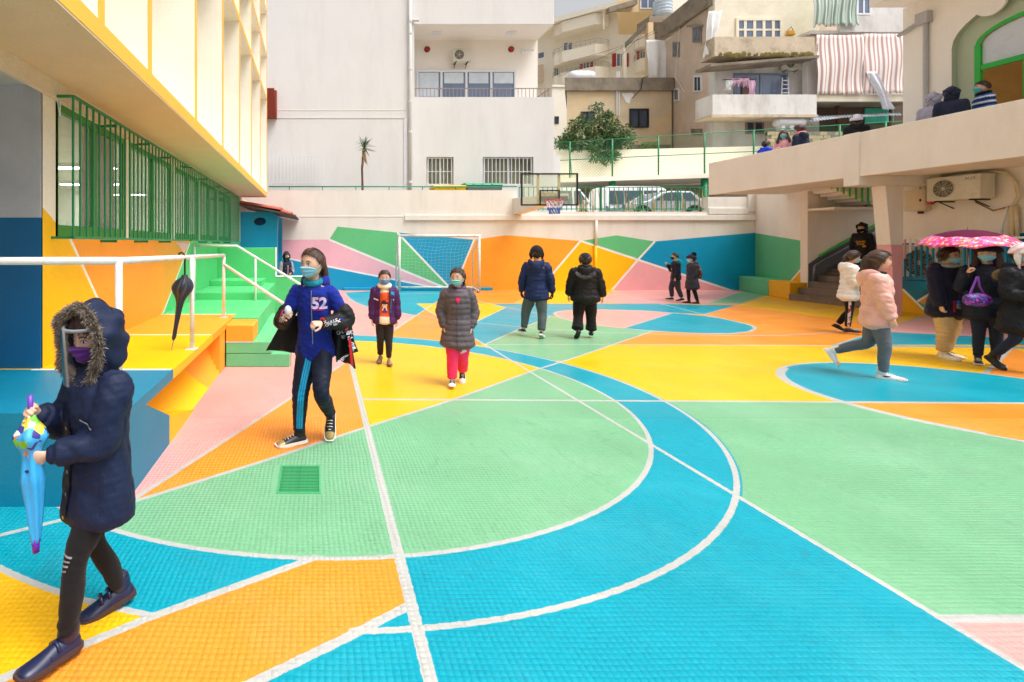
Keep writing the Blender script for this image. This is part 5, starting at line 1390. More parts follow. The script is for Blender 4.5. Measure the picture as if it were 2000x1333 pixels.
# concrete balcony of the top storey
def balcony(px0, px1, py0, py1, Y, Yb, m, nm='balcony'):
    o = pbox(px0, px1, py0, py1, Y, .14).build(nm, m, bh)
    MB().box(xp(px0, Y), xp(px1, Y), Y + .142, Yb - .002, zy(py1, Y), zy(py1, Y) + .2).build('balcony_floor', m, bh)
    MB().box(xp(px0, Y), xp(px0, Y) + .14, Y + .142, Yb - .002, zy(py1, Y) + .202, zy(py0, Y)).build('balcony_side', m, bh)
    return o
balcony(1396, 1598, 72, 110, 29.8, Yf, m_balc)
mo = MB(); rr2 = random.Random(9)
for k in range(90):
    pxx = rr2.uniform(1405, 1590); c = at(pxx, 108 + rr2.uniform(-2.5, 1), 29.78); s_ = rr2.uniform(.05, .16)
    mo.lathe([(s_ * .3, -.03), (s_, -.01), (s_ * .6, .03)], 6, (c.x, c.y, c.z), 'Y')
mo.build('moss_growth', m_moss, bh)
MB().prism([tuple(at(1388, 125, 29.7)), tuple(at(1600, 108, 29.7)), tuple(at(1600, 113, 29.7)), tuple(at(1388, 130, 29.7))], (0, 0, 0), (0, 1.2, 0)).build('slab_edge', m_conc, bh)
w = window(bh, 1432, 1537, 144, 192, Yf, mat('frame_bluegrey', (128, 140, 160), rough=.5), m_glassb, 2, 1, .1, .08)
MB().box(xp(1447, Yf), xp(1462, Yf), Yf - .1, Yf - .09, zy(190, Yf), zy(152, Yf)).build('inner_curtain', mat('curt_brown', (120, 88, 78)), bh)
balcony(1392, 1595, 185, 224, 29.6, Yf, m_old)
pbox(1390, 1597, 224, 229, 29.58, 1.4).build('balcony_soffit', m_balc, bh)
window(bh, 1455, 1491, 236, 262, Yf - .02, m_brown, m_glass, 2, 1, .1, .06)
pbox(1500, 1550, 228, 236, Yf - .03, .03).build('ochre_strip', mat('ochre', (206, 150, 60), rough=.9), bh)
c = at(1538, 139, Yf); ac_unit('air conditioner on the old white wall above the laundry', (c.x, Yf - .22, zy(140, Yf)), 1.0, .66)
# laundry, rag, ladder
ld = thing('pink_laundry', 'pink and white laundry hanging on the balcony of the weathered house', 'laundry', at(1455, 190, 30))
m_lpink = mat('laundry_pink', (226, 180, 206), rough=.9)
drape('garment', 1463, 1474, 157, 189, 30.2, m_lpink, ld, 1.5, .06, seed=4, ragged=2, nx=14); drape('garment', 1424, 1462, 153, 166, 30.2, m_lpink, ld, 3, .06, seed=5, ragged=6); drape('garment', 1420, 1432, 155, 176, 30.2, m_sheet, ld, 2, .06, -4, seed=6, ragged=4, nx=14)
MB().tube([tuple(at(1412, 156, 30.2)), tuple(at(1478, 155, 30.2))], .02, 5).build('line', m_dark, ld)
lad = thing('step_ladder', 'white step ladder standing on the balcony of the weathered house', 'ladder', at(1533, 190, 30.5))
for px in (1526, 1541): MB().tube([tuple(at(px, 196, 30.5)), tuple(at(px + (2 if px < 1530 else -2), 152, 30.6))], .03, 6).build('stile', m_alu, lad)
for py in (158, 166, 174, 182): MB().box(xp(1528, 30.55), xp(1540, 30.55), 30.5, 30.6, zy(py, 30.5), zy(py, 30.5) + .04).build('rung', m_alu, lad)
rg = thing('torn_sheet', 'torn white sheet hanging from the corner of the brown house', 'sheet', at(1396, 30, 30))
drape('sheet', 1384, 1410, 22, 108, 30.4, m_sheet, rg, 2, .2, -14, 20, 20, 7, 11, .6)
rg2 = thing('white_tarpaulin', 'white tarpaulin screening the side of the brown house', 'tarpaulin', at(1290, 150, 37))
drape('sheet', 1262, 1312, 78, 156, 37.2, m_sheet, rg2, 2, .15, 4, 24, 16, 8, 12, .15)
yb = thing('yellow_bag', 'yellow bag hanging on the top storey wall of the old house', 'bag', at(1545, 66, Yf)); c = at(1545, 70, Yf - .12)
MB().hexa([(c.x - .22, c.y - .1, c.z), (c.x + .2, c.y - .1, c.z), (c.x + .2, c.y + .08, c.z), (c.x - .22, c.y + .08, c.z), (c.x - .28, c.y - .06, c.z + .3), (c.x + .16, c.y - .06, c.z + .34), (c.x + .16, c.y + .05, c.z + .34), (c.x - .28, c.y + .05, c.z + .3)]).build('sack', mat('bag_yellow', (214, 160, 40), rough=.7), yb, bevel=.05)
MB().tube([(c.x - .2, c.y, c.z + .3), (c.x, c.y, c.z + .55), (c.x + .12, c.y, c.z + .33)], .015, 5).build('handle', m_dark, yb)
# right part: loggia with striped awnings
pbox(1600, 1800, -60, 300, Yf + .6, .4).build('loggia_back', m_old, bh)
pbox(1590, 1790, 185, 198, 29.9, .2).build('loggia_ledge', m_oldcream, bh)
MB().box(xp(1590, 29.9), xp(1790, 29.9), 30.101, Yf + .6, zy(198, 29.9), zy(196, 29.9)).build('loggia_floor', m_conc, bh)
pbox(1640, 1790, 31, 63, 29.9, .15).build('upper_parapet', m_old, bh)
pbox(1583, 1790, 60, 66, 29.95, 1.2).build('upper_slab', m_old, bh)
pbox(1576, 1592, 66, 230, 30.3, .3).build('loggia_pier', m_old, bh)
window(bh, 1672, 1700, -8, 30, Yf + .58, m_alu, m_glassb, 2, 1, .1, .06)
for nm, c1, c2 in (('awning_red', (242, 234, 230), (198, 160, 152)), ('awning_green', (232, 238, 232), (150, 178, 160))):
    m = bpy.data.materials.new(nm); m.use_nodes = True; nt = m.node_tree
    wv = nt.nodes.new('ShaderNodeTexWave'); wv.bands_direction = 'X'; wv.inputs['Scale'].default_value = 1.25 if nm == 'awning_red' else 2.4; wv.inputs['Distortion'].default_value = 0
    tc = nt.nodes.new('ShaderNodeTexCoord'); nt.links.new(tc.outputs['Object'], wv.inputs['Vector'])
    cr = nt.nodes.new('ShaderNodeValToRGB'); cr.color_ramp.interpolation = 'CONSTANT'; cr.color_ramp.elements[0].color = lin(c1); cr.color_ramp.elements[1].color = lin(c2); cr.color_ramp.elements[1].position = .58
    nt.links.new(wv.outputs['Fac'], cr.inputs[0]); nt.links.new(cr.outputs[0], nt.nodes['Principled BSDF'].inputs['Base Color']); nt.nodes['Principled BSDF'].inputs['Roughness'].default_value = .85
    MATS[nm] = m
a1 = thing('striped_awning', 'red and white striped awning curtain left of the gap on the old house', 'awning', at(1640, 185, 29.7)); drape('cloth', 1594, 1686, 68, 184, 29.75, MATS['awning_red'], a1, 5, .04, 2, 70, 16, 2, 21, .04)
a2 = thing('striped_awning', 'red and white striped awning curtain partly behind the school building', 'awning', at(1725, 185, 29.7)); drape('cloth', 1687, 1790, 66, 182, 29.72, MATS['awning_red'], a2, 4, .04, 0, 70, 16, 2, 22)
a3 = thing('striped_awning', 'green striped awning curtain at the top of the old house', 'awning', at(1630, 50, 29.7)); drape('cloth', 1588, 1674, -40, 50, 29.7, MATS['awning_green'], a3, 7, .1, 4, 70, 16, 4, 23)
ts = thing('torn_plastic_strip', 'torn translucent plastic strip trailing below the striped awnings', 'plastic sheet', at(1720, 215, 29.5)); drape('sheet', 1692, 1712, 140, 214, 29.6, mat('plastic', (214, 214, 222), rough=.3), ts, 1.5, .1, 34, 14, 16, 2, 31, .2)
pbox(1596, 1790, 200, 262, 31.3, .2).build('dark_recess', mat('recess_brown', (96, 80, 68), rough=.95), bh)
pbox(1690, 1745, 212, 240, 31.2, .06).build('turquoise_panel', mat('turq', (70, 186, 160), rough=.8, var=.1), bh)
for px in (1636, 1740): pbox(px, px + 4, 205, 262, 30.9, .12).build('timber_post', mat('timber', (110, 70, 50), rough=.9), bh)
# corrugated sheet roof
cr_ = thing('corrugated_canopy', 'crumpled corrugated metal canopy under the striped awnings', 'canopy', at(1680, 225, 29.6))
mb = MB(); nx = 120; vs = []
for j in range(5):
    for i in range(nx + 1):
        u, v = i / nx, j / 4; p = at(1577 + 180 * u + (6 * v), 228 - 8 * u + v * (5 + 14 * max(0, .35 - u)), 29.5 + .9 * (1 - v)); p.z += .03 * math.sin(i * 1.6); vs.append(tuple(p))
mb.add(vs, [(j * (nx + 1) + i, j * (nx + 1) + i + 1, (j + 1) * (nx + 1) + i + 1, (j + 1) * (nx + 1) + i) for j in range(4) for i in range(nx)]); mb.build('sheet', mat('zinc', (186, 192, 200), rough=.4, metal=.3, var=.12), cr_)
wt2 = thing('white_wall_tank', 'white horizontal water tank under the balcony of the weathered house', 'water tank', at(1541, 250, 30)); c = at(1541, 240, 30)
MB().lathe([(.05, -.85), (.22, -.83), (.29, -.7), (.29, .7), (.22, .83), (.05, .85)], 20, (c.x, c.y, c.z), 'X').build('tank', m_alu, wt2, smooth=True)
for k in (-.5, 0, .5): MB().box(c.x + k - .1, c.x + k + .1, c.y - .2, c.y + .2, c.z - .45, c.z - .2).build('foot', m_alu, wt2)
lwb = thing('block_wall', 'rough concrete block wall at the foot of the weathered house', 'wall', at(1590, 280, 29)); rb2 = random.Random(2)
for j in range(5):
    for i in range(22):
        x0 = xp(1500, 29) + i * .42 + (.2 if j % 2 else 0); z0 = zy(292, 29) + j * .2
        MB().box(x0, x0 + .4, 29 + rb2.uniform(0, .02), 29.2, z0, z0 + .185).build('block', mat('block_tan', (190, 170, 136), rough=.95, var=.15) if rb2.random() < .5 else mat('block_grey', (136, 130, 122), rough=.95, var=.15), lwb)
MB().box(xp(1500, 29), xp(1500, 29) + 9.5, 29.05, 29.18, zy(292, 29) - 1.4, zy(292, 29) + 1.0).build('mortar', m_conc, lwb)
# overhead cables
ov = thing('overhead_cable', 'thin overhead cables sagging between the hillside houses', 'cable', at(1200, 120, 45))
for a, c, s_ in (((1090, 150), (1330, 30), 6), ((1110, 120), (1290, 60), 5), ((1190, 130), (1260, 60), 2)):
    MB().tube([tuple(at(a[0] + (c[0] - a[0]) * t, a[1] + (c[1] - a[1]) * t + s_ * 4 * t * (1 - t), 38)) for t in np.linspace(0, 1, 9)], .012, 4).build('cable', m_dark, ov)
# ============================================================ court furniture
m_post = mat('goal_white', (226, 224, 216), rough=.5, var=.06, stain=(150, 106, 70), stain_amt=.5, stain_scale=6)
gl = thing('goal', 'white steel football goal with a sagging net against the mural wall', 'goal', (4, 17.3, 0))
YG, YGb = 17.35, 18.05
gx0, gx1 = xp(780, YG), xp(936, YG); gz = zy(461, YG)
MB().tube([(gx0, YG, 0.0), (gx0, YG, gz)], .045, 12).build('post', m_post, gl, smooth=True)
MB().tube([(gx1, YG, 0.0), (gx1, YG, gz)], .045, 12).build('post', m_post, gl, smooth=True)
MB().tube([(gx0 - .045, YG, gz), (gx1 + .045, YG, gz)], .045, 12).build('crossbar', m_post, gl, smooth=True)
for x in (gx0, gx1):
    MB().tube([(x, YG, gz - .04), (x, YGb - .3, gz - .35), (x, YGb, gz - .5), (x, YGb, .06)], .028, 8).build('stay', m_post, gl, smooth=True)
    MB().tube([(x, YG, .05), (x, YGb, .12)], .025, 8).build('ground_bar', m_post, gl, smooth=True)
MB().tube([(gx0, YGb, .12), (gx1, YGb, .12)], .035, 8).build('ground_bar', m_post, gl, smooth=True)
MB().lathe([(.05, -.02), (.05, .02)], 12, (gx1 - .06, YG - .06, .05), 'X').build('castor', m_metal, gl)
net = MB(); nu, nv = 20, 16
def netp(u, v):
    # from crossbar down the back, sagging
    x = gx0 + (gx1 - gx0) * u; t = v
    if t < .3: y = YG + (YGb - .05 - YG) * (t / .3); z = gz - .45 * (t / .3)
    else: y = YGb - .05; z = (gz - .45) * (1 - (t - .3) / .7) + .12 * (t - .3) / .7
    sag = .13 * math.sin(math.pi * u) * math.sin(math.pi * min(1, t * 1.3)); return (x, y - sag * .4, z - sag + .02 * math.sin(u * 19 + v * 7))
for i in range(nu + 1): net.tube([netp(i / nu, j / nv) for j in range(nv + 1)], .0018, 3, caps=False)
for j in range(nv + 1): net.tube([netp(i / nu, j / nv) for i in range(nu + 1)], .0018, 3, caps=False)
for x in (gx0, gx1):
    for k in range(1, 12): net.tube([(x, YG, gz * k / 12), (x, YGb, gz * k / 12 * .75 + .03 * math.sin(k * 2))], .0018, 3, caps=False)
net.build('net', mat('net_cord', (196, 204, 204), rough=.9), gl)

# basketball backboard on a concrete arm
bk = thing('basketball_hoop', 'clear basketball backboard with black frame and red rim on a beige arm', 'basketball hoop', (6.6, 14.7, 2.7))
YK = 14.7
bx0, bx1, bz0, bz1 = xp(1018, YK), xp(1129.5, YK), zy(402, YK), zy(338.5, YK)
m_blk = mat('board_frame', (28, 28, 30), rough=.4)
f = MB(); t = .04
f.box(bx0, bx1, YK, YK + .05, bz0, bz0 + t); f.box(bx0, bx1, YK, YK + .05, bz1 - t, bz1); f.box(bx0, bx0 + t, YK, YK + .05, bz0 + t, bz1 - t); f.box(bx1 - t, bx1, YK, YK + .05, bz0 + t, bz1 - t)
f.build('frame', m_blk, bk)
m_acr = bpy.data.materials.new('acrylic'); m_acr.use_nodes = True
_n, _l = m_acr.node_tree.nodes, m_acr.node_tree.links; _b = _n['Principled BSDF']; _b.inputs['Base Color'].default_value = (.82, .85, .74, 1); _b.inputs['Roughness'].default_value = .12
_t = _n.new('ShaderNodeBsdfTransparent'); _t.inputs[0].default_value = (.93, .95, .88, 1); _mx = _n.new('ShaderNodeMixShader'); _mx.inputs[0].default_value = .14
_l.new(_t.outputs[0], _mx.inputs[1]); _l.new(_b.outputs[0], _mx.inputs[2]); _l.new(_mx.outputs[0], _n['Material Output'].inputs[0])
MB().box(bx0 + t, bx1 - t, YK + .015, YK + .025, bz0 + t, bz1 - t).build('clear_panel', m_acr, bk)
m_ply = mat('old_ply', (214, 190, 140), rough=.8, var=.2, vscale=6, stain=(130, 96, 60), stain_amt=.6, stain_scale=5)
for px in (1053, 1094): MB().box(xp(px, YK) - .03, xp(px, YK) + .03, YK + .052, YK + .1, bz0, bz1).build('stiffener', m_ply, bk)
ix0, ix1, iz1 = xp(1054, YK), xp(1093.5, YK), zy(371.5, YK)
f = MB(); f.box(ix0, ix1, YK - .008, YK + .012, iz1 - .035, iz1); f.box(ix0, ix0 + .035, YK - .008, YK + .012, bz0 + t, iz1 - .035); f.box(ix1 - .035, ix1, YK - .008, YK + .012, bz0 + t, iz1 - .035); f.build('target_square', m_blk, bk)
MB().box(ix0 + .06, ix1 - .06, YK + .1, YK + .13, bz0 + .06, iz1 - .06).build('mounting_board', m_ply, bk)
rc = Vector((xp(1083, 14.25), 14.25, zy(391.5, 14.25))); rr_ = .225
MB().tube([(rc.x + rr_ * math.cos(a), rc.y + rr_ * math.sin(a), rc.z) for a in np.linspace(0, 2 * math.pi, 33)], .012, 8).build('rim', mat('rim_red', (200, 60, 40), rough=.4), bk, smooth=True)
MB().box(rc.x - .06, rc.x + .06, rc.y + rr_, YK, rc.z - .06, rc.z + .01).build('rim_bracket', mat('rim_red', (200, 60, 40)), bk)
nt_ = MB(); K_ = 12; rows = [(rr_, 0), (.2, .1), (.165, .2), (.14, .3), (.13, .38)]
def np_(k, j): a = 2 * math.pi * (k + .5 * (j % 2)) / K_; r, z = rows[j]; return (rc.x + r * math.cos(a), rc.y + r * math.sin(a), rc.z - z)
for k in range(K_):
    for j in range(4):
        nt_.tube([np_(k, j), np_(k if j % 2 == 0 else k + 1, j + 1)], .008, 4, j // 2 if j < 3 else 1); nt_.tube([np_(k, j), np_(k - 1 if j % 2 == 0 else k, j + 1)], .008, 4, 0 if j < 2 else 1)
nt_.build('net', [mat('net_pink', (226, 206, 214), rough=.9), mat('net_blue', (56, 84, 170), rough=.9)], bk)
am = MB(); am.hexa([(6.95, 14.85, 2.92), (7.25, 14.85, 2.92), (7.25, YW + .02, 2.66), (6.95, YW + .02, 2.66), (6.95, 14.85, 3.08), (7.25, 14.85, 3.08), (7.25, YW + .02, 3.26), (6.95, YW + .02, 3.26)]); am.build('concrete_arm', m_beige_d, bk, bevel=.012)
MB().box(6.4, 7.2, 14.78, 14.86, 2.86, 3.0).build('arm_plate', m_blk, bk)

# ------------------------------------------------ fittings under the balcony
def rz_(px, py, X): return CAMH + (HOR - py) / (px - CX) * X
def ry_(px, X): return X * FPX / (px - CX)
Xa = 13.95
ac_unit('air conditioner with brand lettering on the wall under the school balcony', (Xa, ry_(1874, Xa), rz_(1874, 391, Xa)), .95, .52, .32, '-X', None, True)
eb = thing('meter_box', 'cream steel meter box on the pier under the balcony', 'electrical box', (13.6, 11.7, 2.4))
m_box = mat('box_cream', (216, 200, 168), rough=.5, var=.05)
def wb_(px0, px1, py0, py1, d0, d1, m, nm, par, bev=.006):
    X = XR - .08; MB().box(XR - d1, XR - d0, ry_(px0, X), ry_(px1, X), rz_((px0 + px1) / 2, py1, X), rz_((px0 + px1) / 2, py0, X)).build(nm, m, par, bevel=bev)
wb_(1772, 1814, 371, 412, .001, .16, m_box, 'box', eb); wb_(1775, 1811, 374, 409, .161, .17, m_box, 'door', eb, .003); wb_(1804, 1807, 389, 394, .171, .185, m_dark, 'latch', eb, 0); wb_(1794, 1801, 413, 418, .04, .1, m_dark, 'gland', eb, 0)
e2 = thing('junction_box', 'small cream junction box tucked under the balcony soffit', 'electrical box', (13.8, 11.6, 3.0))
wb_(1812, 1848, 339, 352, .001, .2, m_box, 'box', e2); wb_(1814, 1846, 340, 351, .201, .206, m_box, 'cover', e2, 0)
sr = thing('alarm_siren', 'small red and white alarm siren beside the meter box', 'siren', (13.9, 11.7, 2.6))
sy_, sz_ = ry_(1822, XR - .1), rz_(1822, 392, XR - .1); MB().lathe([(.07, -.1), (.07, 0)], 14, (XR, sy_, sz_), 'X').build('base', m_alu, sr); MB().lathe([(.055, -.2), (.065, -.1)], 14, (XR, sy_, sz_ - .03), 'X').build('lens', mat('siren_red', (200, 40, 40), rough=.3), sr)
cb = thing('service_cables', 'loose cream cables and pipes looping over the wall under the balcony', 'cables', (14.1, 11, 3))
def wcable(pts, r, m, X=14.12): MB().tube([(X, ry_(px, X), rz_(px, py, X)) for px, py in pts], r, 6).build('cable', m, cb, smooth=True)
m_cab = mat('cable_cream', (212, 198, 166), rough=.5)
wcable([(1900, 350), (1910, 340), (1940, 334), (1965, 338), (1985, 358), (1990, 385), (1980, 402)], .03, m_cab); wcable([(1905, 395), (1940, 412), (1975, 403)], .015, mat('cable_brown', (140, 110, 84)))
wcable([(1978, 402), (1975, 470)], .05, m_cab); wcable([(1984, 404), (1988, 470)], .03, m_cab); wcable([(1968, 404), (1958, 440), (1956, 458)], .02, m_alu); wcable([(1905, 385), (1915, 380), (1925, 384), (1912, 392)], .02, m_cab)
wcable([(1775, 349), (1785, 352), (1795, 360), (1798, 371)], .018, m_cab); wcable([(1806, 342), (1803, 356), (1808, 371)], .02, m_cab); wcable([(1770, 345), (1790, 347), (1812, 346)], .02, mat('cable_brown', (140, 110, 84)))
# low railing with hidden outdoor unit
Xg_ = 13.7
lr = thing('low_railing', 'low blue and white railing in front of an outdoor unit', 'railing', (Xg_, 11, .8))
ya, yb_ = ry_(1757, Xg_), ry_(2010, Xg_); zt_r, zb_r = rz_(1748, 466.5, Xg_), .86
MB().box(Xg_ - .02, Xg_ + .02, yb_, ya, zt_r - .02, zt_r + .02).build('rail', m_white, lr); MB().box(Xg_ - .02, Xg_ + .02, yb_, ya, zb_r - .04, zb_r + .02).build('rail', WP['teal'], lr)
nb_ = 20
for k in range(nb_ + 1):
    y = ya - (ya - yb_) * k / nb_; zs = min(zt_r - .021, zb_r + .3 + .14 * k)
    MB().box(Xg_ - .014, Xg_ + .014, y - .014, y + .014, zb_r + .021, zs).build('bar', WP['teal'], lr)
    if zs < zt_r - .03: MB().box(Xg_ - .014, Xg_ + .014, y - .014, y + .014, zs + .0005, zt_r - .021).build('bar', WP['pinkr'] if k == 1 else m_white, lr)
MB().box(Xg_ - .03, XR - .002, yb_, ya, .6, .8).build('shelf', WP['teal'], lr)
ac_unit('large outdoor unit behind the low blue railing', (Xg_ + .24, ry_(1803, Xg_), .8), .98, .82, .3, '-X')
# black umbrella hooked on the handrail
m_umb = mat('umbrella_black', (26, 32, 48), rough=.5, var=.15, sheen=.3)
ub = thing('black_umbrella', 'folded black umbrella hooked on the white handrail', 'umbrella', (-1.32, 5.1, .6))
Yu_ = 5.12
def u3(px, py, dy=0): return at(px, py, Yu_ + dy)
MB().tube([u3(349, 500), u3(350, 495.5), u3(354, 494), u3(359, 496), u3(361, 505), u3(361, 540)], .0095, 8).build('handle', mat('handle_black', (20, 20, 24), rough=.35), ub, smooth=True)
mb = MB(); A_, B_ = u3(361, 537), u3(339, 665); ax = (B_ - A_)
nr, nk = 24, 20; vs = []
for i in range(nr + 1):
    t = i / nr; r = .018 + .052 * math.exp(-((t - .2) / .13) ** 2) + .022 * (1 - t) * (t > .05); r *= (1 if t < .97 else .5)
    for k in range(nk):
        a = 2 * math.pi * k / nk; rr = r * (1 + .3 * math.sin(a * 4 + t * 5))
        vs.append(tuple(A_ + ax * t + Vector((math.cos(a) * rr, math.sin(a) * rr, 0))))
mb.add(vs, [(i * nk + k, i * nk + (k + 1) % nk, (i + 1) * nk + (k + 1) % nk, (i + 1) * nk + k) for i in range(nr) for k in range(nk)] + [tuple(range(nk))[::-1], tuple(nr * nk + k for k in range(nk))])
mb.build('canopy', m_umb, ub, smooth=True)
MB().tube([B_ - ax * .02, u3(335, 684)], [.006, .004], 8).build('tip', m_metal, ub)
MB().tube([A_ + ax * .33 + Vector((.03 * math.cos(a), .03 * math.sin(a), 0)) for a in np.linspace(0, 6.28, 17)], .006, 5).build('strap', m_umb, ub)
# ============================================================ people
def noise3(P, f, seed, octs=3):
    r = np.random.default_rng(seed); out = np.zeros(len(P)); amp = 1.0; tot = 0
    for o in range(octs):
        for k in range(4):
            d = r.normal(size=3); d /= np.linalg.norm(d)
            out += amp * np.sin(P @ d * f * (2 ** o) * r.uniform(.7, 1.3) + r.uniform(0, 6.28)) * .5
        tot += amp; amp *= .5
    return out / tot
def ring_loft(pts, radii, latref=(1, 0, 0), n=20, round_ends=True):
    """closed tube of elliptical rings: radii (a along latref, b across)"""
    pts = [np.array(p, float) for p in pts]; m = len(pts)
    lat = np.array(latref, float); V = []
    ang = np.linspace(0, 2 * math.pi, n, endpoint=False)
    def put(c, t, a, b):
        u = lat - t * (lat @ t); l = np.linalg.norm(u)
        if l < .2:
            alt = np.array((0, 1., 0)); u = alt - t * (alt @ t); l = np.linalg.norm(u)
        u /= l; w = np.cross(t, u)
        V.append(c + np.outer(np.cos(ang) * a, u) + np.outer(np.sin(ang) * b, w))
    for i in range(m):
        t = pts[min(i + 1, m - 1)] - pts[max(i - 1, 0)]; t = t / max(np.linalg.norm(t), 1e-9)
        a, b = radii[i] if hasattr(radii[i], '__len__') else (radii[i], radii[i])
        if i == 0 and round_ends: put(pts[0] - t * min(a, b) * .35, t, a * .6, b * .6)
        put(pts[i], t, a, b)
        if i == m - 1 and round_ends: put(pts[-1] + t * min(a, b) * .35, t, a * .6, b * .6)
    k = len(V); V = np.concatenate(V)
    F = [(i * n + j, i * n + (j + 1) % n, (i + 1) * n + (j + 1) % n, (i + 1) * n + j) for i in range(k - 1) for j in range(n)]
    F += [tuple(range(n))[::-1], tuple((k - 1) * n + j for j in range(n))]
    return V, F
def spline(pts, vals, n):
    """Catmull-Rom through points with values"""
    P = np.array(pts, float); W = np.array(vals, float); m = len(P)
    if W.ndim == 1: W = np.stack([W, W], 1)
    A = np.concatenate([P, W], 1); out = []
    for i in range(m - 1):
        p0, p1, p2, p3 = A[max(i - 1, 0)], A[i], A[i + 1], A[min(i + 2, m - 1)]
        for k in range(n):
            t = k / n
            out.append(.5 * ((2 * p1) + (-p0 + p2) * t + (2 * p0 - 5 * p1 + 4 * p2 - p3) * t * t + (-p0 + 3 * p1 - 3 * p2 + p3) * t ** 3))
    out.append(A[-1]); out = np.array(out); return out[:, :3], np.maximum(out[:, 3:5], .003)
def ellipsoid(c, r, n=16, m=10):
    V = [np.array(c) + np.array(r) * np.array((math.cos(a) * math.cos(e), math.sin(a) * math.cos(e), math.sin(e))) for e in np.linspace(-1.5, 1.5, m) for a in np.linspace(0, 2 * math.pi, n, endpoint=False)]
    F = [(i * n + j, i * n + (j + 1) % n, (i + 1) * n + (j + 1) % n, (i + 1) * n + j) for i in range(m - 1) for j in range(n)] + [tuple(range(n))[::-1], tuple((m - 1) * n + j for j in range(n))]
    return np.array(V), F
def join(parts):
    V, F, o = [], [], 0
    for v, f in parts:
        V.append(np.asarray(v)); F += [tuple(i + o for i in q) for q in f]; o += len(v)
    return np.concatenate(V), F
def raw_mesh(name, V, F):
    me = bpy.data.meshes.new(name); me.from_pydata([tuple(p) for p in V], [], F); return me
TMP = bpy.data.scenes.new('workbench')
def evaluated(o):
    """mesh of an object with its modifiers, worked out in an empty scene of its own"""
    TMP.collection.objects.link(o); vl = TMP.view_layers[0]; vl.update()
    me = bpy.data.meshes.new_from_object(o.evaluated_get(vl.depsgraph)); bpy.data.objects.remove(o); return me
def union(name, parts, voxel, smooth=3):
    """one continuous surface from overlapping closed lofts"""
    V, F = join(parts); me = raw_mesh(name, V, F)
    bm = bmesh.new(); bm.from_mesh(me); bmesh.ops.recalc_face_normals(bm, faces=bm.faces); bm.to_mesh(me); bm.free()
    o = bpy.data.objects.new('tmp', me)
    r = o.modifiers.new('r', 'REMESH'); r.mode = 'VOXEL'; r.voxel_size = voxel
    if smooth:
        s = o.modifiers.new('s', 'SMOOTH'); s.factor = .5; s.iterations = smooth
    out = evaluated(o); bpy.data.meshes.remove(me); out.name = name
    return out
def getco(me): a = np.empty(len(me.vertices) * 3, np.float32); me.vertices.foreach_get('co', a); return a.reshape(-1, 3).astype(float)
def setco(me, V): me.vertices.foreach_set('co', V.astype(np.float32).ravel()); me.update()
def getn(me): a = np.empty(len(me.vertices) * 3, np.float32); me.vertex_normals.foreach_get('vector', a); return a.reshape(-1, 3).astype(float)
def crumple(me, amp, f, seed, stretch=(1, 1, 1)):
    V = getco(me); N = getn(me); n = noise3(V * np.array(stretch), f, seed); n = np.sign(n) * np.abs(n) ** .8
    setco(me, V + N * (n * amp)[:, None])
def finish(me, mats, parent, name, matfn=None, smooth=True):
    for m in (mats if isinstance(mats, (list, tuple)) else [mats]): me.materials.append(m)
    if matfn:
        c = np.empty(len(me.polygons) * 3, np.float32); me.polygons.foreach_get('center', c); me.polygons.foreach_set('material_index', matfn(c.reshape(-1, 3)).astype(np.int32))
    if smooth: me.polygons.foreach_set('use_smooth', [True] * len(me.polygons))
    o = bpy.data.objects.new(name, me); COL.objects.link(o)
    if parent is not None: o.parent = parent
    return o
def cloth(name, rgb, **k):
    d = dict(rough=.8, var=.08, vscale=9, fine=.12, fscale=220, bump=.25, bscale=500, sheen=.08, spec=.2); d.update(k); return mat('cloth_' + name, rgb, **d)
def nylon(name, rgb, **k):
    d = dict(rough=.62, var=.1, vscale=12, fine=.08, fscale=150, bump=.15, bscale=160, spec=.25); d.update(k); return mat('nylon_' + name, rgb, **d)
SKIN = mat('skin', (222, 176, 150), rough=.5, var=.05, vscale=14, fine=.02, spec=.35); SKIN.node_tree.nodes['Principled BSDF'].inputs['Subsurface Weight'].default_value = .12
SKIN.node_tree.nodes['Principled BSDF'].inputs['Subsurface Radius'].default_value = (.012, .005, .003)
HAIR = mat('hair_dark', (44, 31, 26), rough=.45, var=.3, vscale=60, fine=.3, fscale=300, bump=.4, bscale=400)
HAIRB = mat('hair_brown', (66, 44, 36), rough=.42, var=.3, vscale=50, fine=.3, fscale=300, bump=.4, bscale=400)
STRAND = mat('hair_light', (98, 72, 58), rough=.4, var=.2, vscale=60)
EYEW, EYED = mat('eye_white', (232, 228, 224), rough=.2, var=0), mat('eye_dark', (36, 24, 20), rough=.15, var=0)
MASKB = cloth('mask_blue', (146, 200, 222), fine=.03, var=.04)
SOLEW, LACE = mat('sole_white', (232, 230, 226), rough=.6, var=.05), mat('lace', (240, 240, 240), rough=.8)

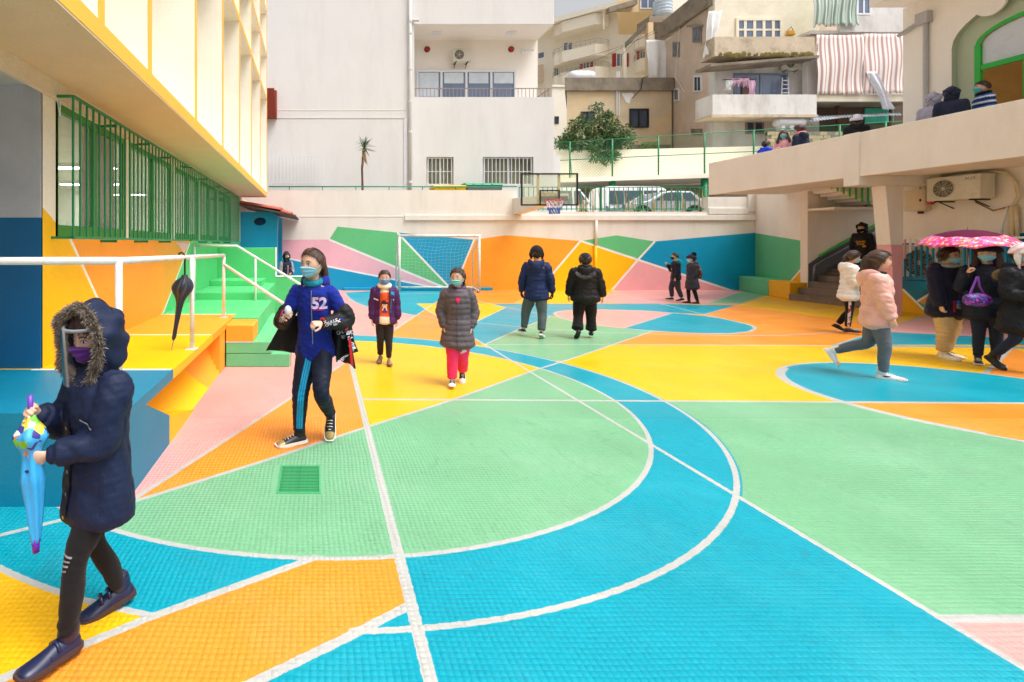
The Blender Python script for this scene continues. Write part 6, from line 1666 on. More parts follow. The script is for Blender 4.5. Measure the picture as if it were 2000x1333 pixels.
def head_dir(az, el): return np.stack([np.sin(az) * np.cos(el), -np.cos(az) * np.cos(el), np.sin(el)], -1)
def head_point(az, el, hh, off=0.0):
    """surface of the head, centre at origin, facing -Y; az, el in radians"""
    az, el = np.broadcast_arrays(np.asarray(az, float), np.asarray(el, float))
    d = head_dir(az, el); ax = np.array((.365, .43, .5)) * hh
    r = 1 / np.sqrt(((d / ax) ** 2).sum(-1)); P = d * r[..., None]
    s = np.clip(-el / 1.2, 0, 1)
    P[..., 0] *= 1 - .30 * s ** 1.4
    back = P[..., 1] > 0
    P[..., 1] = np.where(back, P[..., 1] * (1 - .5 * s), P[..., 1] * (1 - .06 * (1 - s)))
    g = lambda a0, e0, wa, we: np.exp(-((az - a0) / wa) ** 2 - ((el - e0) / we) ** 2)
    fw = .060 * g(0, -.26, .15, .15) + .022 * g(0, -.08, .11, .2) + .014 * (g(.42, -.38, .28, .25) + g(-.42, -.38, .28, .25)) + .014 * g(0, -.62, .26, .07) + .012 * g(0, -.50, .22, .05) + .022 * g(0, -.92, .3, .16) \
        + .014 * (g(.33, .26, .25, .1) + g(-.33, .26, .25, .1)) - .028 * (g(.36, .06, .17, .13) + g(-.36, .06, .17, .13))
    P[..., 1] -= fw * hh
    P = P + d * off
    return P
def head_grid(az0, az1, el0, el1, na, ne, hh, off0, off1, rimfn=None):
    """curved shell between two offsets over a patch of head"""
    A, E = np.meshgrid(np.linspace(az0, az1, na), np.linspace(el0, el1, ne), indexing='ij')
    if rimfn: A, E = rimfn(A, E)
    I, O = head_point(A, E, hh, off0).reshape(-1, 3), head_point(A, E, hh, off1).reshape(-1, 3); k = na * ne
    idx = np.arange(k).reshape(na, ne); F = []
    for i in range(na - 1):
        for j in range(ne - 1):
            q = (idx[i, j], idx[i + 1, j], idx[i + 1, j + 1], idx[i, j + 1]); F.append(tuple(int(x) + k for x in q)); F.append(tuple(int(x) for x in q[::-1]))
    bd = [idx[i, 0] for i in range(na)] + [idx[-1, j] for j in range(1, ne)] + [idx[i, -1] for i in range(na - 2, -1, -1)] + [idx[0, j] for j in range(ne - 2, 0, -1)]
    for a, b in zip(bd, bd[1:] + bd[:1]): F.append((int(a), int(b), int(b) + k, int(a) + k))
    return np.concatenate([I, O]), F

def hand_parts(w, d, nrm, s, curl=.5, spread=.06, thumb=.5, side=1):
    """palm, four fingers of unequal length, thumb leaving the side of the palm. w wrist, d direction, nrm palm normal (fingers curl towards it)"""
    d = np.array(d, float); d /= np.linalg.norm(d); nrm = np.array(nrm, float); nrm -= d * (nrm @ d); nrm /= np.linalg.norm(nrm); lat = np.cross(d, nrm) * side
    P = []
    pl = .082 * s
    P.append(ring_loft([w - d * .02 * s, w + d * .012 * s, w + d * pl * .5, w + d * pl * .95], [(.021 * s, .016 * s), (.026 * s, .016 * s), (.037 * s, .0145 * s), (.036 * s, .0115 * s)], lat, 14))
    for i, (off, L) in enumerate(((-.027, .058), (-.009, .068), (.0095, .064), (.027, .050))):
        b = w + d * pl * (.93 - .06 * abs(i - 1.3)) + lat * off * s; dd = d + lat * off * 4 * spread; pts = [b - d * .02 * s, b]
        a = 0
        for k, f in enumerate((.45, .32, .23)):
            a += curl * (.75 if k == 0 else 1.05) + .06 * i
            v = dd * math.cos(a) + nrm * math.sin(a); pts.append(pts[-1] + v / np.linalg.norm(v) * L * s * f)
        r = .0086 * s * (1 if i < 3 else .88); P.append(ring_loft(pts, [r * 1.05, r * 1.08, r, r * .94, r * .74], lat, 10))
    tb = w + d * pl * .3 - lat * .03 * s; v1 = d * .62 - lat * .72 + nrm * (.25 + .3 * thumb); v1 /= np.linalg.norm(v1); v2 = d * .85 - lat * (.35 - .55 * thumb) + nrm * (.2 + .6 * thumb); v2 /= np.linalg.norm(v2)
    P.append(ring_loft([tb + lat * .015 * s, tb, tb + v1 * .028 * s, tb + v1 * .028 * s + v2 * .026 * s, tb + v1 * .028 * s + v2 * .046 * s], [.013 * s, .012 * s, .0102 * s, .0095 * s, .007 * s], nrm, 10))
    return P

def shoe(parent, ank, fdir, pitch, H, m_up, m_sole, high=False, scale=1.0, toe=None, trim=None, laces=True):
    """ank: ankle joint; sole under it; fdir ground heading; pitch raises the heel"""
    L = .158 * H * scale; k = L / .24
    fd = np.array((fdir[0], fdir[1], 0.)); fd /= np.linalg.norm(fd); la = np.array((-fd[1], fd[0], 0.))
    cp, sp = math.cos(pitch), math.sin(pitch); f = fd * cp - np.array((0, 0, sp)); up = np.array((0, 0, cp)) + fd * sp
    o = np.array(ank) - up * .078 * k * 1.0 - f * .055 * k
    sec = [(0.0, .026, .058), (.02, .034, .072), (.06, .036, .078), (.10, .037, .070), (.14, .041, .058), (.18, .043, .049), (.215, .040, .044), (.236, .030, .036)]
    n = 18; V = []
    for u, wd, ht in sec:
        for j in range(n):
            a = 2 * math.pi * j / n; c_, s_ = math.cos(a), math.sin(a)
            z = .022 + (ht - .022) * max(0, s_) ** .8 if s_ > 0 else .022
            V.append(o + f * u * k + la * c_ * wd * k * (1 - .22 * max(0, s_)) + up * z * k)
    F = [(i * n + j, i * n + (j + 1) % n, (i + 1) * n + (j + 1) % n, (i + 1) * n + j) for i in range(len(sec) - 1) for j in range(n)] + [tuple(range(n))[::-1], tuple((len(sec) - 1) * n + j for j in range(n))]
    parts = [(np.array(V), F)]
    if high: parts.append(ring_loft([o + f * .05 * k + up * .05 * k, o + f * .048 * k + up * .085 * k, o + f * .044 * k + up * (.125 if high is True else high) * k], [(.034 * k, .046 * k), (.033 * k, .044 * k), (.036 * k, .043 * k)], la, 18))
    V, F = join(parts); me = raw_mesh('shoe', V, F)
    mats = [m_up] + ([toe] if toe else [])
    fo = o
    sh = finish(me, mats, parent, 'shoe', (lambda c: (((c - fo) @ f > .175 * k)).astype(int)) if toe else None)
    sd2 = sh.modifiers.new('sub', 'SUBSURF'); sd2.levels = sd2.render_levels = 1
    V = []; uu = [0.0 - .004, .02, .06, .10, .14, .18, .22, .243]; ww = [.024, .036, .039, .038, .043, .046, .041, .024]
    out = [(u, w) for u, w in zip(uu, ww)] + [(u, -w) for u, w in zip(uu[::-1], ww[::-1])]; q = len(out)
    for z in (0, .006, .026): V += [o + f * u * k + la * w * k * (1 if z else .95) + up * (z + (.012 * max(0, (u - .17) / .07) if z < .02 else 0)) * k for u, w in out]
    F = [tuple(range(q))[::-1], tuple(2 * q + i for i in range(q))] + [(l * q + i, l * q + (i + 1) % q, (l + 1) * q + (i + 1) % q, (l + 1) * q + i) for l in range(2) for i in range(q)]
    finish(raw_mesh('sole', np.array(V), F), m_sole, sh, 'sole', smooth=False)
    if laces:
        lm = MB()
        for t in range(4):
            c = o + f * (.105 + .02 * t) * k + up * (.074 - .0085 * t) * k
            lm.tube([c - la * .02 * k - up * .004 * k, c + up * .004 * k, c + la * .02 * k - up * .004 * k], .0028 * k, 5)
        finish(lm.mesh('laces', trim or LACE), [], sh, 'laces')
    return sh

def fur_ring(parent, pts, outn, length, count, mats, seed=1, rad=.02, name='fur_trim'):
    """rolled edge of fur: many fine tapered hairs"""
    r = np.random.default_rng(seed); pts = np.array(pts, float); outn = np.array(outn, float); m = len(pts); V, F, M = [], [], []
    t = r.uniform(0, m - 1.001, count); i = t.astype(int); f = (t - i)[:, None]
    base = pts[i] * (1 - f) + pts[i + 1] * f; nn = outn[i] * (1 - f) + outn[i + 1] * f
    dirs = nn + r.normal(0, .55, (count, 3)); dirs /= np.linalg.norm(dirs, axis=1)[:, None]
    tan = pts[np.minimum(i + 1, m - 1)] - pts[i]; tan /= np.maximum(np.linalg.norm(tan, axis=1), 1e-6)[:, None]
    base = base + dirs * (rad * r.uniform(0, 1, count))[:, None]
    sidev = np.cross(dirs, r.normal(size=(count, 3))); sidev /= np.linalg.norm(sidev, axis=1)[:, None]
    L = length * r.uniform(.5, 1.1, count)[:, None]; droop = np.array((0, 0, -.25)) * L
    w = .0010 + .0008 * r.uniform(0, 1, count)[:, None]
    V = np.stack([base - sidev * w, base + sidev * w, base + dirs * L * .6 + sidev * w * .5 + droop * .3, base + dirs * L + droop], 1).reshape(-1, 3)
    b = np.arange(count) * 4; F = [(int(x), int(x) + 1, int(x) + 2) for x in b] + [(int(x), int(x) + 2, int(x) + 3) for x in b]
    me = raw_mesh(name, V, F); mi = np.tile(r.integers(0, len(mats), count), 2)
    for mm in mats: me.materials.append(mm)
    me.polygons.foreach_set('material_index', mi.astype(np.int32)); o = bpy.data.objects.new(name, me); COL.objects.link(o); o.parent = parent
    core = MB(); core.tube([tuple(p) for p in pts], rad * .9, 8); finish(core.mesh('fur_core', mats[0]), [], o, 'fur_core')
    return o

class Person:
    def __init__(s, label, X, Y, z0, H, yaw, pose=None, lean=0.0, head=(0, 0), vox=.009, skin=SKIN, name='person', hip=.485, hands=True, group=None, curl=(.5, .5), bulk=1.0, legs=True):
        p = dict(uaL=(.16, .0, -1), faL=(.03, .22, -1), uaR=(.16, .0, -1), faR=(.03, .22, -1), thL=(.02, .02, -1), shL=(0, -.02, -1), thR=(.02, .02, -1), shR=(0, -.02, -1), ftL=0, ftR=0, fyL=.12, fyR=.12); p.update(pose or {})
        s.p, s.H, s.vox, s.lean = p, H, vox, lean
        s.hh = .128 * H + .033                                   # head height
        V = lambda v: np.array(v, float)
        def unit(v, sg): q = V((v[0] * sg, -v[1], v[2])); return q / np.linalg.norm(q)
        s.J = {}
        pel = V((0, 0, hip * H))
        cl, sl = math.cos(lean), math.sin(lean)
        tor = lambda x, z: pel + V((x, -sl * z, cl * z))
        s.tor = tor
        s.pel = pel; s.chest = tor(0, .26 * H); s.neck = tor(0, .345 * H)
        for sd_, sg in (('L', 1), ('R', -1)):
            sh = tor(sg * .101 * H * bulk, .298 * H); el = sh + unit(p['ua' + sd_], sg) * .165 * H; wr = el + unit(p['fa' + sd_], sg) * .142 * H
            if 'ik' + sd_ in p:
                q = p['ik' + sd_]; wr = pel + V((q[0], -q[1], q[2])) * H; L1, L2 = .165 * H, .142 * H; dv = wr - sh; dl = min(np.linalg.norm(dv), (L1 + L2) * .995); dv /= np.linalg.norm(dv); wr = sh + dv * dl
                ca = (L1 * L1 + dl * dl - L2 * L2) / (2 * L1 * dl); hint = V((sg * .5, .45, -1.0)); hint -= dv * (hint @ dv); hint /= np.linalg.norm(hint); el = sh + dv * L1 * ca + hint * L1 * math.sqrt(max(0, 1 - ca * ca))
            hp = pel + V((sg * .047 * H * min(1.1, bulk), 0, -.0 * H)); kn = hp + unit(p['th' + sd_], sg) * .235 * H; an = kn + unit(p['sh' + sd_], sg) * .215 * H
            s.J.update({'sh' + sd_: sh, 'el' + sd_: el, 'wr' + sd_: wr, 'hp' + sd_: hp, 'kn' + sd_: kn, 'an' + sd_: an})
        fk = .158 * H / .24
        low = min(s.J['an' + k][2] - .078 * fk * math.cos(p['ft' + k]) - max(0, math.sin(p['ft' + k])) * .17 * fk for k in 'LR')
        dz = V((0, 0, -low)); s.pel = s.pel + dz; s.chest = s.chest + dz; s.neck = s.neck + dz
        for k in s.J: s.J[k] = s.J[k] + dz
        s.dz = dz; s.tor = lambda x, z, y=0.0: tor(x, z) + dz + V((0, y, 0))
        s.bulk = bulk
        s.hc = s.neck + V((0, -.035 * H * .5 - sl * .06 * H, .03 * H + s.hh * .47))   # head centre
        hy, hp_ = head; s.HM = np.array(Matrix.Rotation(hy, 3, 'Z') @ Matrix.Rotation(hp_, 3, 'X'))
        s.top = s.hc[2] + s.hh * .5
        # body: continuous skin surface
        A, E = np.meshgrid(np.linspace(0, 2 * math.pi, 48, endpoint=False), np.linspace(-1.45, 1.5, 40), indexing='ij')
        hv = s.h2w(head_point(A, E, s.hh).reshape(-1, 3)); ne = 40; na = 48
        hf = [(i * ne + j, ((i + 1) % na) * ne + j, ((i + 1) % na) * ne + j + 1, i * ne + j + 1) for i in range(na) for j in range(ne - 1)] + [tuple(i * ne for i in range(na))[::-1], tuple(i * ne + ne - 1 for i in range(na))]
        parts = [(hv, hf)]
        for sg in (-1, 1): parts.append(ellipsoid((0, 0, 0), (1, 1, 1)) if False else (lambda ev: (s.h2w(ev[0]), ev[1]))(ellipsoid((sg * .355 * s.hh, .03 * s.hh, -.03 * s.hh), (.035 * s.hh, .075 * s.hh, .13 * s.hh))))
        parts.append(ring_loft([s.neck - V((0, 0, .03 * H)), s.neck + V((0, 0, .01 * H)), s.hc + V((0, .02 * H, -s.hh * .25))], [.034 * H, .029 * H, .03 * H], n=16))
        tp = [(s.tor(0, z), r) for z, r in ((-.06 * H, (.072 * H, .055 * H)), (.0, (.086 * H, .06 * H)), (.10 * H, (.074 * H, .052 * H)), (.22 * H, (.088 * H, .058 * H)), (.30 * H, (.092 * H, .048 * H)), (.345 * H, (.04 * H, .036 * H)))]
        a, b = spline([x[0] for x in tp], [x[1] for x in tp], 4); parts.append(ring_loft(a, b, n=20))
        for k in 'LR':
            J = s.J; a, b = spline([J['sh' + k], J['el' + k], J['wr' + k]], [.028 * H, .021 * H, .017 * H], 5); parts.append(ring_loft(a, b, n=12))
            if legs: a, b = spline([J['hp' + k], J['kn' + k], J['an' + k]], [.040 * H, .025 * H, .019 * H], 5); parts.append(ring_loft(a, b, n=14))
        me = union('person', parts, vox, 2)
        if hands:
            hp = []
            for k, sg in (('L', 1), ('R', -1)):
                c = curl[0] if k == 'L' else curl[1]
                if c is None: continue
                d = s.J['wr' + k] - s.J['el' + k]; nrm = p.get('pn' + k); nrm = V((nrm[0] * sg, -nrm[1], nrm[2])) if nrm else V((-sg, -.15, 0))
                hp += hand_parts(s.J['wr' + k] + d / np.linalg.norm(d) * .012, d, nrm, H / 1.62, c, side=-sg)
            if hp:
                hm = union('hand', hp, max(.0032, vox * .5), 1)
                bm = bmesh.new(); bm.from_mesh(me); bm.from_mesh(hm); bm.to_mesh(me); bm.free(); bpy.data.meshes.remove(hm)
        s.o = finish(me, skin, None, name); s.o.location = (X, Y, z0); s.o.rotation_euler = (0, 0, yaw)
        tag(s.o, label, 'person', group)
        s.jk = s.tr = None
    def h2w(s, P): return np.asarray(P) @ s.HM.T + s.hc
    # ---- head things
    def eyes(s, brow=HAIR):
        hh = s.hh
        for sg in (-1, 1):
            c = head_point(sg * .35, .05, hh, .002)
            V, F = ellipsoid((0, 0, 0), (.062 * hh, .022 * hh, .030 * hh), 14, 9); V = V @ np.array(Matrix.Rotation(sg * .35, 3, 'Z')).T + c
            finish(raw_mesh('eye', s.h2w(V), F), EYEW, s.o, 'eye')
            V, F = ellipsoid((0, 0, 0), (.028 * hh, .012 * hh, .029 * hh), 12, 7); V = V + head_point(sg * .345, .05, hh, .002) + np.array((0, -.016 * hh, 0))
            finish(raw_mesh('iris', s.h2w(V), F), EYED, s.o, 'iris')
            b = MB(); b.tube([tuple(s.h2w(head_point(sg * a, e, hh, .004))) for a, e in ((.14, .24), (.26, .30), (.4, .31), (.56, .24))], [.009 * hh, .013 * hh, .012 * hh, .006 * hh], 6); finish(b.mesh('eyebrow', brow), [], s.o, 'eyebrow')
            b = MB(); b.tube([tuple(s.h2w(head_point(sg * a, e, hh, .004))) for a, e in ((.2, .07), (.28, .125), (.38, .135), (.5, .08))], .006 * hh, 5); finish(b.mesh('eyelash', EYED), [], s.o, 'eyelash')
    def lips(s):
        b = MB(); b.tube([tuple(s.h2w(head_point(a, -.56, s.hh, .002))) for a in np.linspace(-.2, .2, 7)], [.004, .007, .009, .009, .009, .007, .004], 6); finish(b.mesh('lips', mat('lips', (190, 110, 104), rough=.4)), [], s.o, 'lips')
    def mask(s, m=MASKB, drop=0.0):
        hh = s.hh
        def rim(A, E):
            t = np.abs(A) / 1.15; lo, hi = -1.02 - drop, -.13 - drop * .8
            hi2 = hi - .28 * t ** 2; lo2 = lo + .38 * t ** 2; v = (E + 1) / 2; return A, lo2 + (hi2 - lo2) * v
        A0 = head_grid(-1.15, 1.15, -1, 1, 31, 21, hh, .004, .012, rim); V, F = A0
        k = len(V) // 2; ph = np.tile(np.linspace(-1, 1, 21), 31); az = np.repeat(np.linspace(-1.15, 1.15, 31), 21)
        V[k:, 1] -= (.006 * np.sin(ph * 9) * np.cos(az) + .012 * np.exp(-(az / .5) ** 2)) * hh / .2; V[:k, 1] -= .004
        o = finish(raw_mesh('face_mask', s.h2w(V), F), m, s.o, 'face_mask')
        for sg in (-1, 1):
            b = MB(); b.tube([tuple(s.h2w(head_point(sg * a, e - drop * .5, hh, .008))) for a, e in ((1.1, -.42), (1.35, -.1), (1.55, .1), (1.68, -.1), (1.5, -.45), (1.12, -.72))], .0022, 4); finish(b.mesh('ear_loop', LACE), [], o, 'ear_loop')
        return o
    def hair(s, m=HAIR, line=.62, thick=.022, back=-.75, sidel=.1, part=True):
        hh = s.hh
        def rim(A, E):
            t = np.abs(A) / math.pi; hl = np.interp(t, [0, .16, .3, .42, .6, 1], [line, line - .04, line - .2, sidel, back * .8, back]); v = (E + 1) / 2; return A, hl + (1.56 - hl) * v
        V, F = head_grid(-math.pi, math.pi, -1, 1, 73, 24, hh, -.004, thick, rim)
        k = len(V) // 2; az = np.repeat(np.linspace(-math.pi, math.pi, 73), 24); v = np.tile(np.linspace(0, 1, 24), 73)
        d = V[k:] - V[:k]; amp = .12 * np.sin(az * 23 + 3 * np.sin(v * 4)) + .08 * np.sin(az * 51 + v * 5)
        V[k:] += d * (amp * (1 - v))[:, None]; ed = np.clip(v / .22, 0, 1); V[k:] = V[:k] + (V[k:] - V[:k]) * (.12 + .88 * ed ** .6)[:, None]
        cap = finish(raw_mesh('hair', s.h2w(V), F), m, s.o, 'hair')
        r = np.random.default_rng(int(hh * 1e5)); n = 420; T = np.linspace(0, 1, 9); a0 = r.uniform(-math.pi, math.pi, n); t = np.abs(a0) / math.pi
        e0 = np.interp(t, [0, .16, .3, .42, .6, 1], [line, line - .04, line - .2, sidel, back * .8, back]) + r.normal(0, .08, n)
        if part:                                  # drawn back from the hairline
            A = a0[:, None] + (np.sign(a0) * math.pi - a0)[:, None] * (T ** 1.2)[None]; E = e0[:, None] + (-.1 - e0)[:, None] * T[None] + np.sin(T * math.pi)[None] * (1.25 * np.clip(1 - t, 0, 1))[:, None] * .75
        else: A = a0[:, None] + r.normal(0, .1, n)[:, None] * T[None]; E = 1.5 + (e0[:, None] - 1.5) * T[None]
        E = np.clip(E, -1.3, 1.52); off = thick + r.uniform(-.003, .011, n)[:, None] * np.sin(T * 2.6 + .3)[None]
        C = head_point(A, E, hh, off[..., None]); tn = np.gradient(C, axis=1); d = head_dir(A, E); sv = np.cross(tn, d); sv /= np.maximum(np.linalg.norm(sv, axis=-1), 1e-6)[..., None]
        w = (.005 * np.sin(np.pi * (.12 + .86 * T)))[None, :, None]; q = np.stack([C - sv * w, C + sv * w], 2).reshape(-1, 3); F = [(i * 18 + 2 * j, i * 18 + 2 * j + 1, i * 18 + 2 * j + 3, i * 18 + 2 * j + 2) for i in range(n) for j in range(8)]
        me = raw_mesh('hair_strand', s.h2w(q), F); me.materials.append(m); me.materials.append(STRAND); me.polygons.foreach_set('material_index', np.repeat((r.random(n) < .3).astype(np.int32), 8))
        st = bpy.data.objects.new('hair_strand', me); COL.objects.link(st); st.parent = cap; st['kind'] = 'stuff'
        return cap
    def locks(s, strands, m=HAIR, name='hair_length', vox=.006):
        """strands: head-relative polylines (in head heights) with radii"""
        parts = []
        for pts, rs in strands:
            P = s.h2w(np.array(pts) * s.hh); a, b = spline(P, [r * s.hh for r in rs], 6); parts.append(ring_loft(a, b, n=10))
        me = union(name, parts, vox, 1); V = getco(me); N = getn(me); setco(me, V + N * (.0022 * np.sin(V[:, 0] * 330 + V[:, 1] * 250 + 2 * np.sin(V[:, 2] * 30)))[:, None])
        return finish(me, m, s.o, name)
    def beanie(s, m, line=.36, thick=.03, cuff=True, slouch=.0, name='knit_hat', m2=None, peak=0.0):
        hh = s.hh
        def rim(A, E): v = (E + 1) / 2; lo = line - .3 * (np.abs(A) / math.pi); return A, lo + (1.57 - lo) * v
        V, F = head_grid(-math.pi, math.pi, -1, 1, 65, 22, hh, .002, thick, rim); k = len(V) // 2
        az = np.repeat(np.linspace(-math.pi, math.pi, 65), 22); v = np.tile(np.linspace(0, 1, 22), 65)
        d = V[k:] - V[:k]; V[k:] += d * (.08 * np.sin(az * 32))[:, None] + np.array((0, slouch, peak)) * (v ** 2)[:, None]
        if cuff: V[k:] += d * (.35 * (v < .3))[:, None]
        o = finish(raw_mesh(name, s.h2w(V), F), [m, m2] if m2 else m, s.o, name, (lambda c: ((np.sin(np.arctan2(c[:, 0] - s.hc[0], c[:, 1] - s.hc[1]) * 6 + c[:, 2] * 60) > .2)).astype(int)) if m2 else None)
        return o
    def pompom(s, m, c, r, seed=3):
        R_ = np.random.default_rng(seed); d = R_.normal(size=(1500, 3)); d /= np.linalg.norm(d, axis=1)[:, None]; b = s.h2w(np.array(c) * s.hh)
        t = np.cross(d, R_.normal(size=(1500, 3))); t /= np.linalg.norm(t, axis=1)[:, None]; w = .004
        V = np.stack([b + d * r * .3 - t * w, b + d * r * .3 + t * w, b + d * r * R_.uniform(.8, 1.1, (1500, 1))], 1).reshape(-1, 3); q = np.arange(1500) * 3
        finish(raw_mesh('pompom', V, [(int(x), int(x) + 1, int(x) + 2) for x in q]), m, s.o, 'pompom', smooth=False)
    def hood_up(s, m, open_=.95, off=.03, fur=None, fseed=1, down=.35, furlen=.05, frad=.022, furcount=5200, name='hood'):
        """shell around the head, open at the face"""
        hh = s.hh; na, nt = 48, 22; V = []
        for lay in (0, 1):
            for i in range(nt):
                t = i / (nt - 1); th = open_ + (math.pi - open_) * t          # angle from forward axis
                for j in range(na):
                    ph = 2 * math.pi * j / na; thh = th * (1 + (.08 * math.cos(ph) if t < .99 else 0)) if t < .4 else th
                    d = np.array((math.sin(thh) * math.sin(ph), -math.cos(thh), math.sin(thh) * math.cos(ph)))
                    ax = np.array((.40, .47, .56)) * hh + off * (1 if lay else .55)
                    P = d * ax; P[2] -= down * hh * max(0, -d[2]) * .6; P[1] += .03 * hh
                    P += d * (.010 * math.sin(ph * 5 + 6 * t) + .006 * math.sin(ph * 11 - 9 * t)) * (1 if lay else 0)
                    V.append(P)
        V = np.array(V); k = na * nt; F = []
        for i in range(nt - 1):
            for j in range(na):
                q = (i * na + j, i * na + (j + 1) % na, (i + 1) * na + (j + 1) % na, (i + 1) * na + j); F.append(q[::-1]); F.append(tuple(x + k for x in q))
        for j in range(na): F.append((j, (j + 1) % na, k + (j + 1) % na, k + j))
        F.append(tuple((nt - 1) * na + j for j in range(na))); F.append(tuple(k + (nt - 1) * na + j for j in range(na))[::-1])
        o = finish(raw_mesh(name, s.h2w(V), F), m, s.o, name)
        if fur:
            rim = s.h2w(V[k:k + na]); rim = np.concatenate([rim, rim[:1]]); ctr = rim.mean(0); n_ = rim - ctr; n_ /= np.linalg.norm(n_, axis=1)[:, None]; fwd = s.HM @ np.array((0, -1, 0)); n_ = n_ * .8 + fwd * .75
            fur_ring(s.o, rim + fwd * .006, n_, furlen, furcount, fur, fseed, frad)
        return o
    def collar(s, m, r=1.0, h=.035, name='collar'):
        H = s.H; c = s.neck; b = MB(); pts = [tuple(c + np.array((math.cos(a) * .047 * H * r, math.sin(a) * .045 * H * r - .006 * H, h * H * .3 + .010 * H * math.sin(a)))) for a in np.linspace(0, 2 * math.pi, 25)]
        b.tube(pts, h * H * .55, 10); return finish(b.mesh(name, m), [], s.o, name)
    def hood_down(s, m, w=1.0, name='hood', fur=None, fseed=1, drop=.0, furlen=.035):
        H = s.H; c = s.neck + np.array((0, .02 * H, -.005 * H))
        pts = [(-.052 * w, -.035, .004), (-.060 * w, .01, .016), (-.050 * w, .045, .002 - drop * .5), (0, .066, -.030 - drop), (.050 * w, .045, .002 - drop * .5), (.060 * w, .01, .016), (.052 * w, -.035, .004)]
        a, b = spline([c + np.array(q) * H for q in pts], [(.016 * H, .012 * H), (.026 * H, .019 * H), (.042 * H, .026 * H), (.060 * H, .030 * H), (.042 * H, .026 * H), (.026 * H, .019 * H), (.016 * H, .012 * H)], 5); me = union(name, [ring_loft(a, b, (0, 0, 1), 14)], s.vox, 2); crumple(me, .006, 30, fseed)
        o = finish(me, m, s.o, name)
        if fur:
            e = np.array([c + np.array((math.sin(t) * .078 * w, .02 + .082 * math.cos(t), -.030 - drop - .055 * math.cos(t) ** 2)) * H for t in np.linspace(-1.7, 1.7, 25)]); n_ = np.array([(math.sin(t) * .6, .8 * abs(math.cos(t)) + .3, .1) for t in np.linspace(-1.75, 1.75, 25)]); fur_ring(s.o, e, n_, furlen, 4200, fur, fseed, .016)
        return o
    # ---- clothes
    def jacket(s, mats, hem=-.06, ease=.018, quilt=0.0, amp=.010, sleeve=1.0, flare=0.0, name='jacket', wr=.004, open_=0.0, matfn=None, cuff=.0, seed=1, sl_r=1.0, belly=0.0, neckr=1.0, nosleeve=False, waist=1.0, back=0.0):
        H, b_ = s.H, s.bulk
        zs = [hem * H, (hem + .04) * H, .02 * H, .10 * H, .20 * H, .27 * H, .312 * H, .335 * H]
        fl = max(0, -.05 - hem) * .12
        R_ = [(.114 + flare + fl, .080 + flare + fl), (.114 + flare * .9 + fl, .080 + flare * .9 + fl * .8), (.106 + flare * .4, .074 + flare * .4), (.088 * waist + belly * .5, .066 * waist + belly), (.096, .071), (.100, .066), (.088, .054), (.046 * neckr, .044 * neckr)]
        zz, rr = [], []
        for i in range(len(zs)):
            if i and zs[i] <= zs[i - 1]: continue
            zz.append(zs[i]); rr.append(((R_[i][0] * H + ease) * b_, (R_[i][1] * H + ease) * b_))
        pts = [s.tor(0, z, (-.004 * H if z > .1 * H else 0) + back * max(0, -z)) for z in zz]
        a, r = spline(pts, rr, 10 if quilt else 5)
        if quilt:
            L = np.concatenate([[0], np.cumsum(np.linalg.norm(np.diff(a, axis=0), axis=1))]); n = int(L[-1] / .008); u = np.linspace(0, L[-1], n)
            a = np.stack([np.interp(u, L, a[:, i]) for i in range(3)], 1); r = np.stack([np.interp(u, L, r[:, i]) for i in range(2)], 1)
            r = r + (amp * (np.abs(np.sin(math.pi * u / quilt)) ** .55 - .75))[:, None]
        parts = [ring_loft(a, r, n=40, round_ends=True)]
        J = s.J
        if not nosleeve:
            for k in 'LR':
                w = J['el' + k] + (J['wr' + k] - J['el' + k]) * sleeve
                inn = s.tor((.06 if k == 'L' else -.06) * H * b_, .290 * H)
                a, r = spline([inn, J['sh' + k], J['sh' + k] * .5 + J['el' + k] * .5, J['el' + k], J['el' + k] * .5 + w * .5, w], [v * sl_r + ease * .55 for v in (.036 * H, .040 * H, .038 * H, .034 * H, .030 * H, .026 * H)], 8)
                if quilt:
                    L = np.concatenate([[0], np.cumsum(np.linalg.norm(np.diff(a, axis=0), axis=1))]); n = int(L[-1] / .008); u = np.linspace(0, L[-1], n)
                    a = np.stack([np.interp(u, L, a[:, i]) for i in range(3)], 1); r = np.stack([np.interp(u, L, r[:, i]) for i in range(2)], 1); r = r + (amp * .8 * (np.abs(np.sin(math.pi * u / quilt)) ** .55 - .75))[:, None]
                if cuff: r[-3:] *= (1 - cuff)
                parts.append(ring_loft(a, r, n=22))
        me = union(name, parts, s.vox, 1 if quilt else 2)
        crumple(me, wr, 26, seed, (1, 1, 1.7)); crumple(me, wr * .6, 60, seed + 1, (1.4, 1.4, .8))
        if open_:
            bm = bmesh.new(); bm.from_mesh(me); dl = []
            for f in bm.faces:
                c = f.calc_center_median()
                if f.normal.y < -.15 and c.y < s.tor(0, c.z - s.pel[2])[1] - .02 and abs(c.x) < open_ * (1 + .5 * (s.neck[2] - c.z)) and abs(c.x) < .085 * H: dl.append(f)
            bmesh.ops.delete(bm, geom=dl, context='FACES'); bm.to_mesh(me); bm.free()
        o = finish(me, mats, s.o, name, matfn)
        if open_: md = o.modifiers.new('solid', 'SOLIDIFY'); md.thickness = .012; md.offset = -1
        if name == 'jacket' or s.jk is None: s.jk = o
        return o
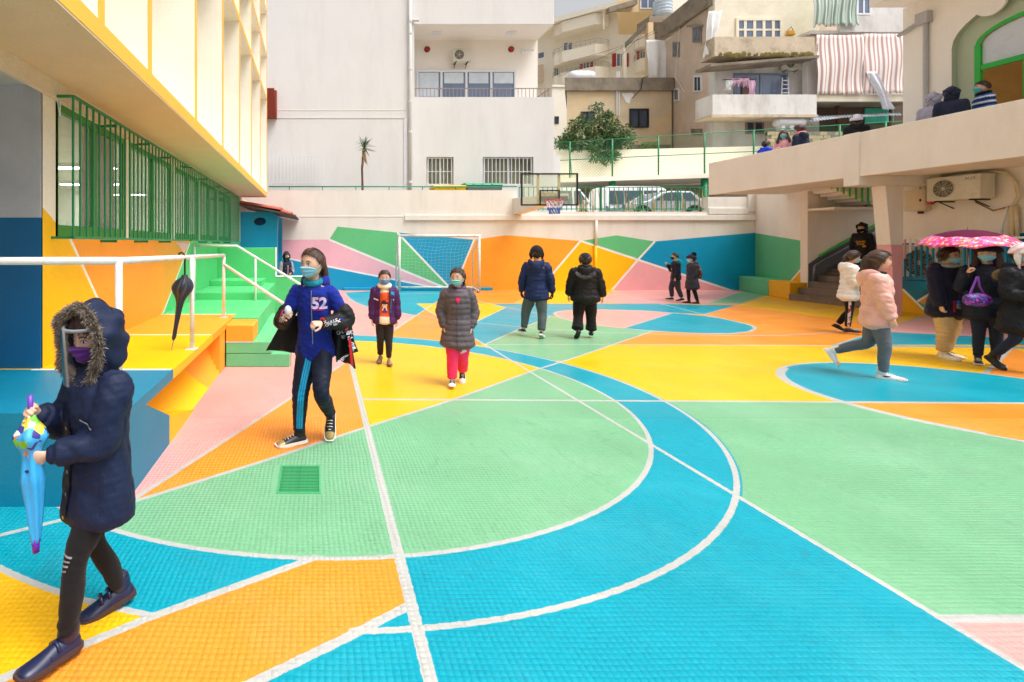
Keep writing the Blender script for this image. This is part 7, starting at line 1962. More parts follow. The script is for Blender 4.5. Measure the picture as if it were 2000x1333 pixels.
    def trousers(s, m, ease=.008, cut=1.0, name='trousers', wr=.004, seed=2, end=.9, matfn=None, ankle=1.0, flare=0.0):
        H, J = s.H, s.J; parts = []
        tp = [(s.tor(0, z), ((a * H + ease) * s.bulk, (b * H + ease) * s.bulk)) for z, a, b in ((-.085 * H, .066, .052), (-.03 * H, .090, .066), (.05 * H, .085, .062), (.09 * H, .078, .058))]
        a, r = spline([x[0] for x in tp], [x[1] for x in tp], 4); parts.append(ring_loft(a, r, n=24))
        for k in 'LR':
            e = J['kn' + k] + (J['an' + k] - J['kn' + k]) * end; up_ = J['hp' + k] + np.array((0, 0, .02 * H))
            kn = J['kn' + k] + np.array((0, -.006, 0))
            a, r = spline([up_, J['hp' + k] * .5 + kn * .5, kn, kn * .5 + e * .5, e], [v * cut * min(1, s.bulk + .06) + ease for v in (.052 * H, .049 * H, .038 * H, (.034 + flare * .5) * H, (.027 * ankle + flare) * H)], 8); parts.append(ring_loft(a, r, n=20))
        me = union(name, parts, s.vox, 2); V = getco(me); N = getn(me)
        # folds gather behind and in front of the knees and at the ankle
        g = np.zeros(len(V))
        for k in 'LR':
            for q, wd in ((J['kn' + k], .09 * H), (J['an' + k], .08 * H), (J['hp' + k], .08 * H)): g += np.exp(-(np.linalg.norm(V - q, axis=1) / wd) ** 2)
        n_ = np.sin(V[:, 2] * 105 + 5.5 * noise3(V, 11, seed) + 1.6 * np.sin(V[:, 0] * 38 + V[:, 1] * 31)) * (.5 + .5 * noise3(V, 9, seed + 5)); setco(me, V + N * (n_ * g * wr * .9)[:, None]); crumple(me, wr, 20, seed, (1.6, 1.6, .7))
        s.tr = finish(me, m, s.o, name, matfn); return s.tr
    def shoes(s, m_up, m_sole=SOLEW, **kw):
        for k in 'LR':
            sg = 1 if k == 'L' else -1; fy = s.p['fy' + k]; s.__dict__['shoe' + k] = shoe(s.o, s.J['an' + k], (math.sin(fy) * sg, -math.cos(fy)), s.p['ft' + k], s.H, m_up, m_sole, **kw)
    def gloves(s, m, curl=.55):
        for k, sg in (('L', 1), ('R', -1)):
            d = s.J['wr' + k] - s.J['el' + k]; hp = hand_parts(s.J['wr' + k] + d / np.linalg.norm(d) * .0, d, (-sg, -.15, 0), s.H / 1.38, curl, side=-sg)
            hp.append(ring_loft([s.J['wr' + k] - d * .12, s.J['wr' + k] + d * .06], [.027 * s.H, .024 * s.H])); finish(union('glove', hp, .005, 1), m, s.o, 'glove')
    def decal(s, target, verts, faces, m, origin, u, v, n, name='print', off=.004):
        """flat print laid on a garment: points (a,b) on the plane origin+a*u+b*v dropped along -n"""
        me = target.data; bvh = BVHTree.FromPolygons([tuple(x) for x in getco(me)], [tuple(p.vertices) for p in me.polygons])
        o, u, v, n = [Vector(q) for q in (origin, u, v, n)]; u.normalize(); v.normalize(); n.normalize(); out = []
        for a, b in verts:
            p = o + u * a + v * b; h = bvh.ray_cast(p + n * .5, -n, 1.2); out.append(tuple((h[0] if h[0] else p) + n * off))
        return finish(raw_mesh(name, np.array(out), faces), m, s.o, name, smooth=False)
    def text(s, target, body, size, m, origin, u, v, n, name='lettering', font_bold=.0, off=.004):
        cu = bpy.data.curves.new('t', 'FONT'); cu.body = body; cu.size = size; cu.align_x = 'CENTER'; cu.align_y = 'CENTER'; cu.offset = font_bold; cu.resolution_u = 3
        me = evaluated(bpy.data.objects.new('tmp', cu))
        bm = bmesh.new(); bm.from_mesh(me); bmesh.ops.triangulate(bm, faces=bm.faces); bmesh.ops.subdivide_edges(bm, edges=[e for e in bm.edges if e.calc_length() > size * .25], cuts=2, use_grid_fill=True); bmesh.ops.triangulate(bm, faces=bm.faces); bm.to_mesh(me); bm.free()
        vs = [(q.co.x, q.co.y) for q in me.vertices]; fs = [tuple(p.vertices) for p in me.polygons]; bpy.data.meshes.remove(me)
        return s.decal(target, vs, fs, m, origin, u, v, n, name, off)
    def patch(s, target, w, h, m, origin, u, v, n, name='panel', off=.004, nx=8, ny=8, shape=None):
        vs = [((i / nx - .5) * w, (j / ny - .5) * h) for j in range(ny + 1) for i in range(nx + 1)]
        if shape: vs = [shape(a, b) for a, b in vs]
        fs = [(j * (nx + 1) + i, j * (nx + 1) + i + 1, (j + 1) * (nx + 1) + i + 1, (j + 1) * (nx + 1) + i) for j in range(ny) for i in range(nx)]
        return s.decal(target, vs, fs, m, origin, u, v, n, name, off)
    def dotpatch(s, target, r, m, origin, u, v, n, name='print', off=.004, sx=1, sy=1, k=20):
        vs = [(0, 0)] + [(r * sx * math.cos(2 * math.pi * i / k), r * sy * math.sin(2 * math.pi * i / k)) for i in range(k)]
        return s.decal(target, vs, [(0, 1 + i, 1 + (i + 1) % k) for i in range(k)], m, origin, u, v, n, name, off)
    def zip_(s, target, m, z0, z1, x=0.0, w=.012, name='zip'):
        s.patch(target, w, (z1 - z0), m, s.tor(x, (z0 + z1) / 2) , (1, 0, 0), (0, 0, 1), (0, -1, 0), name, .003, 1, 24)

def footpos(px, py, z=0.0):
    x, y = gnd(px, py, z); return x, y
# ============================================================ the children and adults, one by one
NAVY = nylon('navy', (26, 34, 58)); BLACKN = nylon('black', (26, 26, 29)); BLACKC = cloth('black', (24, 22, 24)); DENIM = cloth('denim_dark', (34, 44, 66))
FURG = [mat('fur_grey', (126, 112, 98), rough=.9, var=.1), mat('fur_brown', (92, 76, 62), rough=.9, var=.1), mat('fur_light', (176, 164, 150), rough=.9, var=.1)]
FURW = [mat('fur_black', (52, 50, 52), rough=.9), mat('fur_silver', (176, 174, 178), rough=.9)]
FURT = [mat('fur_tan', (186, 156, 116), rough=.9), mat('fur_tan2', (150, 118, 82), rough=.9)]
BLKSHOE = mat('shoe_black', (28, 28, 30), rough=.4, var=.1); DKSOLE = mat('sole_dark', (46, 40, 40), rough=.7)
def W_(P, q): return np.array(P.o.matrix_basis if False else (Matrix.Translation(P.o.location) @ Matrix.Rotation(P.o.rotation_euler[2], 4, 'Z')) @ Vector(q))
def leg_off(P, k, c):
    J = P.J; z = [J['an' + k][2], J['kn' + k][2], J['hp' + k][2]]; return c[:, 0] - np.interp(c[:, 2], z, [J['an' + k][0], J['kn' + k][0], J['hp' + k][0]]), c[:, 1] - np.interp(c[:, 2], z, [J['an' + k][1], J['kn' + k][1], J['hp' + k][1]])

# ---- 1 girl in the navy parka with face shield, walking out of the picture bottom left
P = Person('person in navy fur hooded parka and clear face shield walking with a colourful umbrella', -.935, 2.22, 0, 1.31, R(-40), vox=.0065,
           pose=dict(ikL=(.03, .165, .12), ikR=(-.055, .165, .225), thL=(.0, .42, -1), shL=(0, .16, -1), thR=(.0, -.06, -1), shR=(0, -.42, -1), ftR=.22, ftL=-.04, fyL=.1, fyR=.25, pnL=(-.9, .1, .1), pnR=(-.9, .2, .0)), head=(R(14), R(8)), curl=(1.05, 1.05), bulk=1.04)
P.eyes(); P.hair(HAIRB, line=.5); P.mask(cloth('mask_purple', (96, 40, 128)))
P.jacket(nylon('parka_navy', (24, 34, 62), bump=.2), hem=-.125, ease=.028, flare=-.010, wr=.005, cuff=.28, seed=4, sl_r=1.08)
P.hood_up(nylon('parka_navy', (24, 34, 62)), open_=1.05, off=.042, fur=FURG, furlen=.028, frad=.02, furcount=14000)
P.trousers(cloth('black_jeans', (26, 24, 26)), ease=.004, cut=.92, wr=.006, end=.97)
for k, sg in (('L', 1), ('R', -1)):
    for i in range(4): P.patch(P.tr, .05 - .008 * i, .007, cloth('frayed_white', (150, 146, 150)), P.J['kn' + k] + np.array((0, 0, .03 - .018 * i)), (1, 0, .1 * (i - 1)), (0, 0, 1), (.1 * sg, -1, 0), 'knee_tear', .003, 5, 1)
m_boot = mat('boot_navy', (28, 34, 66), rough=.3, var=.15, spec=.5)
P.shoes(m_boot, mat('boot_sole', (70, 52, 52), rough=.7), high=.115, scale=1.18, laces=False)
for k in 'LR':
    so = P.__dict__['shoe' + k]; b = MB(); a = P.J['an' + k]; fy = P.p['fy' + k] * (1 if k == 'L' else -1); f = np.array((math.sin(fy), -math.cos(fy), 0)); la = np.array((-f[1], f[0], 0)); kk = .158 * P.H * 1.18 / .24
    for i in range(2):
        c = a + f * (.045 + .032 * i) * kk + np.array((0, 0, (-.008 - .014 * i) * kk)); b.tube([tuple(c - la * .034 * kk - np.array((0, 0, .02)) * kk), tuple(c + np.array((0, 0, .006)) * kk), tuple(c + la * .034 * kk - np.array((0, 0, .02)) * kk)], .008 * kk, 6)
    finish(b.mesh('strap', m_boot), [], so, 'strap')
# front placket, buttons, pale pocket zip
P.patch(P.jk, .035, .40, NAVY, P.tor(.0, .06), (1, 0, 0), (0, 0, 1), (0, -1, 0), 'placket', .008, 3, 30)
for i in range(5): P.dotpatch(P.jk, .008, m_metal, P.tor(.0, -.13 + .09 * i), (1, 0, 0), (0, 0, 1), (0, -1, 0), 'snap', .012, k=10)
P.patch(P.jk, .085, .006, mat('reflective', (170, 170, 182), rough=.3), P.tor(.062, .262), (1, 0, -.3), (0, 0, 1), (.45, -1, 0), 'pocket_zip', .003, 12, 1)
P.patch(P.jk, .012, .2, NAVY, P.tor(.05, .0), (1, 0, 0), (0, 0, 1), (.9, -.6, 0), 'side_pocket_welt', .006, 1, 12)
# face shield
m_shield = bpy.data.materials.new('face_shield'); m_shield.use_nodes = True
_n, _l = m_shield.node_tree.nodes, m_shield.node_tree.links; _g = _n.new('ShaderNodeBsdfGlossy'); _g.inputs['Roughness'].default_value = .05
_t = _n.new('ShaderNodeBsdfTransparent'); _t.inputs[0].default_value = (.86, .87, .9, 1); _f = _n.new('ShaderNodeFresnel'); _f.inputs[0].default_value = 1.22; _mx = _n.new('ShaderNodeMixShader')
_l.new(_f.outputs[0], _mx.inputs[0]); _l.new(_t.outputs[0], _mx.inputs[1]); _l.new(_g.outputs[0], _mx.inputs[2]); _l.new(_mx.outputs[0], _n['Material Output'].inputs[0])
hh = P.hh; V, F = [], []; na, nz = 24, 10
for i in range(na + 1):
    for j in range(nz + 1):
        a = -1.4 + 2.8 * i / na; z = .34 - 1.16 * j / nz; r = .58 + .07 * (j / nz); V.append((math.sin(a) * r * .86 * hh, -math.cos(a) * r * hh - .015, z * hh))
F = [(i * (nz + 1) + j, (i + 1) * (nz + 1) + j, (i + 1) * (nz + 1) + j + 1, i * (nz + 1) + j + 1) for i in range(na) for j in range(nz)]
finish(raw_mesh('face_shield', P.h2w(V), F), m_shield, P.o, 'face_shield')
b = MB(); b.tube([tuple(P.h2w((math.sin(a) * .5 * hh, -math.cos(a) * .57 * hh, .3 * hh))) for a in np.linspace(-1.2, 1.2, 15)], .008, 6); finish(b.mesh('shield_band', mat('band_grey', (150, 150, 156))), [], P.o, 'shield_band')
PG1 = P
# her folded umbrella
hl_, hr_ = W_(P, P.J['wrL']), W_(P, P.J['wrR'])
dL = W_(P, P.J['wrL'] + (P.J['wrL'] - P.J['elL']) / np.linalg.norm(P.J['wrL'] - P.J['elL']) * .062 + np.array((-.025, 0, 0))); dR = W_(P, P.J['wrR'] + (P.J['wrR'] - P.J['elR']) / np.linalg.norm(P.J['wrR'] - P.J['elR']) * .062 + np.array((.025, 0, 0)))
ax = Vector((.05, -.02, -1)).normalized(); cm_ = (Vector(dL) + Vector(dR)) / 2; u0, u1 = cm_ - ax * .09, cm_ + ax * .46
cu_ = thing('colourful_umbrella', 'folded blue and rainbow child umbrella held by the girl in the parka', 'umbrella', tuple(u1))
def printed(name, base, spots, scale):
    m = bpy.data.materials.new(name); m.use_nodes = True; nt = m.node_tree; N, L = nt.nodes, nt.links; tc = N.new('ShaderNodeTexCoord'); vo = N.new('ShaderNodeTexVoronoi'); vo.inputs['Scale'].default_value = scale; L.new(tc.outputs['Object'], vo.inputs['Vector'])
    cr = N.new('ShaderNodeValToRGB'); cr.color_ramp.interpolation = 'CONSTANT'; sx = N.new('ShaderNodeSeparateColor'); L.new(vo.outputs['Color'], sx.inputs[0]); L.new(sx.outputs[0], cr.inputs[0])
    els = cr.color_ramp.elements; els[0].color = lin(base); els[0].position = 0; els[1].color = lin(spots[0]); els[1].position = .4
    for i, c in enumerate(spots[1:]): e = els.new(.4 + .6 * (i + 1) / len(spots)); e.color = lin(c)
    L.new(cr.outputs[0], N['Principled BSDF'].inputs['Base Color']); N['Principled BSDF'].inputs['Roughness'].default_value = .5; return m
m_cu = mat('umbrella_sky', (60, 166, 226), rough=.4, var=.1); m_cu2 = printed('umbrella_print', (70, 170, 226), [(250, 226, 70), (120, 200, 60), (240, 240, 236), (230, 120, 60), (60, 60, 140)], 34)
vs = []; nr, nk = 30, 20; Lx = (u1 - u0); pu = ax.orthogonal().normalized(); pv = ax.cross(pu)
for i in range(nr + 1):
    t = i / nr; r = .012 + .034 * math.exp(-((t - .16) / .085) ** 2) + .024 * max(0, 1 - abs(t - .5) / .5) + .004
    for k in range(nk):
        a = 2 * math.pi * k / nk; rr = r * (1 + .2 * math.sin(5 * a + 4 * t)); vs.append(tuple(u0 + Lx * (.03 + .9 * t) + (pu * math.cos(a) + pv * math.sin(a)) * rr))
mb = MB(); mb.add(vs, [(i * nk + k, i * nk + (k + 1) % nk, (i + 1) * nk + (k + 1) % nk, (i + 1) * nk + k) for i in range(nr) for k in range(nk)] + [tuple(range(nk))[::-1], tuple(nr * nk + k for k in range(nk))])
mb.m = [1 if (q // nk) < 9 else 0 for q in range(nr * nk)] + [1, 0]
mb.build('canopy', [m_cu, m_cu2], cu_, smooth=True)
MB().tube([u0 - ax * .06, u0 + Lx * .06], .011, 10).build('handle', mat('handle_purple', (120, 70, 180), rough=.35), cu_, smooth=True)
MB().tube([u0 + Lx * .9, u1], [.016, .013], 10).build('tip', mat('tip_purple', (110, 30, 170), rough=.3), cu_, smooth=True)
for t_, c_ in ((.42, (30, 40, 110)), (.55, (230, 180, 40)), (.62, (30, 40, 110)), (.5, (240, 110, 60))):
    q = u0 + Lx * (.03 + .9 * t_); MB().tube([q + (pu * math.cos(a) + pv * math.sin(a)) * .030 for a in np.linspace(3.2 + t_ * 5, 5.6 + t_ * 5, 8)], .006, 5).build('printed_band', mat('band_%d' % c_[0], c_, rough=.5), cu_)

# ---- 2 running girl in the blue hoodie
P = Person('person running in a blue hoodie numbered 52, black jacket slipped off the shoulders', -.01, 4.3, 0, 1.58, R(-10), vox=.0068, bulk=.84, lean=.15,
           pose=dict(uaR=(.42, .10, -.85), faR=(-.30, .85, .30), uaL=(.50, .0, -.85), faL=(-.80, .72, -.02), thR=(.12, .22, -1), shR=(.06, -.06, -1), thL=(.06, .50, -1), shL=(.14, -1.0, -1), ftL=.95, ftR=.05, fyR=1.0, fyL=.05, pnL=(-.6, .2, -.5), pnR=(-.6, .2, -.3)), head=(R(-30), R(3)), curl=(1.15, 1.1))
P.eyes(); P.hair(HAIRB, line=.80, thick=.012, back=-.6); P.mask(); P.locks([([(0, .40, .1), (.02, .52, -.1), (.1, .55, -.4), (.16, .5, -.7)], [.13, .15, .12, .05]), ([(0, .38, .2), (-.05, .5, -.15), (.0, .52, -.5)], [.12, .12, .05])], HAIRB, 'ponytail')
BLUEH = cloth('blue_hoodie', (22, 40, 138), bump=.3)
h = P.jacket(BLUEH, hem=-.04, ease=.02, wr=.006, name='hoodie', cuff=.2, seed=8, sl_r=.82); P.hood_down(BLUEH, .95, drop=.0, fseed=3); P.collar(cloth('teal_scarf', (30, 130, 150), var=.4, vscale=60), .8, .03, 'neck_scarf')
TRK = nylon('track_navy', (22, 28, 48)); TRC = nylon('track_cyan', (30, 150, 196))
P.trousers(TRK, ease=.010, cut=1.05, wr=.006, end=.93)
lz = np.linspace(P.J['anR'][2] + .05, P.J['hpR'][2] - .03, 40); lx = np.interp(lz, [P.J['anR'][2], P.J['knR'][2], P.J['hpR'][2]], [P.J['anR'][0], P.J['knR'][0], P.J['hpR'][0]])
for o_ in (-.008, .010, .028):
    vs = [(lx[i] + o_ + (.03 * ((lz[i] - lz[0]) / (lz[-1] - lz[0])) ** 2) + w_, lz[i]) for i in range(40) for w_ in (-.0075, .0075)]
    P.decal(P.tr, vs, [(2 * i, 2 * i + 1, 2 * i + 3, 2 * i + 2) for i in range(39)], TRC, (0, 0, 0), (1, 0, 0), (0, 0, 1), (0, -1, 0), 'side_stripe', .003)
P.shoes(mat('sneaker_black', (34, 30, 30), rough=.4), SOLEW, high=.15, scale=1.06, toe=mat('sneaker_gold', (176, 150, 96), rough=.3, metal=.3))
m_num, m_num2 = cloth('print_lilac', (206, 186, 222)), cloth('print_magenta', (150, 40, 110))
P.patch(h, .09, .03, m_num2, P.tor(.052, .425), (1, 0, 0), (0, 0, 1), (0.1, -1, 0), 'print_block', .004, 6, 3); P.patch(h, .10, .03, m_num2, P.tor(.046, .345), (1, 0, 0), (0, 0, 1), (0.1, -1, 0), 'print_block', .004, 6, 3)
P.text(h, '52', .125, m_num, P.tor(.052, .385), (1, 0, 0), (0, 0, 1), (0.1, -1, 0), 'number_print', .005, .008)
P.zip_(h, m_metal, .05, .31 * P.H, 0, .006)
# black jacket off the shoulders: sleeves on the forearms and a body hanging behind the elbows
JB = nylon('jacket_black', (30, 28, 32)); prt = []; J = P.J; SLV = {}
for k in 'LR':
    prt = []; a, r = spline([J['sh' + k] * .38 + J['el' + k] * .62, J['el' + k], J['el' + k] * .5 + J['wr' + k] * .5, J['wr' + k]], [.046 * P.H, .048 * P.H, .040 * P.H, .028 * P.H], 8); prt.append(ring_loft(a, r, n=22)); me = union('slipped_sleeve', prt, P.vox, 2); crumple(me, .010, 38, 5, (1, 1, 1.5)); SLV[k] = finish(me, JB, P.o, 'slipped_sleeve')
eL, eR = J['elL'], J['elR']; V = []; nu, nv = 44, 16
for j in range(nv + 1):
    for i in range(nu + 1):
        u, v = i / nu, j / nv; x = eR[0] * (1 - u) + eL[0] * u; bk_ = .17 * math.sin(math.pi * u); z = eR[2] * (1 - u) + eL[2] * u
        x2 = x * (1 + .25 * v) - (.12 * v * (1 - u) ** 2) + .02 * v * u; y2 = min(eL[1], eR[1]) * 0 + eR[1] * (1 - u) + eL[1] * u + bk_ + .05 + (.06 * v)
        if u > .8: y2 -= .16 * v * (u - .8) / .2; 
        zz = z + .02 - (.30 + .10 * u) * v; fo = .02 * math.sin(u * 34 + 2 * v) * v; V.append((x2, y2 + fo, zz + .01 * math.sin(u * 21)))
F = [(j * (nu + 1) + i, j * (nu + 1) + i + 1, (j + 1) * (nu + 1) + i + 1, (j + 1) * (nu + 1) + i) for j in range(nv) for i in range(nu)]
jb = finish(raw_mesh('jacket_body', np.array(V), F), JB, P.o, 'jacket_body'); md = jb.modifiers.new('s', 'SOLIDIFY'); md.thickness = .012
PR = cloth('print_white', (206, 200, 212)); PRR = cloth('print_red', (206, 40, 40))
V = np.array(V)
def onbody(u, v): i, j = int(u * nu), int(v * nv); return V[j * (nu + 1) + i]
# a front panel of the jacket hanging from her left elbow, with the lettering
pl = []; c0 = eL + np.array((-.05, -.06, -.02))
for j in range(15):
    for i in range(11): u, v = i / 10, j / 14; pl.append((c0[0] - .03 + (.10 + .07 * v) * u + .03 * v * v - .03 * v, c0[1] + .06 + .07 * u + .022 * math.sin(u * 8 + v * 5) + .05 * v, c0[2] + .03 - (.36 - .07 * u) * v + .02 * math.sin(u * 3)))
fp = finish(raw_mesh('jacket_front_panel', np.array(pl), [(j * 11 + i, j * 11 + i + 1, (j + 1) * 11 + i + 1, (j + 1) * 11 + i) for j in range(14) for i in range(10)]), JB, P.o, 'jacket_front_panel'); md = fp.modifiers.new('s', 'SOLIDIFY'); md.thickness = .01; md.offset = 1
n_ = (-.25, -1, 0)
P.text(fp, 'CHICAGO\nBULLS', .042, PR, c0 + np.array((.035, 0, -.10)), (1, .3, .12), (-.12, 0, 1), n_, 'lettering', .001, .012); P.text(fp, 'CHICAGO', .05, PR, c0 + np.array((.055, 0, -.24)), (.55, .1, .8), (-.8, 0, .55), n_, 'lettering', .001, .012)
P.patch(fp, .02, .22, PRR, c0 + np.array((.10, 0, -.22)), (1, .2, 0), (-.1, 0, 1), n_, 'red_edge', .012, 2, 8); P.dotpatch(fp, .018, PRR, c0 + np.array((.06, 0, -.035)), (1, 0, 0), (0, 0, 1), n_, 'red_dot', .012)
for k, dx in (('L', 1), ('R', -1)):
    for i in range(5):
        q = J['el' + k] + (J['wr' + k] - J['el' + k]) * (.25 + .15 * i) + np.array((0, 0, .01 - .02 * (i % 2))); P.text(SLV[k], random.choice(['BULLS', 'X', 'CHI', '66']), .03, PR, q, (.9, 0, .3), (-.3, 0, .9), (0, -1, 0), 'sleeve_lettering', .001, .005)
    w = J['wr' + k]; b = MB(); d = (J['wr' + k] - J['el' + k]); d /= np.linalg.norm(d); b.tube([tuple(w - d * .02), tuple(w + d * .006)], .03 * P.H * .9, 14); finish(b.mesh('red_cuff', PRR), [], SLV[k], 'red_cuff')
P.patch(P.tr, .035, .02, TRC, P.J['hpR'] + np.array((.045, 0, -.03)), (1, 0, .2), (-.2, 0, 1), (0, -1, 0), 'logo', .004, 6, 4, shape=lambda a, b: (a * (1 - (b + .01) / .024), b))
sn = thing('snack_packet', 'crumpled white snack packet in the running girl\'s fist', 'packet', tuple(W_(P, P.J['wrR'])))
q = Vector(W_(P, P.J['wrR'] + (P.J['wrR'] - P.J['elR']) * .42)) + Vector((.01, -.02, .02)); V_, F_ = ellipsoid(q, (.026, .022, .036), 14, 9); me = raw_mesh('wrapper', V_, F_); crumple(me, .008, 90, 3); o = finish(me, mat('wrapper', (224, 222, 220), rough=.35, var=.1), None, 'wrapper', smooth=False); setpar(o, sn)

# ---- 3 girl in open purple jacket
x, y = gnd(752, 713)
P = Person('person in open purple jacket over an orange sweater with a cartoon print', x, y + .05, 0, 1.23, R(-6), vox=.008, pose=dict(uaL=(.2, .02, -1), faL=(.03, .12, -1), uaR=(.2, .02, -1), faR=(.03, .12, -1), thL=(.0, .12, -1), shL=(0, .05, -1), thR=(0, .05, -1), shR=(0, -.45, -1), ftR=.3, fyL=.1, fyR=.2), head=(0, R(4)), curl=(.4, .4))
P.eyes(); P.hair(HAIR, line=.78, thick=.012, back=-.5); P.mask(cloth('mask_mid', (116, 152, 214))); P.locks([([(0, .42, .2), (.05, .52, -.05), (.2, .45, -.4), (.3, .3, -.62)], [.12, .12, .1, .05])], HAIR, 'ponytail')
CR = cloth('cream_fleece', (232, 218, 196)); sw_ = P.jacket([CR, cloth('orange_knit', (226, 92, 42))], hem=-.05, ease=.006, name='sweater', wr=.003, seed=3, matfn=lambda c: ((c[:, 2] > P.pel[2] + .03) & (c[:, 2] < P.pel[2] + .36)).astype(int))
P.collar(CR, 1.15, .05, 'hood_collar'); P.hood_down(CR, .9)
P.jacket(nylon('plum', (70, 30, 84)), hem=-.05, ease=.034, open_=.062, wr=.005, quilt=.085, amp=.006, seed=5, cuff=.15)
P.trousers(cloth('charcoal', (40, 36, 38)), ease=.006, cut=1.0, wr=.004); P.shoes(mat('shoe_tan', (136, 110, 84), rough=.7), mat('sole_brown', (90, 70, 56)), laces=False)
q = P.tor(0, .20); f_ = ((1, 0, 0), (0, 0, 1), (0, -1, 0)); 
P.dotpatch(sw_, .052, mat('print_hair', (70, 36, 34)), q, *f_, off=.006); P.dotpatch(sw_, .036, mat('print_face', (240, 206, 180)), P.tor(0, .185), *f_, off=.0085); P.dotpatch(sw_, .045, mat('print_hair', (70, 36, 34)), P.tor(-.002, .215), *f_, off=.010, sy=.45); P.dotpatch(sw_, .018, mat('print_bow', (226, 80, 110)), P.tor(.03, .245), *f_, off=.011)
for sg in (-1, 1): P.dotpatch(sw_, .005, EYED, P.tor(.013 * sg, .18), *f_, off=.0105)
P.patch(sw_, .07, .06, mat('print_purple', (86, 46, 140)), P.tor(0, .115), *f_, 'print', .007, 4, 4, shape=lambda a, b: (a * (1 - .6 * (b + .03) / .06 * .7), b))
for sg in (-1, 1): P.patch(sw_, .014, .05, mat('print_face', (240, 206, 180)), P.tor(.022 * sg, .135), (1, 0, 0), (-.3 * sg, 0, 1), (0, -1, 0), 'print', .0095, 2, 3)
P.patch(P.jk, .075, .018, PR, P.tor(-.098, .262), (1, 0, -.25), (0, 0, 1), (-.2, -1, 0), 'white_band', .005, 6, 2); P.patch(P.jk, .05, .05, nylon('turquoise', (20, 130, 176)), P.tor(.088, .30), (1, 0, 0), (0, 0, 1), (.2, -1, .5), 'blue_yoke', .005, 4, 4)
P.text(P.jk, 'T', .03, PR, P.tor(.118, .255), *f_, 'lettering', .001); P.patch(P.jk, .008, .36, nylon('turquoise', (20, 130, 176)), P.tor(.078, .09), (1, 0, 0), (.05, 0, 1), (0, -1, 0), 'blue_edge', .006, 1, 14); P.patch(P.jk, .008, .3, nylon('turquoise', (20, 130, 176)), P.tor(-.07, .08), (1, 0, 0), (0, 0, 1), (0, -1, 0), 'blue_edge', .006, 1, 14)

# ---- 4 girl in grey puffer and pink trousers
x, y = gnd(893, 757)
P = Person('person in grey quilted coat and bright pink trousers with hands in pockets', x + .03, y + .1, 0, 1.30, R(-13), vox=.008, pose=dict(uaL=(.30, -.12, -1), faL=(-.22, .35, -1), uaR=(.30, -.12, -1), faR=(-.22, .35, -1), thR=(.0, .14, -1), shR=(0, .1, -1), thL=(0, .02, -1), shL=(.0, -.75, -1), ftL=.7, fyL=.0, fyR=.05), head=(R(-22), 0), curl=(.5, .5))
P.eyes(); P.hair(HAIR, line=.76, thick=.014, back=-.55); P.mask(cloth('mask_mint', (136, 206, 214)), drop=.16); P.locks([([(0, .42, .05), (.15, .46, -.2), (.3, .35, -.45)], [.14, .13, .05])], HAIR, 'ponytail')
GP = nylon('grey_puffer', (92, 82, 88)); P.jacket(GP, hem=-.165, ease=.026, quilt=.062, amp=.012, wr=.004, flare=.004, seed=6, cuff=.1, sl_r=1.0); P.hood_down(GP, 1.0); P.collar(cloth('mauve', (70, 40, 90)), .8, .03)
P.patch(P.jk, .055, .07, cloth('hot_pink', (230, 46, 100)), P.tor(0, .325), *f_, 'pink_top', .008, 5, 5, shape=lambda a, b: (a * (.35 + .65 * (b + .035) / .07), b)); P.patch(P.jk, .03, .50, GP, P.tor(.01, .03), *f_, 'placket', .010, 2, 30)
P.trousers(cloth('pink_fleece', (236, 52, 106)), ease=.014, cut=1.12, wr=.006, end=.97, ankle=1.15)
P.text(P.tr, 'FILA', .085, PR, P.J['knL'] + np.array((.0, 0, .10)), (0, 0, -1), (1, 0, 0), (0, -1, 0), 'lettering', .006, .005)
P.shoes(BLKSHOE, SOLEW, toe=SOLEW)

# ---- 5 boy seen from behind, navy jacket
x, y = gnd(1050, 659)
NV2 = nylon('navy_blue', (24, 40, 84)); YK_ = nylon('yoke_brown', (62, 56, 60))
P = Person('person from behind in navy and charcoal jacket, black ear flap hat and grey trousers', x - .02, y, 0, 1.52, R(153), vox=.009, pose=dict(uaL=(.34, .0, -1), faL=(.08, .2, -1), uaR=(.32, -.02, -1), faR=(.10, .2, -1), thL=(.30, .12, -1), shL=(.12, -.05, -1), thR=(.06, -.12, -1), shR=(-.02, -.30, -1), ftR=.35, fyL=.5, fyR=.1), head=(R(12), R(10)), hands=False)
P.hair(HAIR); P.beanie(BLACKC, line=.30, thick=.034, cuff=False, name='ear_flap_hat'); [P.locks([([(sg * .36, 0, .15), (sg * .42, .02, -.1), (sg * .38, .02, -.42)], [.12, .13, .07])], BLACKC, 'ear_flap') for sg in (-1, 1)]
P.jacket([NV2, YK_], hem=-.075, ease=.030, wr=.007, seed=9, matfn=lambda c: ((c[:, 2] > P.pel[2] + .265 * P.H + .012) & (np.abs(c[:, 0]) < .15)).astype(int), cuff=.2); P.hood_down(NV2, 1.15, drop=.02)
P.patch(P.jk, .035, .014, PR, P.tor(-.105, .285 * P.H), (-1, 0, 0), (0, 0, 1), (0, 1, 0), 'logo', .005, 3, 2)
P.trousers(cloth('slate', (80, 90, 94)), ease=.016, cut=1.08, wr=.008, ankle=1.0); P.shoes(mat('shoe_charcoal', (44, 44, 48), rough=.6), SOLEW); P.gloves(BLACKC)
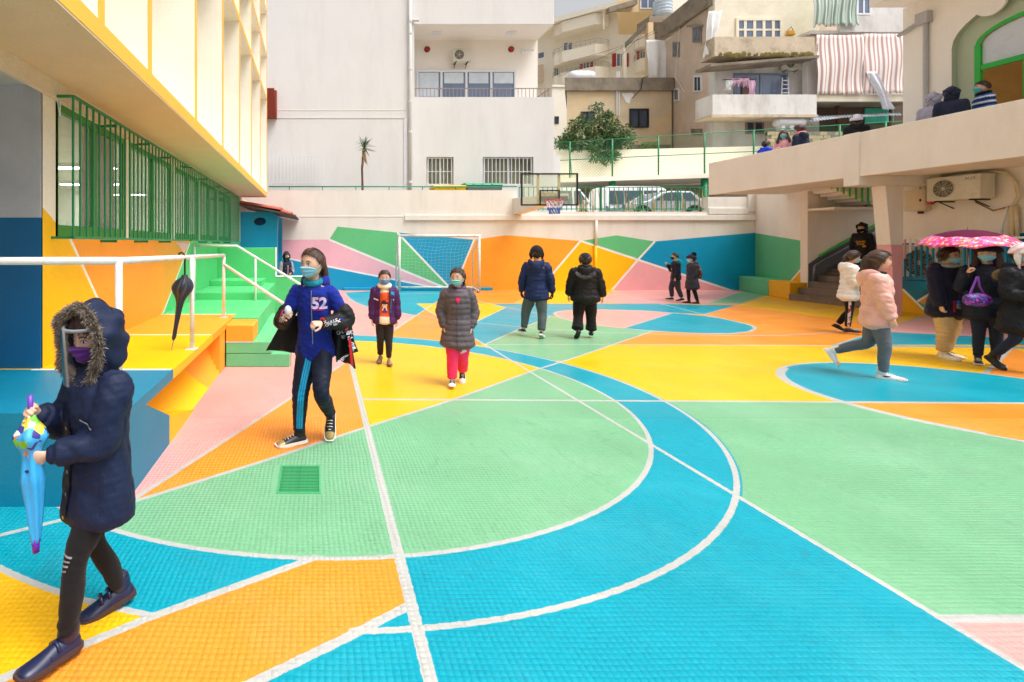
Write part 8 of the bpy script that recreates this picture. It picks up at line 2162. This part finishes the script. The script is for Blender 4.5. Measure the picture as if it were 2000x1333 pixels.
# ---- 6 stocky boy seen from behind, black jacket with fur hood
x, y = gnd(1146, 662)
P = Person('person from behind in all black with a grey fur trimmed hood', x, y + .05, 0, 1.385, R(154), vox=.009, bulk=1.2, pose=dict(uaL=(.30, .0, -1), faL=(.14, .12, -1), uaR=(.30, .0, -1), faR=(.16, .12, -1), thL=(.12, -.06, -1), shL=(.04, -.55, -1), thR=(.06, .16, -1), shR=(0, .02, -1), ftL=.75, fyL=.3, fyR=.05), head=(0, R(8)), curl=(.4, .4))
P.hair(HAIR); P.beanie(cloth('ink', (30, 28, 44)), line=.2, thick=.026, cuff=False)
P.jacket(BLACKN, hem=-.06, ease=.036, quilt=.10, amp=.008, wr=.006, seed=11, sl_r=1.15, cuff=.05); P.hood_down(BLACKN, 1.15, fur=FURW, drop=.015, furlen=.04); P.collar(BLACKN, 1.2, .05)
P.trousers(BLACKC, ease=.022, cut=1.15, wr=.007, ankle=1.6); P.shoes(BLKSHOE, DKSOLE, laces=False, high=.11)
# ---- 7, 8 two kids by the mural
x, y = gnd(1320, 588)
P = Person('person in dark jacket and teal hood walking along the pink mural, hand at chin', x, y, 0, 1.33, R(-112), vox=.011, pose=dict(uaR=(.1, .35, -1), faR=(-.15, .6, 1), uaL=(.15, -.1, -1), faL=(.0, .3, -1), thL=(0, -.15, -1), shL=(0, -.3, -1), thR=(0, .3, -1), shR=(0, -.02, -1), ftL=.2), head=(R(4), 0), curl=(.5, 1.1))
P.eyes(); P.hair(HAIR, line=.66, thick=.008, back=-.35); P.mask(BLACKC)
sw_ = P.jacket(cloth('graphite', (70, 72, 80)), hem=-.06, ease=.008, name='sweater'); P.jacket(nylon('midnight', (24, 26, 44)), hem=-.05, ease=.026, open_=.05, wr=.006); P.hood_down(cloth('teal_hood', (20, 150, 150)), .9)
P.text(sw_, 'LUXE', .062, PR, P.tor(0, .23), *f_, 'lettering', .003, .008); P.trousers(cloth('graphite2', (58, 58, 66)), ease=.012, cut=1.05)
for i in range(6): P.text(P.tr, 'SAGA'[i % 4], .045, cloth('print_teal', (20, 170, 160)), P.J['knR'] + np.array((.0, 0, .13 - .04 * i)), (0, 0, -1), (1, 0, 0), (-1, -.5, 0), 'lettering', .003, .006)
P.shoes(BLKSHOE, DKSOLE)
x, y = gnd(1352, 593)
P = Person('person in dark coat and pompom hat with small brown backpack beside the mural', x, y, 0, 1.30, R(-98), vox=.011, pose=dict(uaL=(.1, -.05, -1), faL=(-.2, .35, -1), uaR=(.15, 0, -1), faR=(0, .1, -1), thL=(0, -.1, -1), shL=(0, -.25, -1), thR=(0, .2, -1), shR=(0, -.02, -1)), head=(R(-6), 0))
P.eyes(); P.hair(HAIR); P.mask(cloth('mask_pale', (206, 222, 232))); P.beanie(cloth('ink2', (26, 28, 48)), line=.25, thick=.034); P.pompom(cloth('ink2', (26, 28, 48)), (.0, .30, .62), .07)
P.jacket(nylon('ash', (52, 48, 58)), hem=-.17, ease=.028, wr=.006, flare=.006); P.hood_down(nylon('ash', (52, 48, 58)), 1.0, fur=FURT); P.trousers(BLACKC, ease=.004, cut=.95); P.shoes(BLKSHOE, DKSOLE, laces=False, high=.11)
bp_ = thing('backpack', 'small brown backpack on the back of the kid in the pompom hat', 'backpack', tuple(W_(P, P.tor(0, .2, .15)))); a, r = spline([P.tor(0, .05, .17), P.tor(0, .17, .18), P.tor(0, .28, .165)], [(.08, .05), (.10, .06), (.07, .045)], 5); me = union('sack', [ring_loft(a, r, n=20)], .01, 2); o = finish(me, printed('bag_brown', (70, 44, 36), [(110, 60, 40), (150, 80, 50), (50, 34, 30)], 18), None, 'sack'); o.location = P.o.location; o.rotation_euler = P.o.rotation_euler
o.parent = bp_; o.matrix_parent_inverse = Matrix.Translation(bp_.location).inverted()
me = MB(); me.tube([P.tor(-.06, .3, .12), P.tor(-.07, .31, .02), P.tor(-.07, .25, -.09)], .012, 6); o = finish(me.mesh('strap', BLACKC), [], None, 'strap'); o.location = P.o.location; o.rotation_euler = P.o.rotation_euler; o.parent = bp_; o.matrix_parent_inverse = Matrix.Translation(bp_.location).inverted()

# ---- 9 girl in white puffer
x, y = gnd(1652, 652)
P = Person('person in white quilted jacket and black trousers with a patterned side stripe', x + .1, y + .05, 0, 1.45, R(54), vox=.009, pose=dict(uaL=(.05, .1, -1), faL=(-.1, .9, -.1), uaR=(.12, .1, -1), faR=(-.15, .9, .0), thR=(0, -.02, -1), shR=(0, -.05, -1), thL=(0, .06, -1), shL=(0, -.55, -1), ftL=.5), head=(R(14), R(14)), lean=.06)
P.eyes(); P.hair(HAIRB, line=.62, thick=.02); P.mask(); P.locks([([(0, .42, .1), (-.05, .55, -.2), (-.12, .5, -.6), (-.15, .42, -1.0)], [.14, .13, .1, .03])], HAIRB, 'ponytail')
WPF = nylon('white_puffer', (234, 228, 222), rough=.55); P.jacket(WPF, hem=-.085, ease=.03, quilt=.085, amp=.014, wr=.004, sl_r=1.1); P.hood_down(WPF, 1.1)
stp_ = printed('stripe_print', (206, 196, 196), [(170, 60, 66), (220, 210, 206), (150, 50, 60)], 26)
P.trousers([BLACKC, stp_], ease=.004, cut=.95, matfn=lambda c: (lambda d: ((c[:, 0] < -.01) & (np.abs(d[1] - .0) < .018) & (d[0] < -.01)).astype(int))(leg_off(P, 'R', c))); P.shoes(BLKSHOE, mat('sole_bk', (36, 30, 32)))
# ---- 10 girl in pink puffer, striding right
x, y = gnd(1722, 738)
P = Person('person in pale pink puffer jacket and grey jeans striding right on the blue circle', x - .02, y + .04, 0, 1.52, R(46), vox=.0085, pose=dict(uaL=(.12, -.1, -1), faL=(.02, .35, -1), uaR=(.14, .22, -1), faR=(.02, .25, -1), thR=(0, .16, -1), shR=(0, -.02, -1), thL=(0, -.22, -1), shL=(0, -1.2, -.62), ftL=1.05, fyR=.05, fyL=0), head=(R(2), R(-2)), curl=(.35, .35))
P.eyes(); P.lips(); P.hair(HAIRB, line=.6, thick=.03, back=-.9, sidel=-.2); P.locks([([(0, .36, .2), (-.08, .5, -.2), (-.1, .52, -.6), (-.12, .62, -.95)], [.24, .26, .2, .04]), ([(-.28, .1, .1), (-.34, .2, -.3), (-.3, .34, -.7)], [.16, .16, .05]), ([(.28, .1, .1), (.33, .2, -.3), (.3, .32, -.75)], [.16, .16, .05]), ([(0, .42, 0), (.1, .6, -.4), (.05, .85, -.75)], [.16, .14, .03])], HAIRB)
PKF = nylon('pink_puffer', (228, 176, 166), rough=.5); P.jacket(PKF, hem=-.075, ease=.034, quilt=.12, amp=.012, wr=.005, sl_r=1.15, belly=.004); P.hood_down(PKF, 1.2, drop=.01); P.collar(nylon('midnight', (24, 26, 44)), .85, .03)
GJ = cloth('grey_jeans', (98, 104, 112)); P.trousers(GJ, ease=.004, cut=1.05, wr=.004, end=.95)
PS = mat('sneaker_pink', (226, 180, 172), rough=.45); P.shoes(mat('sneaker_white', (226, 224, 222), rough=.45), SOLEW, high=.14, scale=1.06, toe=PS)
for k in 'LR':
    so = P.__dict__['shoe' + k]; a = P.J['an' + k]
    if k == 'R':
        P.patch(so, .07, .022, mat('swoosh', (20, 20, 24), rough=.4), a + np.array((0, -.03, -.045)), (0, -1, -.18), (0, 0, 1), (-1, 0, 0), 'swoosh_logo', .006, 12, 2, shape=lambda u, v: (u, v * (.9 - 1.2 * abs(u + .01) / .07) + .9 * (u + .02) ** 2 * 10))
bt = thing('drink_bottle', 'small clear bottle held by the girl in the pink puffer', 'bottle', tuple(W_(P, P.tor(.1, .2, -.3)))); q = Vector(W_(P, P.J['wrL'] + (P.J['wrL'] - P.J['elL']) * .4)); MB().lathe([(.02, -.05), (.022, .03), (.01, .06), (.01, .075)], 14, tuple(q)).build('bottle', m_acr, bt, smooth=True); MB().lathe([(.012, .0755), (.012, .09)], 12, tuple(q)).build('cap', m_white, bt)

# ---- 11 child with earmuffs
x, y = gnd(1846, 700)
NVC = cloth('navy_coat', (30, 30, 50), bump=.15); REDL = cloth('red_lining', (160, 26, 48))
P = Person('person with grey earmuffs in a navy coat with red trim and beige trousers', x + .06, y + .03, 0, 1.56, R(2), vox=.009, bulk=1.1, pose=dict(uaR=(.1, .12, -1), faR=(.02, .25, -1), uaL=(.15, .05, -1), faL=(.0, .2, -1), thR=(0, .1, -1), shR=(0, .0, -1), thL=(0, -.05, -1), shL=(0, -.22, -1), fyR=.25, fyL=.2), head=(R(8), R(4)), curl=(.5, .6))
P.eyes(); P.hair(HAIR, line=.66, thick=.02); P.mask(); P.pompom(FURG[0], (-.40, .05, -.02), .075, 5); P.pompom(FURG[0], (.40, .05, -.02), .075, 6)
b = MB(); b.tube([tuple(P.h2w((math.sin(a) * .42 * P.hh, .03 * P.hh, math.cos(a) * .54 * P.hh))) for a in np.linspace(-1.5, 1.5, 17)], .008, 6); finish(b.mesh('earmuff_band', BLACKC), [], P.o, 'earmuff_band')
P.jacket(NVC, hem=-.10, ease=.036, wr=.006, sl_r=1.15, seed=14); P.hood_down(NVC, 1.2, drop=.02); P.collar(cloth('grey_marl', (170, 166, 160)), 1.15, .035)
b = MB(); c = P.neck; b.tube([tuple(c + np.array((math.sin(t) * .145 * 1.15, .05 + .07 * math.cos(t) * 1.5, -.005 + .02 * math.cos(t)))) for t in np.linspace(-2.3, 2.3, 17)], .012, 6); finish(b.mesh('red_trim', REDL), [], P.o, 'red_trim')
P.patch(P.jk, .03, .16, REDL, P.tor(-.02, -.02), (1, 0, 0), (.1, 0, 1), (-.5, -1, 0), 'red_pocket', .006, 2, 8)
P.trousers(cloth('beige_chino', (206, 178, 132)), ease=.020, cut=1.2, wr=.010, ankle=1.1, end=.88); P.shoes(mat('canvas_white', (232, 222, 200), rough=.7), mat('sole_cream', (226, 214, 192)), high=.12, scale=1.12, trim=BLACKC)
bt = thing('water_bottle', 'small bottle with a blue cap in the coat pocket of the earmuff child', 'bottle', tuple(W_(P, P.tor(-.06, -.0, -.18)))); q = Vector(W_(P, P.tor(-.07, .005, -.185))); MB().lathe([(.02, -.06), (.024, .0), (.012, .03)], 14, tuple(q)).build('bottle', mat('bottle_grey', (90, 100, 120), rough=.2), bt, smooth=True); MB().lathe([(.018, .031), (.018, .055)], 12, tuple(q)).build('cap', mat('cap_blue', (30, 80, 210), rough=.3), bt)
# ---- 12 woman with umbrella
x, y = gnd(1938, 716)
P = Person('person in black beanie and dark coat holding up the pink flowered umbrella', x + .06, y + .1, 0, 1.60, R(-42), vox=.009, pose=dict(uaR=(.35, .25, -1), faR=(-.25, .45, 1), uaL=(.2, .05, -1), faL=(-.2, .5, -.8), thL=(0, .05, -1), shL=(0, -.05, -1), thR=(0, .02, -1), shR=(0, -.05, -1)), head=(R(-20), R(2)), curl=(.5, 1.15))
P.eyes(); P.hair(HAIR, line=.6, thick=.02, back=-.9, sidel=-.3); P.mask(); P.beanie(BLACKC, line=.32, thick=.04)
P.locks([([(sg * .33, -.02, .1), (sg * .42, -.05, -.35), (sg * .45, -.14, -.85), (sg * .42, -.2, -1.2)], [.14, .15, .13, .04]) for sg in (-1, 1)] + [([(0, .4, 0), (0, .5, -.5), (0, .5, -1.0)], [.3, .3, .06])], mat('hair_auburn', (58, 34, 36), rough=.45, var=.3, vscale=50, bump=.4, bscale=300))
P.jacket(nylon('ink_coat', (24, 30, 46)), hem=-.10, ease=.024, wr=.006); P.hood_down(BLACKC, .9); P.trousers(DENIM, ease=.003, cut=.95, wr=.004); P.shoes(BLKSHOE, SOLEW, high=.1)
PW = P
hd = Vector(W_(P, P.J['wrR'] + (P.J['wrR'] - P.J['elR']) / np.linalg.norm(P.J['wrR'] - P.J['elR']) * .05)); 
top = at(1905 + 6, 458, hd.y + .1); top = Vector((hd.x + .26, hd.y + .22, zy(452, hd.y + .22)))
um = thing('pink_umbrella', 'open burgundy umbrella with a pink flower border', 'umbrella', tuple(hd))
axu = (top - hd).normalized(); m_bur = mat('burgundy', (92, 12, 52), rough=.75, spec=.15, var=.08)
m_flw = printed('flower_print', (226, 40, 120), [(240, 90, 70), (250, 150, 120), (220, 60, 170), (200, 90, 210), (250, 200, 170)], 36)
MB().tube([hd - axu * .08, top - axu * .02], .007, 8).build('shaft', m_metal, um, smooth=True); MB().tube([hd - axu * .1, hd + axu * .04], .013, 8).build('handle', BLKSHOE, um, smooth=True)
axu = Vector((-.08, -.06, 1)).normalized(); uu_ = axu.orthogonal().normalized(); uv_ = axu.cross(uu_); vs = []; n8, nr = 64, 14; Rm = .49
for i in range(nr + 1):
    t = i / nr
    for k in range(n8):
        a = 2 * math.pi * k / n8; g = abs(math.sin(a * 4)); r = Rm * t * (1 - .03 * g * t); dz_ = -.19 * (t ** 1.9) * (1) + .035 * g * t * t * 1 - (.03 * t ** 6)
        vs.append(tuple(top + (uu_ * math.cos(a) + uv_ * math.sin(a)) * r + axu * (dz_ + .02)))
mb = MB(); mb.add(vs, [(i * n8 + k, i * n8 + (k + 1) % n8, (i + 1) * n8 + (k + 1) % n8, (i + 1) * n8 + k) for i in range(nr) for k in range(n8)]); mb.m = [1 if i >= 9 else 0 for i in range(nr) for k in range(n8)]
o = mb.build('canopy', [m_bur, m_flw], um, smooth=True); md = o.modifiers.new('s', 'SOLIDIFY'); md.thickness = .003
for k in range(8):
    a = 2 * math.pi * k / 8; MB().tube([tuple(top + (uu_ * math.cos(a) + uv_ * math.sin(a)) * Rm * t + axu * (-.19 * t ** 1.9 + .008)) for t in np.linspace(.02, 1, 9)], .003, 4).build('rib', m_metal, um)
MB().tube([top, top + axu * .06], [.006, .003], 6).build('tip', m_metal, um)
rf_ = random.Random(4)
for k in range(70):
    t = rf_.uniform(.74, .97); a = rf_.uniform(0, 6.28); g = abs(math.sin(a * 4)); c = top + (uu_ * math.cos(a) + uv_ * math.sin(a)) * (Rm * t * (1 - .03 * g * t)) + axu * (-.19 * t ** 1.9 + .035 * g * t * t - .03 * t ** 6 + .0235); s_ = rf_.uniform(.014, .03)
    ou = (uu_ * math.cos(a) + uv_ * math.sin(a)); tn = axu.cross(ou); rd_ = (ou - axu * .8).normalized(); col = rf_.choice([(250, 170, 130), (246, 100, 80), (250, 120, 170), (200, 110, 220), (252, 214, 190)])
    mb = MB(); K5 = 5; mb.add([c] + [c + (tn * math.cos(b_) + rd_ * math.sin(b_)) * s_ * (1 if i % 2 else .45) for i, b_ in enumerate(np.linspace(0, 6.2832, 11)[:-1])], [(0, 1 + i, 1 + (i + 1) % 10) for i in range(10)]); mb.build('printed_flower', mat('flower_%d_%d' % col[1:], col, rough=.5), o.parent if False else um)
bgp = thing('purple_bag', 'purple sequinned shoulder bag beside the umbrella holder', 'bag', tuple(at(1912, 590, y - .2))); c = at(1908, 586, y - .15)
a, r = spline([(c.x - .13, c.y, c.z), (c.x, c.y - .01, c.z), (c.x + .13, c.y, c.z)], [(.07, .06), (.09, .075), (.07, .06)], 6); me = union('bag_body', [ring_loft(a, r, (0, 0, 1), 20)], .01, 2); o = finish(me, printed('sequins', (70, 24, 110), [(150, 50, 170), (40, 90, 160), (200, 70, 190), (90, 30, 120)], 55), None, 'bag_body'); setpar(o, bgp)
MB().tube([(c.x - .1, c.y, c.z + .06), (c.x - .02, c.y + .03, c.z + .16), (c.x + .08, c.y + .06, c.z + .3)], .012, 6).build('strap', mat('strap_purple', (104, 40, 140)), bgp); MB().tube([(c.x + .1, c.y, c.z + .06), (c.x + .07, c.y + .03, c.z + .18), (c.x + .09, c.y + .06, c.z + .3)], .012, 6).build('strap', mat('strap_purple', (104, 40, 140)), bgp)
# ---- 13 girl at the right edge
x, y = gnd(1978, 728)
P = Person('person in white and pink ear flap hat and black parka at the right edge', x + .12, y + .0, 0, 1.57, R(0), vox=.009, pose=dict(uaR=(.15, .1, -1), faR=(-.2, .9, -.3), uaL=(.2, .1, -1), faL=(-.2, .8, -.2), thL=(0, .25, -1), shL=(0, .05, -1), thR=(0, -.05, -1), shR=(0, -.75, -1), ftR=.6), head=(R(-4), R(6)))
P.eyes(); P.hair(HAIR); P.mask(); HW = cloth('hat_white', (236, 226, 226), fine=.2); P.beanie(HW, line=.3, thick=.045, m2=cloth('hat_pink', (228, 180, 190)), cuff=False); [P.locks([([(sg * .40, -.04, .2), (sg * .45, -.08, -.15), (sg * .40, -.12, -.5)], [.12, .13, .06])], HW, 'ear_flap') for sg in (-1, 1)]; P.locks([([(-.40, -.13, -.5), (-.42, -.18, -.75), (-.44, -.2, -1.05)], [.045, .05, .04])], cloth('hat_pink', (228, 180, 190)), 'braid')
P.jacket(nylon('parka_black', (28, 28, 34)), hem=-.16, ease=.036, flare=.008, wr=.008, sl_r=1.15, seed=15); P.hood_down(nylon('parka_black', (28, 28, 34)), 1.1, fur=FURT, furlen=.05); P.trousers(DENIM, ease=.003, cut=.95); P.shoes(mat('boot_black', (24, 24, 26), rough=.3), DKSOLE, high=.13, laces=False)
# ---- 14 on the grey stairs
P = Person('person in black hood standing on the grey stairs with hands in pockets', 15.1, 14.3, .72, 1.44, R(-64), vox=.011, pose=dict(uaL=(.25, -.08, -1), faL=(-.1, .3, -1), uaR=(.3, -.08, -1), faR=(-.15, .35, -1)), head=(R(-8), R(12)))
P.eyes(); P.hair(); P.mask(BLACKC); j = P.jacket(BLACKN, hem=-.08, ease=.026, wr=.006); P.hood_up(BLACKN, open_=.9, off=.03); P.trousers(BLACKC); P.shoes(BLKSHOE, DKSOLE)
P.text(j, 'GANG\nSTAR', .07, cloth('print_gold', (206, 150, 50)), P.tor(.0, .22), *f_, 'lettering', .002, .006); P.patch(j, .06, .05, cloth('print_gold', (206, 150, 50)), P.tor(.07, .13), *f_, 'print', .006, 4, 4)
# ---- 15, 16 kids by the blue hut
P = Person('person in navy hooded tracksuit top standing in front of the blue hut arch', xp(559, 14.6), 14.6, 0, 1.36, R(28), vox=.011, pose=dict(uaL=(.25, .05, -1), faL=(-.45, .6, -.2), uaR=(.2, 0, -1), faR=(0, .2, -1)), head=(R(8), 0), curl=(.8, .4))
P.eyes(); P.hair(HAIR, line=.5); P.mask(cloth('mask_green', (20, 96, 60)), drop=.2); P.jacket([NAVY, cloth('grey_sleeve', (150, 154, 160))], hem=-.06, ease=.022, matfn=lambda c: ((np.abs(c[:, 0]) > .135)).astype(int)); P.hood_up(NAVY, open_=1.0, off=.02); P.trousers(NAVY); P.shoes(BLKSHOE, SOLEW); P.zip_(P.jk, m_alu, .0, .36, 0, .012); P.patch(P.jk, .03, .045, cloth('patch_red', (206, 50, 70)), P.tor(.07, .27), *f_, 'badge', .005, 2, 2); P.dotpatch(P.jk, .014, cloth('patch_red', (206, 50, 70)), P.tor(-.07, .27), *f_)
P = Person('person in dark hooded jacket with light blue mask standing by the pink mural at left', xp(623, 14.9), 14.9, 0, 1.34, R(-18), vox=.011, pose=dict(), head=(R(-4), 0))
P.eyes(); P.hair(HAIR, line=.5); P.mask(); P.jacket([nylon('midnight', (24, 26, 44)), cloth('violet', (96, 70, 190)), cloth('grey_marl2', (130, 130, 140))], hem=-.08, ease=.024, matfn=lambda c: np.where((c[:, 1] < -.02) & (np.abs(c[:, 0] + .03) < .06) & (c[:, 2] > P.pel[2] + .2), 1, np.where((c[:, 1] < -.02) & (np.abs(c[:, 0] + .03) < .06) & (c[:, 2] > P.pel[2] + .06), 2, 0))); P.hood_up(NAVY, open_=.95, off=.018); P.trousers(BLACKC); P.shoes(BLKSHOE, SOLEW)

# ---- balcony
ZF = ZB0 + .14
def bal(px, ytop, X, yaw, label, **k):
    Y = X * FPX / (px - CX); h = zy(ytop, Y) - ZF; k.setdefault('extra', .0)
    ex = k.pop('extra'); return Person(label, X, Y, ZF, h - ex, R(yaw), vox=.013, **k)
BF = dict(hands=False)
P = bal(1495, 278, 13.1, 110, 'person with dark hair in a bright blue jacket on the balcony', **BF); P.hair(HAIR, back=-.7); P.jacket(nylon('bright_blue', (20, 70, 206)), ease=.03); P.hood_down(nylon('bright_blue', (20, 70, 206))); P.trousers(BLACKC); P.shoes(BLKSHOE)
P = bal(1531, 260, 13.0, -58, 'person with long brown hair in a pink coat on the balcony', pose=dict(uaL=(.2, .2, -1), faL=(-.7, .8, .1), uaR=(.2, .2, -1), faR=(-.5, .8, .2)), head=(R(14), R(-8)), curl=(1, 1)); P.eyes(); P.hair(HAIRB, line=.6, back=-.9, sidel=-.3, thick=.03); P.mask(cloth('mask_cyan', (90, 196, 220))); P.locks([([(sg * .34, -.05, .1), (sg * .48, -.1, -.4), (sg * .6, -.2, -.9), (sg * .55, -.25, -1.2)], [.16, .17, .15, .05]) for sg in (-1, 1)] + [([(0, .4, 0), (0, .5, -.5), (0, .45, -1)], [.3, .3, .1])], HAIRB, vox=.01); P.jacket(cloth('rose_coat', (222, 160, 170)), ease=.03); P.trousers(DENIM); P.shoes(BLKSHOE)
P = bal(1564, 247, 13.15, -170, 'person in navy jacket with a pink scarf on the balcony', head=(R(-10), R(14)), **BF); P.hair(HAIRB, thick=.03, back=-.9); P.jacket(nylon('navy3', (32, 42, 66)), ease=.03); P.hood_down(nylon('navy3', (32, 42, 66))); P.collar(cloth('scarf_pink', (226, 140, 148)), 1.25, .06, 'scarf'); P.trousers(BLACKC); P.shoes(BLKSHOE)
P = bal(1673, 228, 13.0, 144, 'person in white knit hat and black jacket on the balcony', **BF); P.hair(HAIR); P.beanie(cloth('lilac_white', (226, 220, 232)), line=.0, thick=.03, cuff=True); P.jacket(BLACKN, ease=.04, sl_r=1.2); P.hood_down(BLACKN, 1.2); P.trousers(BLACKC); P.shoes(BLKSHOE)
P = bal(1820, 184, 13.35, 112, 'person in pale lilac hooded top leaning on the balcony near the door', extra=.03, lean=.1, **BF); m_ = cloth('lilac', (172, 166, 186)); P.hair(); P.jacket(m_, ease=.03); P.hood_up(m_, open_=.9); P.trousers(BLACKC); P.shoes(BLKSHOE)
P = bal(1858, 173, 13.0, 124, 'person in dark navy hooded jacket seen from behind on the balcony', extra=.03, **BF); m_ = nylon('navy4', (30, 36, 60)); P.hair(); P.jacket(m_, ease=.036, sl_r=1.15); P.hood_up(m_, open_=.9); P.trousers(BLACKC); P.shoes(BLKSHOE)
P = bal(1922, 162, 13.45, -116, 'person in blue and white striped sweater in front of the green door', head=(R(-2), 0), hands=True); P.eyes(); P.hair(HAIR, line=.64, back=-.35, thick=.014); P.mask(cloth('mask_cyan', (90, 196, 220)))
P.jacket([cloth('stripe_navy', (34, 54, 110)), cloth('stripe_white', (216, 222, 232)), cloth('stripe_blue', (60, 110, 180))], ease=.03, matfn=lambda c: np.where(np.mod(c[:, 2] * 9, 1) < .3, 1, np.where(np.mod(c[:, 2] * 9, 1) < .5, 2, 0))); P.collar(BLACKC, 1.0, .05, 'neck_warmer'); P.trousers(BLACKC); P.shoes(BLKSHOE)
P = Person('person in dark clothes half hidden on the upper stair flight', xp(1697, 14.6), 14.6, zy(409, 14.6) + .02, 1.4, R(170), vox=.014, hands=False); P.hair(); P.jacket(BLACKN, ease=.03); P.trousers(nylon('slate_dark', (44, 48, 60))); P.shoes(BLKSHOE)

bpy.data.scenes.remove(TMP)
